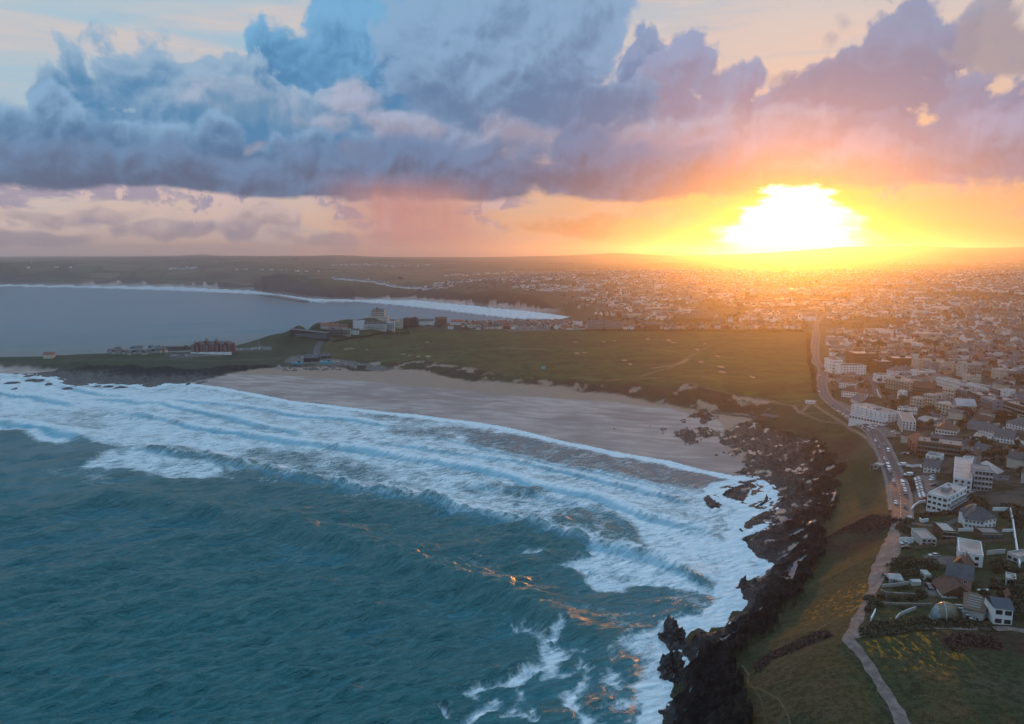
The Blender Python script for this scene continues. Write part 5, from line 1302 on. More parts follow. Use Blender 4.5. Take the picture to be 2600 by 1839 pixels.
# --- the big white hotel by the car park
bld('seafront_hotel', 'white seafront hotel with strips of tall windows', 'hotel', Z1, (1105, 950), (1240, 948), 92, 'white', 'flat', 'flat', C=(960, 868), st=4, nf=4, nl=14, wk='d', ww=1.1, wh=2.0)
bld('hotel_wing', 'brown roofed wing of the white seafront hotel', 'hotel', Z1, (965, 860), (1110, 830), 70, 'white', 'flat', 'flat', C=(835, 770), st=3, nf=4, nl=8)
bld('hotel_annexe', 'long white annexe behind the seafront hotel', 'hotel', Z1, (1060, 788), (1255, 790), 55, 'white', 'flat', 'flat', d=10, st=2, nf=9)
bld('hotel_conservatory', 'glazed conservatory on the front of the white hotel', 'conservatory', Z1, (945, 885), (975, 872), 32, 'white', 'flat', 'glaze', C=(805, 812), st=1, nf=2, nl=12, wk='b', ww=2.2, wh=1.8)
T1 = [
 ('curved_flats', 'white block with dark roof, nearest the road junction', 'flats', (432, 378), (530, 402), 112, 'white', 'flat', 'brown', 20, 4, 6, 'd', None),
 ('white_flats', 'broad white block with brown roof in front of brown flats', 'flats', (535, 408), (762, 435), 85, 'white', 'flat', 'brown', 18, 4, 8, 'd', None),
 ('terrace', 'white terrace with slate roof left of the brown flats', 'terrace', (500, 275), (640, 290), 50, 'white', 'gable', 'slate', 10, 2, 8, 'w', None),
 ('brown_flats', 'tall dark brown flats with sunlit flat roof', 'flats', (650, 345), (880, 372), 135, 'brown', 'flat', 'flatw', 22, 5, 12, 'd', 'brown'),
 ('brown_flats', 'shorter brown flats stepping down to the right', 'flats', (885, 372), (1020, 388), 90, 'brown', 'flat', 'flatw', 20, 4, 7, 'd', 'brown'),
 ('brown_flats', 'dark low brown flats behind, with thin bright roof', 'flats', (1030, 330), (1255, 352), 78, 'brown', 'flat', 'flatw', 18, 3, 9, 'd', None),
 ('cream_flats', 'cream and grey flats on the skyline of the terrace', 'flats', (1270, 352), (1390, 372), 92, 'cream', 'flat', 'flat', 14, 4, 6, 'w', None),
 ('cream_flats', 'grey faced middle block between two cream flats', 'flats', (1392, 372), (1500, 380), 82, 'grey', 'flat', 'flat', 14, 4, 5, 'w', None),
 ('cream_flats', 'cream flats at the right end of the cream row', 'flats', (1502, 374), (1618, 380), 85, 'cream', 'flat', 'flat', 14, 4, 6, 'w', None),
 ('hipped_house', 'white house with outside stair and dark hipped roof', 'house', (1020, 418), (1218, 428), 52, 'white', 'hip', 'slate', 12, 2, 7, 'w', None),
 ('white_studio', 'white cube with brown roof left of the glazed flats', 'house', (885, 470), (1000, 488), 62, 'white', 'flat', 'brown', 12, 2, 3, 'd', None),
 ('glazed_flats', 'long pale flats with brown balconies and grey roof', 'flats', (945, 515), (1180, 552), 82, 'cream', 'flat', 'flat', 16, 3, 9, 'd', 'cream'),
 ('gallery_flats', 'pale flats adjoining the glazed flats on the right', 'flats', (1185, 552), (1300, 545), 70, 'cream', 'flat', 'flatw', 20, 3, 4, 'd', None),
 ('white_terrace', 'left third of the long white terrace of flats', 'terrace', (1245, 425), (1436, 485), 52, 'white', 'flat', 'flat', 11, 2, 11, 'w', None),
 ('white_terrace', 'middle part of the long white terrace of flats', 'terrace', (1440, 488), (1738, 548), 55, 'white', 'flat', 'flat', 11, 2, 18, 'w', None),
 ('white_terrace', 'right part of the long white terrace of flats', 'terrace', (1742, 550), (1948, 592), 55, 'white', 'flat', 'flat', 11, 2, 12, 'w', None),
 ('brick_block', 'brown brick block at the end of the long terrace', 'flats', (1950, 602), (2048, 618), 62, 'brown', 'flat', 'flat', 12, 3, 6, 'w', None),
 ('white_block', 'blank white block beyond the brick block', 'flats', (2052, 615), (2152, 622), 62, 'white', 'flat', 'flat', 12, 2, 1, 'w', None),
 ('guest_house', 'white guest house with brown roof beside main road', 'guest house', (495, 520), (665, 526), 55, 'white', 'hip', 'tile', 13, 3, 8, 'w', None),
 ('guest_house', 'second white guest house below, with bay windows', 'guest house', (520, 602), (678, 612), 48, 'white', 'hip', 'tile', 12, 2, 7, 'w', None),
 ('guest_house', 'red roofed extension beside the second guest house', 'guest house', (682, 600), (765, 606), 28, 'white', 'gable', 'red', 9, 1, 4, 'w', None),
 ('bungalow', 'white gabled bungalow with dark roof by the road bend', 'bungalow', (612, 650), (695, 698), 28, 'white', 'gable', 'slate', 14, 1, 4, 'w', None),
 ('stepped_flats', 'lowest cream block of the stepped flats', 'flats', (1188, 702), (1300, 716), 78, 'cream', 'flat', 'flat', 12, 3, 4, 'd', None),
 ('stepped_flats', 'second cream block of the stepped flats', 'flats', (1304, 706), (1398, 714), 105, 'cream', 'flat', 'flat', 12, 4, 4, 'd', None),
 ('stepped_flats', 'third cream block of the stepped flats', 'flats', (1402, 684), (1488, 692), 88, 'cream', 'flat', 'flat', 12, 3, 3, 'd', None),
 ('stepped_flats', 'tallest cream block of the stepped flats', 'flats', (1490, 668), (1602, 674), 122, 'cream', 'flat', 'flat', 14, 4, 4, 'd', None),
 ('low_flats', 'cream flats in front of the glass fronted row', 'flats', (1430, 765), (1630, 786), 82, 'cream', 'flat', 'flatw', 14, 3, 6, 'd', None),
 ('low_flats', 'cream block with sloping roof at the right of the low flats', 'flats', (1640, 784), (1828, 776), 72, 'cream', 'gable', 'flatw', 14, 2, 5, 'd', None),
 ('glass_front_flats', 'first glass fronted block of the dark row', 'flats', (1605, 650), (1726, 672), 105, 'grey', 'flat', 'flat', 16, 4, 6, 'd', 'brown'),
 ('glass_front_flats', 'second glass fronted block of the dark row', 'flats', (1732, 695), (1848, 732), 118, 'dark', 'flat', 'flat', 16, 4, 6, 'b', 'dark'),
 ('glass_front_flats', 'third and widest glass fronted block of the dark row', 'flats', (1855, 760), (1978, 792), 130, 'grey', 'flat', 'flat', 18, 4, 6, 'd', 'dark'),
 ('glass_front_flats', 'pale plain block between two glass fronted ones', 'flats', (1982, 768), (2078, 780), 95, 'pale', 'flat', 'flat', 14, 3, 2, 'w', None),
 ('corner_flats', 'brown and white modern flats at the right edge', 'flats', (2082, 800), (2296, 852), 118, 'brown', 'flat', 'flat', 16, 4, 9, 'd', 'white'),
 ('hillside_flats', 'brownish tiered flats above the long terrace', 'flats', (1735, 420), (1880, 440), 110, 'pale', 'flat', 'flat', 16, 4, 6, 'd', 'pale'),
 ('hillside_flats', 'cream lower tier in front of the brownish flats', 'flats', (1760, 468), (1880, 474), 55, 'cream', 'flat', 'flat', 10, 2, 5, 'w', None),
 ('hillside_flats', 'cream and blue grey flats far up on the right', 'flats', (2055, 440), (2150, 446), 75, 'cream', 'flat', 'flat', 12, 3, 5, 'w', None),
 ('hillside_flats', 'pale flats with blue panel, rightmost of the hillside', 'flats', (2155, 438), (2265, 442), 65, 'grey', 'flat', 'flatw', 12, 3, 4, 'w', None),
 ('verandah_house', 'white house with hipped brown roof and wide verandah', 'house', (1430, 968), (1638, 978), 42, 'white', 'hip', 'tile', 14, 1, 7, 'd', None),
 ('white_bungalow', 'white flat bungalow behind the seafront hotel', 'bungalow', (1262, 862), (1392, 872), 36, 'white', 'flat', 'flat', 12, 1, 4, 'w', None),
 ('white_bungalow', 'white hipped bungalow right of the flat bungalow', 'bungalow', (1425, 886), (1545, 892), 32, 'white', 'hip', 'slate', 12, 1, 4, 'w', None),
 ('gable_house', 'white house with long brown roof on the rising lane', 'house', (1782, 872), (1962, 896), 34, 'white', 'gable', 'tile', 12, 1, 5, 'w', None),
 ('gable_house', 'white house with grey roof below the brown roofed one', 'house', (1842, 965), (2000, 985), 40, 'white', 'gable', 'slate', 12, 2, 6, 'w', None),
 ('gable_house', 'low white house with flat front beside the grey roof', 'house', (1800, 1045), (1968, 1052), 45, 'white', 'flat', 'flat', 11, 2, 6, 'w', None),
 ('gable_house', 'white house with tall dark gable and wide windows', 'house', (1998, 1045), (2188, 1058), 48, 'white', 'gable', 'slate', 13, 2, 6, 'w', None),
 ('gable_house', 'cream gabled house with tan roof near the bushes', 'house', (2085, 1178), (2205, 1196), 48, 'cream', 'gable', 'tile', 12, 2, 4, 'w', None),
 ('gable_house', 'low brown roofed cottage below the white flat front', 'house', (1905, 1112), (2035, 1116), 28, 'cream', 'gable', 'tile', 11, 1, 3, 'w', None),
 ('corner_house', 'white hipped house at right edge below modern flats', 'house', (2120, 905), (2296, 930), 40, 'white', 'hip', 'slate', 13, 2, 6, 'w', None),
 ('corner_house', 'white house with slate roof by the far right terrace', 'house', (2160, 665), (2290, 690), 62, 'white', 'hip', 'slate', 12, 3, 7, 'w', None),
 ('cottage', 'white cube with brown lean-to beyond the side street', 'house', (1060, 618), (1132, 622), 55, 'white', 'flat', 'flatw', 10, 2, 1, 'w', None),
 ('tile_roof_flats', 'brown roofed flats with balconies and a white end wall', 'flats', (1205, 590), (1420, 598), 66, 'brown', 'gable', 'tile', 14, 3, 7, 'd', 'brown'),
 ('car_park_kiosk', 'white kiosk with awning at the hotel car park', 'kiosk', (700, 712), (820, 745), 22, 'white', 'flat', 'flatw', 6, 1, 3, 'w', None),
 ('roadside_block', 'pale low block where the road leaves the links', 'flats', (405, 95), (545, 100), 60, 'pale', 'flat', 'flatw', 14, 3, 6, 'd', None),
 ('roadside_house', 'white house with grey roof below the pale low block', 'house', (435, 190), (560, 200), 45, 'white', 'gable', 'slate', 10, 2, 5, 'w', None),
]
for nm, lb, ct, A_, B_, hp, wl, rf, rm_, dd_, st_, nf_, wk_, bal_ in T1:
    bld(nm, lb, ct, Z1, A_, B_, hp, wl, rf, rm_, d=dd_, st=st_, nf=nf_, wk=wk_, bal=bal_, nl=2 if nf_ > 3 else 0, nr=2, chim=2 if rf in ('gable', 'hip') else 0)
# --- slope side structures
bld('lookout_hut', 'grey lookout hut with railed deck on the grass slope', 'lookout', Z2, (830, 165), (915, 160), 38, 'grey', 'flat', 'flatw', d=7, st=1, nf=2, wk='d', bal=None)
bld('beach_hut', 'dark beach cafe with skylight above the rocks', 'cafe', S, (1929, 1069), (1966, 1070), 11, 'timber', 'hip', 'slate', d=9, st=1, nf=4, wk='b', rh=1.6)
bld('white_kiosk', 'white roadside kiosk where the footpaths meet', 'kiosk', Z1, (180, 675), (268, 675), 22, 'white', 'flat', 'flatw', d=5, st=1, nf=4, wk='w')
bld('golf_shelter', 'small turquoise shelter alone on the golf links', 'shelter', S, (1376, 937), (1385, 937), 4, 'teal', 'flat', 'teal', d=4, st=1, nf=1)

# --- the headland
def headland_hotel():
    x, y, z0, rz, w, dep, dist, zm = frame(S, (487, 896), (584, 897), None, 20)
    root = tag(empty('brick_hotel', (x, y, z0), rz), 'large red brick hotel with two green cupolas on the headland', 'hotel')
    k = dist/F; h = 22*k
    MB().box(0, 0, -2, w, dep, h).build('wall', M['brick'], root)
    rf = MB().hip(-0.4, -0.4, w+0.4, dep+0.4, h, 3.6).build('roof', M['slate'], root)
    MB().box(-1.0, -2.2, -1.5, w+1.0, -0.02, h*0.2).build('verandah', M['white'], root)
    for j, fx in enumerate((0.16, 0.40, 0.66, 0.88)):
        u = w*fx; bw = 5.0
        b = MB().box(u-bw/2, -2.0, h*0.2, u+bw/2, -0.01, h+1.6)
        b.gable(u-bw/2, -2.0, u+bw/2, 4.0, h+1.6, 2.6, 'y')
        b.build('gabled_bay', M['brick'], root)
        for s_ in range(3): inst('window', WIN['w'], root, (u, -2.02, h*(0.26+0.24*s_)), 0, (2.4, 1, 2.2))
    for fx in (0.36, 0.62):
        u = w*fx
        t = MB().box(u-2.2, 3, h, u+2.2, 7.4, h+5.2).build('turret', M['brick'], root)
        c = MB()
        for i in range(8):
            a, a2 = 2*pi*i/8, 2*pi*(i+1)/8
            c.poly([(u+3.0*cos(a), 5.2+3.0*sin(a), h+5.2), (u+3.0*cos(a2), 5.2+3.0*sin(a2), h+5.2), (u+1.0*cos(a2), 5.2+1.0*sin(a2), h+8.0), (u+1.0*cos(a), 5.2+1.0*sin(a), h+8.0)])
            c.poly([(u+1.0*cos(a), 5.2+1.0*sin(a), h+8.0), (u+1.0*cos(a2), 5.2+1.0*sin(a2), h+8.0), (u, 5.2, h+11.5)])
        c.build('cupola', M['verd'], t)
    for i in range(9):
        u = w*(0.04+0.115*i)
        MB().box(u, 6+(i % 2)*4, h+1.5, u+1.5, 7.0+(i % 2)*4, h+4.6).build('chimney', M['brick'], rf)
    for s_ in range(4):
        for i in range(14):
            u = w*(i+0.5)/14
            if min(abs(u-w*f_) for f_ in (0.16, 0.40, 0.66, 0.88)) > 3.2:
                inst('window', WIN['w'], root, (u, -0.01, h*(0.25+0.185*s_)), 0, (1.5, 1, 1.9))
    for i in range(8): inst('dormer', WIN['w'], rf, (w*(i+0.6)/8.4, 0.9, h+0.5), 0, (1.7, 3, 1.6))
headland_hotel()
def wedge_hotel():
    a = frame(ZH, (785, 342), (1085, 345), None, 14)
    x, y, z0, rz, w, dep, dist, zm = a
    k = dist/F/ZF[ZH]; hl, hr = 75*k, 42*k
    root = tag(empty('wedge_hotel', (x, y, z0), rz), 'dark wedge-shaped glass fronted hotel on the cliff neck', 'hotel')
    b = MB().hexa([(0, 0, -2), (w, 0, -2), (w, dep, -2), (0, dep, -2), (0, 0, hl), (w, 0, hr), (w, dep, hr), (0, dep, hl)])
    b.build('wall', M['dark'], root)
    MB().hexa([(-0.5, -1.5, hl), (w, -1.5, hr), (w, dep, hr), (-0.5, dep, hl), (-0.5, -1.5, hl+0.5), (w, -1.5, hr+0.5), (w, dep, hr+0.5), (-0.5, dep, hl+0.5)]).build('roof', M['slate'], root)
    for i in range(16):
        for s_ in range(2): inst('window', WIN['b'], root, (w*(0.12+0.86*(i+0.5)/16), -0.05, 1.2+s_*hr*0.42), 0, (w*0.86/16*0.95, 1, hr*0.34))
    for s_ in range(3): MB().box(w*0.1, -1.3, s_*hr*0.42+0.7, w, -0.06, s_*hr*0.42+1.0).build('balcony', M['pale'], root)
    for j, fx in enumerate((0.0,)): MB().box(-0.6, -1.5, -2, -0.01, dep, hl).build('end_wall', M['dark'], root)
wedge_hotel()
HB = [
 ('wing', 'brown low wing with balconies joined to the wedge hotel', 'hotel', ZH, (1090, 340), (1200, 338), 55, 'brown', 'flat', 'flat', 12, 3, 8, 'b', 'pale'),
 ('balcony_flats', 'pale flats with dark balcony bays by the wedge hotel', 'flats', ZH, (1205, 328), (1275, 326), 50, 'cream', 'flat', 'flat', 12, 3, 4, 'd', 'dark'),
 ('stone_house', 'brown roofed stone house behind the wedge hotel', 'house', ZH, (1030, 280), (1100, 280), 30, 'pale', 'gable', 'red', 12, 2, 4, 'w', None),
 ('stone_house', 'second brown roofed house behind the wedge hotel', 'house', ZH, (1110, 275), (1180, 278), 22, 'pale', 'gable', 'red', 12, 1, 4, 'w', None),
 ('stone_house', 'third brown roofed house behind the wedge hotel', 'house', ZH, (1185, 280), (1250, 282), 22, 'pale', 'gable', 'tile', 12, 1, 4, 'w', None),
 ('small_white_house', 'small white houses below the tall white block', 'house', ZH, (1282, 322), (1345, 320), 30, 'white', 'gable', 'slate', 9, 2, 4, 'w', None),
 ('white_tower_block', 'tall white block on the neck of the headland', 'flats', ZH, (1300, 285), (1392, 283), 68, 'white', 'flat', 'flat', 14, 5, 6, 'w', None),
 ('balcony_terrace', 'white balconied terrace right of the tall white block', 'flats', ZH, (1395, 288), (1480, 290), 42, 'white', 'gable', 'slate', 12, 3, 6, 'w', 'white'),
 ('balcony_terrace', 'second white balconied terrace with four gables', 'flats', ZH, (1482, 290), (1572, 286), 52, 'white', 'gable', 'slate', 12, 3, 7, 'w', 'white'),
 ('modern_villa', 'white modern block with deep balconies below the hill hotel', 'flats', ZH, (1575, 282), (1645, 276), 68, 'white', 'flat', 'flat', 12, 4, 4, 'd', 'white'),
 ('curved_villa', 'pale curved block beside the deep balconies', 'flats', ZH, (1648, 272), (1715, 268), 58, 'cream', 'flat', 'flat', 12, 3, 5, 'd', None),
 ('slatted_flats', 'dark slatted flats, left of the pair', 'flats', ZH, (1720, 266), (1775, 262), 72, 'brown', 'flat', 'flat', 14, 4, 4, 'd', 'brown'),
 ('slatted_flats', 'dark slatted flats, right of the pair', 'flats', ZH, (1780, 261), (1838, 257), 72, 'brown', 'flat', 'flat', 14, 4, 4, 'd', 'brown'),
 ('gabled_villa', 'white villa with two gables beside the slatted flats', 'house', ZH, (1845, 250), (1900, 246), 35, 'white', 'gable', 'slate', 10, 2, 4, 'w', None),
 ('gabled_villa', 'white villa with tall gable facing the links', 'house', ZH, (1905, 246), (1970, 243), 32, 'white', 'gable', 'slate', 10, 2, 4, 'w', None),
 ('stone_villa', 'brown stone villa with chimneys above the links', 'house', ZH, (1985, 240), (2080, 238), 42, 'brown', 'gable', 'tile', 12, 3, 5, 'w', None),
 ('bungalow_row', 'low red roofed bungalow on the edge of the links', 'bungalow', ZH, (2110, 246), (2230, 252), 24, 'white', 'hip', 'red', 12, 1, 6, 'w', None),
 ('club_house', 'white golf club house with flat terraces', 'club house', ZT, (845, 168), (915, 170), 42, 'white', 'flat', 'flat', 12, 3, 4, 'd', None),
 ('club_annexe', 'low white annexe left of the golf club house', 'club house', ZT, (780, 168), (842, 168), 18, 'white', 'flat', 'flat', 10, 1, 4, 'd', None),
 ('gabled_white_house', 'white gabled house facing the links behind a hedge', 'house', ZT, (345, 155), (440, 152), 14, 'white', 'gable', 'slate', 12, 1, 4, 'w', None),
 ('balconied_mansion', 'left half of the white balconied block on the links edge', 'flats', ZT, (958, 185), (1100, 186), 45, 'pale', 'gable', 'slate', 14, 4, 9, 'd', 'white'),
 ('balconied_mansion', 'right half of the white balconied block on the links edge', 'flats', ZT, (1102, 186), (1255, 186), 40, 'pale', 'gable', 'slate', 14, 4, 9, 'd', 'white'),
 ('red_terrace', 'red brick terrace with white windows on the links edge', 'terrace', ZT, (1440, 184), (1560, 186), 38, 'brick', 'gable', 'slate', 12, 3, 8, 'w', None),
 ('white_gable_pair', 'pair of white gabled houses at the links corner', 'house', ZT, (1605, 188), (1640, 188), 20, 'white', 'gable', 'slate', 10, 2, 3, 'w', None),
 ('long_shed_building', 'long dark shed roof beyond the links terrace', 'hall', ZT, (1700, 130), (1990, 132), 28, 'brown', 'gable', 'tile', 22, 1, 8, 'd', None),
 ('lifeboat_house', 'cream gabled lifeboat house alone on the far headland', 'house', S, (109, 911), (131, 911), 8, 'cream', 'gable', 'red', 9, 1, 3, 'w', None),
 ('low_stone_range', 'long low brown range left of the brick hotel', 'annexe', S, (421, 893), (486, 894), 10, 'brown', 'flat', 'flat', 10, 1, 8, 'w', None),
 ('surf_centre', 'beach surf centre with turquoise canopies, left part', 'surf centre', ZH, (785, 582), (870, 584), 18, 'teal', 'flat', 'flatw', 9, 1, 6, 'd', None),
 ('surf_centre', 'grey middle part of the beach surf centre', 'surf centre', ZH, (890, 560), (1010, 562), 35, 'dark', 'gable', 'slate', 12, 2, 6, 'd', None),
 ('surf_centre', 'beach surf centre with turquoise canopies, right part', 'surf centre', ZH, (1015, 576), (1118, 578), 18, 'teal', 'flat', 'flatw', 9, 1, 6, 'd', None),
 ('surf_shop', 'small dark shop behind the surf centre', 'shop', ZH, (1030, 535), (1110, 537), 24, 'dark', 'gable', 'slate', 9, 1, 4, 'w', None),
 ('beach_kiosk', 'dark timber kiosk on the sand by the slipway', 'kiosk', ZH, (1335, 612), (1400, 614), 26, 'timber', 'flat', 'flat', 8, 1, 4, 'd', None),
]
for nm, lb, ct, zf, A_, B_, hp, wl, rf, rm_, dd_, st_, nf_, wk_, bal_ in HB:
    bld(nm, lb, ct, zf, A_, B_, hp, wl, rf, rm_, d=dd_, st=st_, nf=nf_, wk=wk_, bal=bal_, nl=0, nr=0, chim=2 if rf == 'gable' and zf is not S else 0)
# hotel on the hill, in two tiers
r1, w1, d1, h1 = bld('hill_hotel', 'cream two tiered hotel on top of the grassy hill', 'hotel', ZH, (1405, 195), (1588, 190), 42, 'cream', 'flat', 'flat', d=22, st=2, nf=14, wk='d') if False else \
    bld('hill_hotel', 'cream two tiered hotel on top of the grassy hill', 'hotel', ZH, (1405, 195), (1588, 190), 42, 'cream', 'flat', 'flat', d=22, st=2, nf=14, wk='d')
MB().box(w1*0.24, 4, h1, w1*0.84, d1-2, h1+11.5).build('upper_storeys', M['cream'], r1)
MB().hip(w1*0.24-0.5, 3.5, w1*0.84+0.5, d1-1.5, h1+11.5, 2.6).build('upper_roof', M['slate'], r1)
MB().box(w1*0.46, 9, h1+12.5, w1*0.56, 13, h1+16.0).build('cupola', M['slate'], r1)
for s_ in range(3):
    for i in range(9): inst('window', WIN['d'], r1, (w1*(0.26+0.56*(i+0.5)/9), 3.98, h1+1.0+s_*3.6), 0, (1.5, 1, 2.0))
# --- row of slate cottages on the headland
pts_c = [(272, 897), (284, 899), (297, 899), (310, 900), (323, 901), (336, 900), (349, 899), (360, 901), (372, 898), (384, 897), (396, 896), (407, 895), (290, 892), (330, 890), (345, 889), (375, 888), (392, 889), (410, 890)]
for i, (a, b) in enumerate(pts_c):
    bld('cottage', 'slate roofed cream cottage in the row left of the brick hotel', 'cottage', S, (a, b), (a+10.5, b), 5.0, 'cream' if i % 3 else 'pale', 'gable', 'slate', d=11, st=1, nf=2, along='y' if i % 2 else 'x', rh=3.2, chim=0, group='cottages beside the brick hotel')

# --- the line of houses along the ridge and the far edge of the links
rr_ = random.Random(8)
xs_ = [1172+i*13.5 for i in range(23)] + [1180+i*15 for i in range(20)] + [1262+i*14.5 for i in range(14)]
for i, a in enumerate(xs_):
    row_ = 0 if i < 23 else 1 if i < 43 else 2
    b = (833 if a > 1250 else 831)-row_*4.5 + rr_.uniform(-.6, .6)
    if 1455 < a < 1590 and row_ == 0: continue
    wl_ = rr_.choice(['white', 'white', 'cream', 'pale', 'brown']); rm_ = rr_.choice(['slate', 'slate', 'tile', 'red'])
    w_ = rr_.uniform(7.5, 12)
    bld('ridge_house', '%s house with %s roof on the ridge between the links and the bay' % ({'pale': 'stone', 'brown': 'dark'}.get(wl_, wl_), {'slate': 'slate', 'tile': 'brown tiled', 'red': 'red tiled'}[rm_]), 'house', S, (a, b), (a+w_, b), rr_.uniform(5.0, 8.5), wl_, 'gable', rm_, d=rr_.uniform(9, 12), st=2, nf=3, along='y' if rr_.random() < .4 else 'x', rh=rr_.uniform(3, 4.6), chim=1, group='houses on the ridge behind the links')
for i in range(30):
    a = 1600+i*14.6 + rr_.uniform(-2, 2); wl_ = rr_.choice(['white', 'cream', 'pale', 'brick']); rm_ = rr_.choice(['slate', 'slate', 'tile'])
    if i < 3 and False: continue
    bld('ridge_house', '%s house with %s roof facing the far edge of the golf links' % ({'pale': 'stone'}.get(wl_, wl_), {'slate': 'slate', 'tile': 'brown tiled'}[rm_]), 'house', S, (a, 835), (a+rr_.uniform(8, 12), 835), rr_.uniform(5.0, 9), wl_, 'gable', rm_, d=11, st=2, nf=3, along='y' if rr_.random() < .4 else 'x', rh=3.8, chim=1, group='houses along the far edge of the links')

# ------------------------------------------------------------------ cars and vans
def car_proto(van=False, pickup=False):
    L, Wd = (5.2, 1.95) if van else (4.4, 1.8)
    Hh = 2.1 if van else 1.45
    b = MB()
    def ring(x, z0, z1, hw): return [(x, -hw, z0), (x, hw, z0), (x, hw*0.97, z1), (x, -hw*0.97, z1)]
    if van: prof = [(-2.6, 0.45, 0.95, .9), (-2.3, 0.3, 1.15, .95), (-1.75, .3, 1.3, .97), (-1.2, .3, 1.35, .97), (2.55, .3, 1.3, .97), (2.6, .5, 1.25, .95)]
    else: prof = [(-2.2, 0.4, 0.62, .78), (-2.0, 0.25, 0.78, .88), (-1.1, .25, .92, .9), (1.4, .25, .95, .9), (2.05, .27, .92, .88), (2.2, .4, .80, .8)]
    for i in range(len(prof)-1):
        a = ring(prof[i][0], prof[i][1], prof[i][2], prof[i][3]); c = ring(prof[i+1][0], prof[i+1][1], prof[i+1][2], prof[i+1][3])
        b.hexa([a[0], c[0], c[1], a[1], a[3], c[3], c[2], a[2]])
    if van: cab = [(-1.9, 1.3, -1.25, 2.02), (2.55, 1.3, 2.5, 2.05)]
    elif pickup: cab = [(-1.0, .92, -.35, 1.5), (0.75, .92, .6, 1.5)]
    else: cab = [(-1.05, .92, -.35, 1.42), (1.95, .92, 1.35, 1.40)]
    (x0, z0, x1, z1), (x2, _, x3, z3) = cab; hw = .86 if not van else .93; ht = .68 if not van else .86
    g = MB().hexa([(x0, -hw, z0), (x2, -hw, z0), (x2, hw, z0), (x0, hw, z0), (x1, -ht, z1-.05), (x3, -ht, z3-.05), (x3, ht, z3-.05), (x1, ht, z1-.05)])
    rf = MB().hexa([(x1-.04, -ht-.02, z1-.05), (x3+.04, -ht-.02, z3-.05), (x3+.04, ht+.02, z3-.05), (x1-.04, ht+.02, z1-.05), (x1, -ht+.05, z1+.03), (x3, -ht+.05, z3+.03), (x3, ht-.05, z3+.03), (x1, ht-.05, z1+.03)])
    if van:
        rf.hexa([(-1.1, -.94, 1.3), (2.56, -.94, 1.3), (2.56, .94, 1.3), (-1.1, .94, 1.3), (-1.0, -.875, 2.0), (2.5, -.875, 2.0), (2.5, .875, 2.0), (-1.0, .875, 2.0)])
    w_ = MB(); n = 12
    for k in range(n):
        a, c = 2*pi*k/n, 2*pi*(k+1)/n
        w_.poly([(0.33*cos(a), -.1, 0.33*sin(a)), (0.33*cos(c), -.1, 0.33*sin(c)), (0.33*cos(c), .1, 0.33*sin(c)), (0.33*cos(a), .1, 0.33*sin(a))])
    w_.poly([(0.33*cos(2*pi*k/n), -.1, 0.33*sin(2*pi*k/n)) for k in range(n)]); w_.poly([(0.33*cos(2*pi*k/n), .1, 0.33*sin(2*pi*k/n)) for k in reversed(range(n))])
    lt = MB().box(-.06, -.18, -.07, .03, .18, .07)
    return b, g, rf, w_, lt
m, N, bs = material('lamp_glass'); bs.inputs['Base Color'].default_value = (0.6, 0.6, 0.6, 1); bs.inputs['Roughness'].default_value = 0.1; M['lamp'] = m
m, N, bs = material('tail_lamp'); bs.inputs['Base Color'].default_value = (0.35, 0.01, 0.01, 1); bs.inputs['Roughness'].default_value = 0.2; M['tail'] = m
CARM = {}
for typ, kw in (('car', {}), ('van', {'van': True}), ('pickup', {'pickup': True})):
    b, g, rf, w_, lt = car_proto(**kw)
    sh = dict(glass=g.mesh('window_band', M['glass']), wheel=w_.mesh('wheel', M['tyre']), lamp=lt.mesh('headlight', M['lamp']), tail=lt.mesh('tail_light', M['tail']))
    for n_, _ in CARCOL:
        CARM[typ, n_] = (b.mesh('body', M['car_'+n_]), rf.mesh('roof', M['car_'+n_]), sh)
CARS = {}
def place_car(x, y, rz, colour, label, group=None, typ='car', z=None):
    key = (typ, colour)
    z = (max(gz(x, y), float(base_h(x, y)[0])-0.3) if z is None else z)
    nm = {'car': 'parked_car', 'van': 'white_van' if colour == 'white' else 'van', 'pickup': 'pickup_truck'}[typ]
    if key not in CARS:
        root = empty(nm, (x, y, z), rz); bm_, rm_, sh = CARM[key]
        inst('body', bm_, root); inst('window_band', sh['glass'], root); inst('roof', rm_, root)
        wx_ = 1.35 if typ != 'van' else 1.6
        for a in (-wx_, wx_):
            for c in (-0.8, 0.8): inst('wheel', sh['wheel'], root, (a, c, 0.33))
        fx = -2.2 if typ != 'van' else -2.6
        for c in (-0.6, 0.6):
            inst('headlight', sh['lamp'], root, (fx+.05, c, .66)); inst('tail_light', sh['tail'], root, (-fx-.02, c, .78))
        CARS[key] = root
    else:
        root = copy_tree(CARS[key]); root.location = (x, y, z); root.rotation_euler = (0, 0, rz)
    tag(root, label, 'van' if typ == 'van' else 'pickup' if typ == 'pickup' else 'car', group)
    for k in list(root.keys()):
        if k == 'group' and not group: del root[k]
    return root
rc = random.Random(11)
def rcol(): return rc.choices([c[0] for c in CARCOL], [5, 4, 4, 2, 1, 3])[0]
ORD = ['first', 'second', 'third', 'fourth', 'fifth', 'sixth', 'seventh', 'eighth', 'ninth', 'tenth', 'eleventh', 'twelfth', 'thirteenth', 'fourteenth', 'fifteenth', 'sixteenth', 'seventeenth', 'eighteenth', 'nineteenth', 'twentieth']
_, RCX, RCY, RNX, RNY, RTT = ROADC['road']
def road_pose(sx, sy):
    x, y, z = G(sx, sy); i = int(np.argmin((RCX-x)**2+(RCY-y)**2))
    return x, y, atan2(-RNX[i], RNY[i])+pi/2*0, i
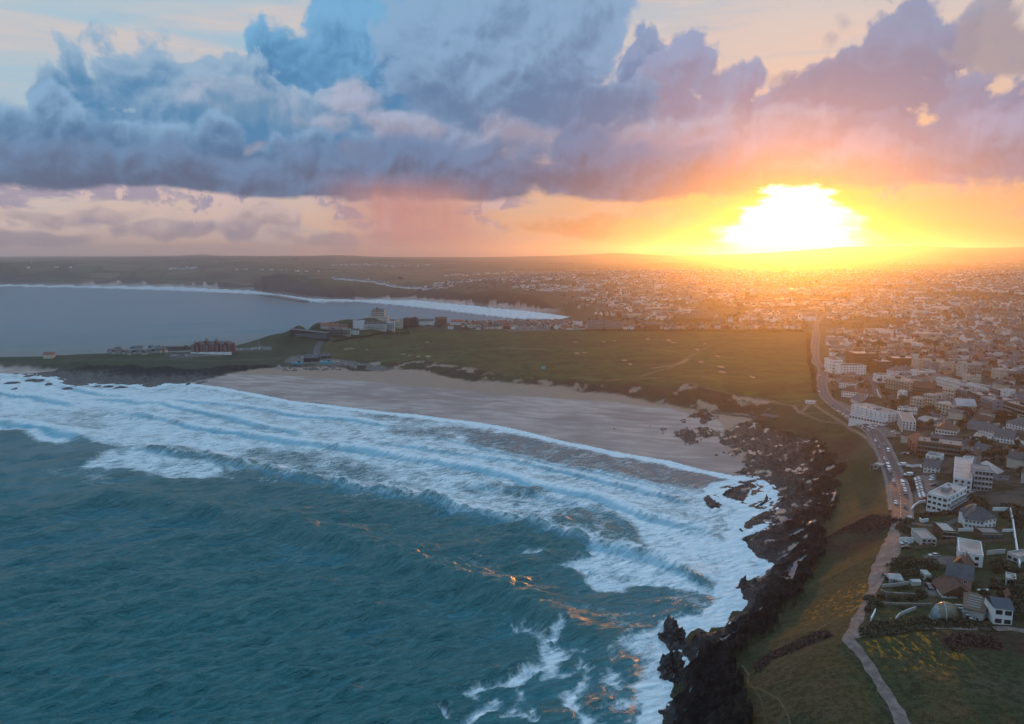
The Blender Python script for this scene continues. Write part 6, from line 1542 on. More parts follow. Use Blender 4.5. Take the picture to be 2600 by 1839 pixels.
for (a, b_, col_, typ, lb) in (
    (*Z1(312, 405), 'white', 'car', 'white car nearest the side turning on the far road'), (*Z1(304, 555), 'white', 'car', 'white car driving down the far road towards the paths'),
    (*Z1(376, 675), 'black', 'car', 'black car by the white kiosk at the path junction'), (*Z1(430, 690), 'dark blue', 'car', 'dark blue car following the black one by the kiosk'),
    (*Z1(850, 1036), 'white', 'car', 'white car just below the hotel turning'), (*Z1(886, 1108), 'grey', 'car', 'grey car on the seaward lane below the hotel turning'), (*Z1(940, 1085), 'dark blue', 'car', 'dark blue car on the inland side beside the green'),
    (*Z1(975, 1140), 'white', 'van', 'white van on the inland lane beside the green'), (*Z1(938, 1213), 'silver', 'car', 'silver car just above the lookout hut'), (*Z1(950, 1243), 'black', 'car', 'black car between silver car and white vans'),
    (*Z1(970, 1285), 'white', 'van', 'upper white van of the pair by the lookout hut'), (*Z1(982, 1315), 'white', 'van', 'lower white van of the pair by the lookout hut'), (*Z2(990, 200), 'dark blue', 'car', 'dark blue car parked below the two white vans'),
    (*Z2(1026, 282), 'silver', 'car', 'silver car facing a brown one in mid road'), (*Z2(1038, 307), 'red', 'car', 'dark red car behind the silver one in mid road'), (*Z2(1105, 288), 'white', 'car', 'white car at the car park entrance'),
    (*Z2(1115, 312), 'white', 'van', 'white van in the inland row of parked vehicles'), (*Z2(1128, 345), 'silver', 'car', 'silver car below the white van in the inland row'), (*Z2(1138, 372), 'white', 'car', 'white car third from the bottom of the inland row'),
    (*Z2(1145, 402), 'black', 'car', 'black car at the bottom of the inland row'), (*Z2(1048, 500), 'white', 'car', 'white car at the seaward end of the road'), (*Z2(1136, 532), 'black', 'car', 'black car at the inland end of the road')):
    x, y, rz, i = road_pose(a, b_)
    place_car(x, y, rz+pi/2*0, col_, lb, 'vehicles on the coast road', typ, z=max(gz(x, y), float(base_h(x, y)[0])-.3)+0.23)
for i in range(11):
    t = i/10; x, y, rz, _ = road_pose(*Z1(488+t*170, 752+t*98)); c_ = ['white', 'silver', 'grey', 'white', 'black', 'white', 'silver', 'white', 'silver', 'white', 'dark blue'][i]
    place_car(x, y, rz, c_, c_+' car, '+ORD[i]+' from far end of the seaward parking line', 'cars along the seaward kerb', z=max(gz(x, y), float(base_h(x, y)[0])-.3)+0.23)
for i in range(7):
    t = i/6; x, y, rz, _ = road_pose(*Z1(685+t*90, 876+t*62)); c_ = ['silver', 'white', 'black', 'white', 'grey', 'red', 'silver'][i]
    place_car(x, y, rz, c_, c_+' car, '+ORD[i]+' of the kerb line opposite the white hotel', 'cars opposite the white hotel', z=max(gz(x, y), float(base_h(x, y)[0])-.3)+0.23)
for r_ in range(3):
    n = (12, 12, 8)[r_]
    A_, B_ = (((712, 826), (880, 892)), ((700, 852), (835, 912)), ((742, 820), (890, 885)))[r_] if r_ < 2 else ((758, 812), (885, 862))
    for i in range(n):
        t = i/(n-1); x, y, z = G(*Z1(A_[0]+(B_[0]-A_[0])*t, A_[1]+(B_[1]-A_[1])*t))
        x0, y0, _ = G(*Z1(*A_)); x1, y1, _ = G(*Z1(*B_)); c_ = rcol()
        place_car(x, y, atan2(y1-y0, x1-x0)+pi/2+0.1, c_, c_+' car, '+ORD[i]+' in the '+('middle', 'kerbside', 'hotel side')[r_]+' row of the white hotel forecourt', 'cars on the hotel forecourt')
for i in range(17):
    t = i/16; zx, zy = 1262+t*55, 258+t*198; x, y, z = G(*Z2(zx, zy)); c_ = ['white', 'white', 'black', 'silver', 'black', 'white', 'grey', 'silver', 'white', 'dark blue', 'silver', 'black', 'white', 'silver', 'white', 'silver', 'red'][i]
    place_car(x, y, 0.12, c_, c_+' car, '+ORD[i]+' from the top of the long car park row', 'cars in the long car park row')
for (zf, a, b_, rz, c_, typ, lb) in ((Z2, 1408, 234, 0.4, 'silver', 'car', 'silver car, highest of three by the lodge'), (Z2, 1415, 250, 0.4, 'grey', 'car', 'grey car, middle of three by the lodge'), (Z2, 1405, 266, 0.4, 'white', 'car', 'white car, lowest of three by the lodge'),
    (Z2, 1410, 325, 0.1, 'dark blue', 'car', 'dark blue car alone in the middle of the car park'), (Z2, 1174, 222, 0.1, 'white', 'van', 'white van parked across the car park entrance'), (Z2, 1110, 127, 0.1, 'white', 'van', 'long white van beside the white garden wall'),
    (Z2, 1140, 887, 0.05, 'silver', 'pickup', 'silver pickup truck against the white garden wall'), (Z2, 1146, 925, -0.1, 'black', 'car', 'black car parked below the silver pickup'), (Z2, 1420, 1000, 0.0, 'silver', 'car', 'silver car on the paved drive of the cube house'),
    (Z3, 1370, 165, 1.5, 'black', 'car', 'black car, left of two on the drive by the dome'), (Z3, 1436, 168, 1.5, 'red', 'car', 'dark red car, right of two on the drive by the dome'), (Z2, 2010, 190, 1.3, 'white', 'car', 'white car beside the round ended barn'),
    (Z2, 1956, 110, 1.2, 'silver', 'car', 'silver car on the grass above the banded block'), (Z2, 1868, 62, 1.0, 'white', 'van', 'white van on the track above the banded block'), (Z2, 1800, 384, 0.5, 'silver', 'car', 'silver car tucked in front of the banded block'),
    (Z2, 2235, 100, 0.2, 'white', 'car', 'white car, first of the lane at the right edge'), (Z2, 2262, 118, 0.2, 'silver', 'car', 'silver car, second of the lane at the right edge'), (Z2, 2215, 70, 0.2, 'red', 'car', 'red car at the right edge near the bushes'),
    (Z1, 1027, 950, 0.3, 'white', 'car', 'white car leaving the hotel forecourt'), (Z1, 1066, 966, 0.1, 'silver', 'car', 'silver car at the foot of the white hotel'), (Z1, 818, 602, 0.2, 'silver', 'car', 'silver car on the side street behind the guest house'),
    (Z1, 1350, 1150-0, 0.2, 'black', 'car', 'black car in the shadow of the scaffolded block'), (Z1, 1130, 1168, 0.3, 'black', 'car', 'black car beside the green below the brick house'), (Z1, 1180, 1168, 0.3, 'silver', 'car', 'silver car beside the green below the brick house')):
    x, y, z = G(*zf(a, b_)); place_car(x, y, rz, c_, lb, None, typ)
for i in range(26):
    if i < 10: a, b_ = 283+(i % 5)*13, 436+(i//5)*14
    else: a, b_ = 362+((i-10) % 16)*11.8, 456-((i-10) % 16)*0.6
    x, y, z = G(*ZH(a, b_)); c_ = rcol()
    place_car(x, y, 1.3 if i >= 10 else 0.2, c_, c_+' car parked on the headland beside the red brick hotel', 'cars beside the red brick hotel')
for i in range(7):
    x, y, z = G(428+i*7.5, 903); c_ = rcol(); place_car(x, y, 0.3, c_, c_+' car on the terrace in front of the red brick hotel', 'cars in front of the red brick hotel')
for i, (a, b_) in enumerate(((1130, 552), (1150, 560), (1175, 566), (1205, 570), (1240, 574), (1320, 570), (1455, 580), (1480, 585), (850, 522), (880, 524))):
    x, y, z = G(*ZH(a, b_)); c_ = rcol(); place_car(x, y, 0.4*i, c_, c_+' car on the beach car park by the surf centre', 'cars by the surf centre')

# ------------------------------------------------------------------ walls and fences
def wall(name, label, cat, Zf, pts, h, th, mat, posts=0, group=None):
    p = np.array([G(*Zf(*a))[:2] for a in pts]); b = MB()
    for i in range(len(p)-1):
        n = max(1, int(np.hypot(*(p[i+1]-p[i]))/4))
        for k in range(n):
            a, c = p[i]+(p[i+1]-p[i])*k/n, p[i]+(p[i+1]-p[i])*(k+1)/n
            e = (c-a)/np.hypot(*(c-a)); nn = np.array([-e[1], e[0]])*th/2
            za, zc = gz(*a), gz(*c)
            q = [a-nn, c-nn, c+nn, a+nn]; zz = [za, zc, zc, za]
            b.hexa([(u[0], u[1], z-0.8) for u, z in zip(q, zz)]+[(u[0], u[1], z+h) for u, z in zip(q, zz)])
    o = b.build(name, mat); tag(o, label, cat, group)
    if posts:
        L = np.hypot(*(p[1:]-p[:-1]).T).sum(); n = min(60, int(L/posts))
        cum = np.concatenate([[0], np.cumsum(np.hypot(*(p[1:]-p[:-1]).T))])
        pm = MB().box(-.09, -.09, -.6, .09, .09, h+.2).mesh('post', mat)
        for k in range(n+1):
            t = L*k/n; x = np.interp(t, cum, p[:, 0]); y = np.interp(t, cum, p[:, 1])
            inst('post', pm, o, (x, y, gz(x, y)))
    return o
wall('garden_wall', 'long white boundary wall down the right side of the gardens', 'wall', Z2, [(2160, 570), (2185, 690), (2210, 860), (2232, 1000), (2252, 1125)], 1.9, 0.5, M['white'])
wall('garden_wall', 'white wall running from villa to the long boundary wall', 'wall', Z2, [(1990, 572), (2050, 570), (2155, 572)], 1.8, 0.4, M['white'])
wall('garden_wall', 'white wall behind the silver pickup', 'wall', Z2, [(1085, 872), (1150, 868), (1222, 872)], 2.6, 0.35, M['white'])
wall('garden_wall', 'white wall beside the long white van', 'wall', Z2, [(1150, 135), (1210, 142), (1285, 138), (1300, 150)], 1.6, 0.35, M['white'])
wall('garden_wall', 'grey wall between the allotments and the lane gardens', 'wall', Z3, [(915, 162), (1000, 158), (1090, 150), (1180, 135)], 1.3, 0.4, M['pale'])
wall('garden_wall', 'stone wall curving along the path above the dome gardens', 'wall', Z3, [(900, 205), (960, 235), (1060, 245), (1180, 250), (1240, 258)], 1.0, 0.6, M['stonew'])
wall('garden_wall', 'dark stone wall below the terraced garden strip', 'wall', Z3, [(850, 320), (980, 345), (1150, 350), (1400, 348)], 1.0, 0.6, M['stonew'])
wall('garden_wall', 'thin white wall round the dark yard by the path', 'wall', Z3, [(805, 498), (830, 450), (850, 405)], 1.3, 0.3, M['white'])
wall('garden_wall', 'low white wall at the start of the villa drive', 'wall', Z2, [(1160, 640), (1205, 650)], 1.6, 0.8, M['white'])
wall('garden_wall', 'white wedge wall by the villa drive', 'wall', Z2, [(1280, 660), (1300, 678), (1365, 668)], 1.7, 0.4, M['white'])
wall('garden_wall', 'white wall in front of the timber studio', 'wall', Z2, [(1655, 768), (1760, 765), (1880, 775)], 1.5, 0.3, M['white'])
wall('garden_wall', 'white wall right of the timber studio', 'wall', Z2, [(2085, 770), (2195, 772)], 1.4, 0.3, M['white'])
wall('garden_wall', 'white block wall right of the cube house', 'wall', Z2, [(1930, 1000), (2030, 990), (2110, 985)], 2.0, 0.4, M['pale'])
wall('timber_fence', 'weathered timber fence above the white pickup wall', 'fence', Z2, [(1095, 822), (1180, 828), (1285, 820)], 1.7, 0.12, M['timber'], 3)
wall('timber_fence', 'curving timber fence in front of the half-built house', 'fence', Z2, [(1230, 935), (1330, 925), (1450, 900), (1560, 880), (1640, 868)], 1.8, 0.12, M['timber'], 3)
wall('timber_fence', 'timber fence along the bottom of the villa garden', 'fence', Z2, [(1890, 878), (2050, 876), (2200, 868)], 1.5, 0.12, M['timber'], 3)
wall('garden_wall', 'curved white retaining wall of the dome terrace', 'wall', Z3, [(1045, 500), (1080, 455), (1150, 420), (1240, 388)], 1.2, 0.4, M['pale'])
wall('garden_wall', 'white wall sweeping round the modern block car park', 'wall', Z2, [(1200, 565), (1230, 530), (1280, 498), (1335, 485)], 1.4, 0.5, M['white'])
wall('garden_wall', 'white wall below the corner flats', 'wall', Z1, [(2058, 790), (2150, 815), (2240, 838)], 1.6, 0.4, M['white'])
wall('garden_wall', 'white wall descending past the right edge houses', 'wall', Z1, [(2180, 980), (2240, 1030), (2296, 1070)], 1.8, 0.4, M['white'])
wall('garden_wall', 'white wall behind the side street bend', 'wall', Z1, [(865, 540), (885, 590), (905, 615)], 1.5, 0.4, M['white'])
wall('sea_wall', 'rough stone wall along the foot of the cliff', 'wall', lambda x, y: (1600+x*.2613, 1000+y*.2613), [(790, 185), (950, 205), (1100, 225), (1240, 240)], 1.8, 1.4, M['greyrock'])
wall('railing', 'white railings round the lookout deck', 'railing', Z2, [(800, 185), (805, 130), (905, 112)], 1.1, 0.08, M['metal'], 2)
for lb, pts in (('white framed greenhouse in the allotment by the path', ((985, 125), (1130, 128))), ('white frame pergola in the allotment', ((1325, 92), (1385, 92)))):
    pass
def greenhouse(lb, a, b_, d, h, glass=True):
    x, y, z0, rz, w, dep, dist, zm = frame(Z3, a, b_, None, d)
    root = tag(empty('greenhouse' if glass else 'pergola', (x, y, z0), rz), lb, 'greenhouse' if glass else 'pergola')
    f = MB()
    for i in range(6):
        u = w*i/5
        f.box(u-.08, 0, -.5, u+.08, .14, h); f.box(u-.08, dep-.14, -.5, u+.08, dep, h); f.box(u-.08, .14, h-.12, u+.08, dep-.14, h)
    f.box(-.1, -.04, h, w+.1, .18, h+.14); f.box(-.1, dep-.18, h, w+.1, dep+.04, h+.14)
    f.build('timber_frame', M['white'], root)
    if glass: MB().gable(0, 0, w, dep, h+.15, 1.0).build('glass_roof', M['flatw'], root)
greenhouse('white framed greenhouse in the allotment by the footpath', (985, 122), (1060, 124), 5, 2.0)
greenhouse('low white polytunnel roof beside the greenhouse', (1065, 128), (1128, 130), 7, 1.6)
greenhouse('open white frame pergola in the allotment', (1325, 92), (1388, 92), 4, 2.6, False)
x, y, z = G(*Z3(1235, 135)); b = MB().box(-1.8, -1.2, 0, 1.8, 1.2, 1.9); b.gable(-1.9, -1.3, 1.9, 1.3, 1.9, .6)
tag(b.build('garden_shed', M['pale'], None, (x, y, z)), 'pale blue grey garden shed between allotment and drive', 'shed')
x, y, z = G(*Z3(1912, 198)); b = MB()
for i in range(6):
    u, u2 = -3+i, -2+i; w0, w1 = .7*sqrt(max(0, 1-(u/3)**2)), .7*sqrt(max(0, 1-(u2/3)**2))
    b.hexa([(u, -w0*.4, 0), (u2, -w1*.4, 0), (u2, w1*.4, 0), (u, w0*.4, 0), (u, -w0-.05, .7), (u2, -w1-.05, .7), (u2, w1+.05, .7), (u, w0+.05, .7)])
tag(b.build('small_boat', M['white'], None, (x, y, z)), 'small white boat lying on the lawn near the hut', 'boat')
x, y, z = G(659, 884); r_ = tag(empty('flagpole', (x, y, z)), 'tall white flagpole on the headland green', 'flagpole')
MB().bar((0, 0, -.5), (0, 0, 11), .16, 0, .07).build('pole', M['white'], r_); MB().box(-.25, -.25, -.3, .25, .25, .5).build('base', M['pale'], r_)
# sand heap and rock armour by the surf centre
b = MB(); n = 18
for k in range(n):
    a, c = 2*pi*k/n, 2*pi*(k+1)/n
    b.poly([(6.5*cos(a), 6.5*sin(a), -.6), (6.5*cos(c), 6.5*sin(c), -.6), (2.2*cos(c), 2.2*sin(c), 4.2), (2.2*cos(a), 2.2*sin(a), 4.2)])
    b.poly([(2.2*cos(a), 2.2*sin(a), 4.2), (2.2*cos(c), 2.2*sin(c), 4.2), (0, 0, 6.0)])
x, y, z = G(709, 937); tag(b.build('sand_heap', M['sandp'], None, (x, y, z)), 'pale cone of sand at the headland end of the beach', 'sand heap')

# ------------------------------------------------------------------ rocks
def rock_mesh(seed, rx, ry, rz, n=22, m_=14, mat='boulder', rough=0.45):
    vs, fs_ = [], []
    for j in range(m_+1):
        for i in range(n):
            a = 2*pi*i/n; e = -pi/2*0.35 + (pi/2*1.35)*j/m_
            vs.append((cos(a)*cos(e), sin(a)*cos(e), sin(e)))
    v = np.array(vs)
    d = 1 + rough*(ridged(v[:, 0]*2.1+seed*3.3, v[:, 1]*2.1+v[:, 2]*1.7, 4, seed)-0.5)*1.6 + rough*0.5*(fbm(v[:, 0]*5+seed, v[:, 1]*5+v[:, 2]*4, 3, seed+9)-.5)
    ang = np.arctan2(v[:, 1], v[:, 0]); d *= 1+0.22*np.sin(ang*2+seed)+0.14*np.sin(ang*3+seed*2)+0.1*np.sin(ang*5+seed)
    v = v*d[:, None]*np.array([rx, ry, rz])
    for j in range(m_):
        for i in range(n):
            fs_.append((j*n+i, j*n+(i+1) % n, (j+1)*n+(i+1) % n, (j+1)*n+i))
    me = bpy.data.meshes.new('rock'); me.from_pydata([tuple(p) for p in v], [], fs_); me.materials.append(M[mat]); me.update(); return me
def rock(label, sx, sy, wpx, dm, h, seed, z=None, group=None, name='sea_rock', mat='boulder', n=22, rz=0.0):
    x, y = P(sx, sy, 0 if z is None else z); dist = hypot(x, y)
    o = bpy.data.objects.new(name, rock_mesh(seed, wpx/2*dist/F, dm/2, h, n, 14 if n < 30 else 22, mat)); sc.collection.objects.link(o)
    o.location = (x, y, -0.2 if z is None else z-0.3); o.rotation_euler = (0, 0, rz); tag(o, label, 'rock', group)
    return o
rock('jagged black sea rock with foam round it, upper of the near pair', 1708, 1624, 74, 14, 7.5, 5, n=44)
rock('pointed black sea rock against the near cliff, lower of the pair', 1704, 1702, 66, 12, 6.5, 8, n=44, rz=.4)
rock('small black rock awash beside the upper near rock', 1678, 1617, 14, 2.5, 1.6, 3)
rock('pointed rock standing off the reef tip in the wash', 1888, 1489, 22, 6, 4.0, 12, n=30)
rock('low dark rock at the mouth of the reef gully', 1893, 1372, 16, 4, 1.8, 14)
rock('small dark island of rock off the tip of the big island', 1808, 1281, 40, 15, 2.6, 17, n=36)
rock('tiny rock awash between the islands and the reef', 1882, 1348, 9, 3, 1.0, 4)
rock('small rock just off the tip of the big rock island', 1798, 1262, 9, 4, 1.2, 6)
for i, (a, b_, w_) in enumerate(((33, 972, 20), (92, 966, 34), (124, 976, 14), (36, 989, 6), (180, 985, 30), (246, 982, 12), (276, 982, 14), (322, 974, 40), (382, 980, 34), (478, 976, 7), (75, 955, 20), (512, 972, 20), (305, 984, 18))):
    rock('low black rock in the surf off the headland, '+ORD[i]+' from a left-to-right list' if False else 'black rock awash off the left headland, about %s metres across' % ('five', 'ten', 'twenty')[0 if w_ < 15 else 1 if w_ < 30 else 2], a, b_, w_, 9+w_*.25, 1.3, 20+i, group='rocks awash off the headland')
BR = [(1678, 1092), (1684, 1098), (1683, 1102), (1651, 1083), (1730, 1068), (1736, 1072), (1737, 1066), (1770, 1120), (1780, 1118), (1740, 1129), (1752, 1130), (1819, 1156), (1838, 1150), (1560, 1090), (1717, 1107), (1712, 1109), (1886, 1173), (1896, 1180)]
for i, (a, b_) in enumerate(BR):
    rock('small dark boulder lying on the sand by the beach outcrops', a, b_, 4+rc.random()*5, 2.0, 0.9, 40+i, z=float(G(a, b_)[2]), group='boulders on the wet sand', name='boulder', n=12)
proto_r = [rock_mesh(70+i, 1.5, 1.2, 1.0, 10, 6, 'greyrock') for i in range(4)]
for i in range(90):
    a = rc.uniform(715, 880); b_ = 930+rc.uniform(0, 12)-(a-800)**2*0.0004+ (4 if a < 760 else 0)
    x, y, z = G(a, b_); o = bpy.data.objects.new('armour_rock', proto_r[i % 4]); sc.collection.objects.link(o)
    s_ = rc.uniform(0.7, 1.5); o.scale = (s_, s_, s_); o.location = (x, y, gz(x, y)); o.rotation_euler = (0, 0, rc.uniform(0, 6))
    tag(o, 'grey armour boulder piled on the beach below the surf centre', 'boulder', 'armour boulders below the surf centre')

# ------------------------------------------------------------------ people on the beach
def person(sx, sy, label, h=1.75, stride=.25, rz=0.6):
    x, y, z = G(sx, sy)
    V_ = [(0, 0, .95), (0, 0, 1.2), (0, 0, 1.42), (0, 0, 1.52), (0, 0, 1.66),
          (.1, 0, .88), (.12, stride*.5, .50), (.12, stride*.35, .08), (.12, stride*.35+.14, .04), (-.1, 0, .88), (-.12, -stride*.4, .50), (-.12, -stride, .10), (-.12, -stride+.13, .04),
          (.2, 0, 1.40), (.27, -.05, 1.12), (.26, .08, .88), (-.2, 0, 1.40), (-.27, .05, 1.12), (-.26, .12, .88)]
    E = [(0, 1), (1, 2), (2, 3), (3, 4), (0, 5), (5, 6), (6, 7), (7, 8), (0, 9), (9, 10), (10, 11), (11, 12), (2, 13), (13, 14), (14, 15), (2, 16), (16, 17), (17, 18)]
    R = [.15, .14, .15, .06, .11, .1, .07, .05, .035, .1, .07, .05, .035, .06, .045, .035, .06, .045, .035]
    me = bpy.data.meshes.new('person'); me.from_pydata(V_, E, []); me.materials.append(M['cloth'])
    o = bpy.data.objects.new('person', me); sc.collection.objects.link(o)
    sk = o.modifiers.new('skin', 'SKIN'); o.modifiers.new('sub', 'SUBSURF').levels = 1
    for i, r_ in enumerate(R): me.skin_vertices[0].data[i].radius = (r_, r_*.8)
    me.skin_vertices[0].data[0].use_root = True
    o.location = (x, y, z-.02); o.rotation_euler = (0, 0, rz); s_ = h/1.78; o.scale = (s_,)*3
    tag(o, label, 'person')
person(1229, 1014, 'person in dark clothes walking on the wet sand', 1.9, .4, 1.3)
person(1272, 999, 'person in dark clothes further up the beach', 1.75, .2, .3)
for i, (a, b_) in enumerate(((ZH(1335, 668)), (ZH(1345, 670)))): person(a, b_, 'person at the edge of the dry sand, '+('left', 'right')[i]+' of a pair', 1.75, .1, i)

# ------------------------------------------------------------------ wind turbines and masts on the skyline
tm = MB().bar((0, 0, -3), (0, 0, 56), 2.2, 0, 1.2, 8).mesh('tower', M['white'])
bl = MB()
bl.hexa([(-.9, -.3, 1), (.9, -.3, 1), (.9, .3, 1), (-.9, .3, 1), (-.2, -.1, 25), (.2, -.1, 25), (.2, .1, 25), (-.2, .1, 25)]); bm_ = bl.mesh('blade', M['white'])
hm_ = MB().box(-1.5, -3, -1.5, 1.5, 3, 1.5).mesh('nacelle', M['white'])
tprot = None
for i, (a, b_, sc_) in enumerate(((555, 650, .8), (608, 650, 1.0), (642, 650, .95), (676, 651, .75), (696, 651, .7), (443, 657, .6), (494, 654, .6), (828, 650, .6))):
    x, y, z = PR(a, b_, 8200); z = gz(x, y)
    if tprot is None:
        tprot = empty('wind_turbine', (x, y, z)); inst('tower', tm, tprot); inst('nacelle', hm_, tprot, (0, 0, 57))
        for k in range(3):
            o = inst('blade', bm_, tprot, (0, -3.4, 57)); o.rotation_euler = (0, 2*pi*k/3+.3, 0)
        root = tprot
    else: root = copy_tree(tprot); root.location = (x, y, z)
    root.scale = (sc_,)*3; root.rotation_euler = (0, 0, .4*i % .5)
    tag(root, 'wind turbine on the far skyline, '+ORD[i]+(' of the group' if i < 5 else ' and smaller'), 'wind turbine', 'wind turbines on the skyline')
for i, (a, b_) in enumerate(((728, 694), (766, 697), (80, 670))):
    x, y, z = G(a, b_) if i < 2 else PR(80, 672, 5200); z = gz(x, y)
    tag(MB().bar((0, 0, -2), (0, 0, 34), .9, 0, .5).build('mast', M['white'], None, (x, y, z)), ('left of two thin white masts beyond the bay', 'right of two thin white masts beyond the bay', 'lone mast on the hill at far left')[i], 'mast')
# church on the rise under the sun
x, y, z = G(1880, 772); root = tag(empty('church', (x, y, z-1), .3), 'stone church with tall square tower under the sun', 'church')
MB().box(-14, -6, -2, 14, 6, 9).build('nave', M['pale'], root); MB().gable(-14.5, -6.5, 14.5, 6.5, 9, 5).build('roof', M['slate'], root); MB().box(14.01, -4.5, -2, 23, 4.5, 31).build('tower', M['brown'], root)

# street lamps along the coast road
lp = None
for i in range(14):
    k = int(len(RCX)*(.04+.066*i)); x, y = RCX[k]+RNX[k]*6.3, RCY[k]+RNY[k]*6.3; z = gz(x, y)
    if lp is None:
        lp = empty('street_lamp', (x, y, z))
        MB().bar((0, 0, -.4), (0, 0, 8), .13, 0, .08).build('pole', M['metal'], lp)
        MB().bar((0, 0, 7.9), (-1.6, 0, 8.4), .06).build('arm', M['metal'], lp)
        MB().box(-2.3, -.18, 8.28, -1.5, .18, 8.46).build('lamp_head', M['pale'], lp); root = lp
    else: root = copy_tree(lp); root.location = (x, y, z)
    root.rotation_euler = (0, 0, atan2(RNY[k], RNX[k]))
    tag(root, 'grey street lamp beside the coast road, '+ORD[i]+' counted from the near end', 'street lamp', 'street lamps on the coast road')

# ------------------------------------------------------------------ trees and bushes
def leaf_crown(seed, n, rx, ry, rz, leaf, lumps=9, flat=0.0):
    rg = np.random.default_rng(seed)
    c = rg.normal(size=(lumps, 3)); c /= np.linalg.norm(c, axis=1)[:, None]; c *= rg.uniform(.25, .75, (lumps, 1)); c[:, 2] = np.abs(c[:, 2])*0.9-.15
    rad = rg.uniform(.28, .5, lumps)
    k = rg.integers(0, lumps, n); d = rg.normal(size=(n, 3)); d /= np.linalg.norm(d, axis=1)[:, None]
    p = c[k] + d*(rad[k]*rg.uniform(.55, 1.0, n)**.5)[:, None]
    p = p*np.array([rx, ry, rz])
    a = rg.normal(size=(n, 3)); a /= np.linalg.norm(a, axis=1)[:, None]; b = np.cross(a, rg.normal(size=(n, 3))); b /= np.linalg.norm(b, axis=1)[:, None]
    s = (leaf*rg.uniform(.6, 1.4, n))[:, None]
    return np.stack([p-a*s, p-b*s*.7, p+a*s, p+b*s*.7], 1)
def crown_mesh(name, quads, mat):
    me = bpy.data.meshes.new(name); V = quads.reshape(-1, 3)
    me.from_pydata([tuple(v) for v in V], [], [tuple(range(4*i, 4*i+4)) for i in range(len(quads))]); me.materials.append(mat); me.update(); return me
TREES = []
for i in range(5):
    q = leaf_crown(100+i, 520, 3.6, 3.4, 3.0, .34, 9+i)+np.array([0, 0, 4.6])
    cm = crown_mesh('crown', q, M['leaves'])
    tb = MB().bar((0, 0, -.5), (0, 0, 2.6), .28, 0, .2)
    for k in range(4): tb.bar((0, 0, 2.2), (1.6*cos(k*1.6+i), 1.6*sin(k*1.6+i), 4.6), .13, 0, .05)
    TREES.append((cm, tb.mesh('trunk', M['bark'])))
BUSH = [crown_mesh('bush', leaf_crown(200+i, 420, 1, 1, .8, .14, 12)+np.array([0, 0, .35]), M['leaves']) for i in range(4)]
def tree(x, y, s, label, group, i, name='tree'):
    z = gz(x, y); root = empty(name, (x, y, z), i*1.3); root.scale = (s, s, s)
    inst('crown', TREES[i % 5][0], root); inst('trunk', TREES[i % 5][1], root); tag(root, label, 'tree', group)
def bush(x, y, sx_, sy_, sz_, label, group, i, rz=0):
    o = bpy.data.objects.new('bush', BUSH[i % 4]); sc.collection.objects.link(o)
    o.location = (x, y, gz(x, y)-.1); o.scale = (sx_, sy_, sz_); o.rotation_euler = (0, 0, rz); tag(o, label, 'bush', group)
rt = random.Random(5)
# hedges drawn as one leafy strip each
def hedge(label, Zf, pts, w, h, dens=5.0, mat='leaves', leaf=.42, name='hedge', group=None, cat='hedge'):
    p = np.array([G(*Zf(*a))[:2] for a in pts]); cum = np.concatenate([[0], np.cumsum(np.hypot(*(p[1:]-p[:-1]).T))])
    n = min(9000, int(cum[-1]*dens*max(w, 1))); rg = np.random.default_rng(int(abs(p[0][0])*13) % 9999)
    t = rg.uniform(0, cum[-1], n); x = np.interp(t, cum, p[:, 0]); y = np.interp(t, cum, p[:, 1])
    prof = 0.75+0.5*fbm(t/2.5, t*0, 3, 4)
    a = rg.uniform(0, pi, n); rr_ = rg.uniform(.5, 1, n)**.4
    ex, ey = p[-1]-p[0]; L = hypot(ex, ey); off = np.cos(a)*rr_*w/2*prof + (fbm(t/9.0, t*0+5, 3, 6)-0.5)*w*0.9 + rg.normal(0, w*0.08, n)
    x = x-ey/L*off; y = y+ex/L*off
    zz = height(x, y)+np.sin(a)*rr_*h*prof*.9
    u = rg.normal(size=(n, 3)); u /= np.linalg.norm(u, axis=1)[:, None]; v = np.cross(u, rg.normal(size=(n, 3))); v /= np.linalg.norm(v, axis=1)[:, None]
    s = (leaf*rg.uniform(.6, 1.3, n))[:, None]; c = np.stack([x, y, zz], 1)
    q = np.stack([c-u*s, c-v*s*.7, c+u*s, c+v*s*.7], 1)
    o = bpy.data.objects.new(name, crown_mesh(name, q, M[mat])); sc.collection.objects.link(o); tag(o, label, cat, group)
m, N, bs = material('bracken'); gp = N.new('ShaderNodeNewGeometry')
N.put(bs.inputs['Base Color'], N.mix(N.ss(N.noise(gp.outputs['Position'], .6, 4, .6), .35, .65), (.045, .018, .016, 1), (.10, .045, .036, 1))); bs.inputs['Roughness'].default_value = .9; M['bracken'] = m
hedge('thick hedge between the track and the dome garden', Z3, [(705, 598), (760, 585), (900, 565), (1100, 552), (1300, 540), (1500, 538), (1700, 545), (1900, 556), (1985, 560)], 6.0, 1.5, 9)
hedge('hedge on the field side of the track', Z3, [(700, 640), (900, 630), (1100, 610), (1300, 585), (1420, 578)], 3.0, 1.2, 9)
hedge('dark hedge above the terraced garden strip', Z3, [(870, 262), (1000, 290), (1150, 300), (1350, 262)], 3.0, 1.6, 9)
hedge('long bushy hedge below the cube house drive', Z2, [(960, 1120), (1060, 1110), (1150, 1115), (1300, 1108), (1460, 1100)], 8.0, 3.2, 7)
hedge('hedge row by the allotment end', Z2, [(1010, 1040), (1100, 1045), (1240, 1040)], 3.0, 1.8, 9)
hedge('hedge behind the terraced gardens', Z3, [(910, 60), (1000, 52), (1150, 45), (1280, 30)], 4.0, 2.2, 9)
hedge('bramble bank right of the brick path', Z3, [(800, 250), (830, 300), (800, 350), (790, 400)], 4.0, 1.6, 9)
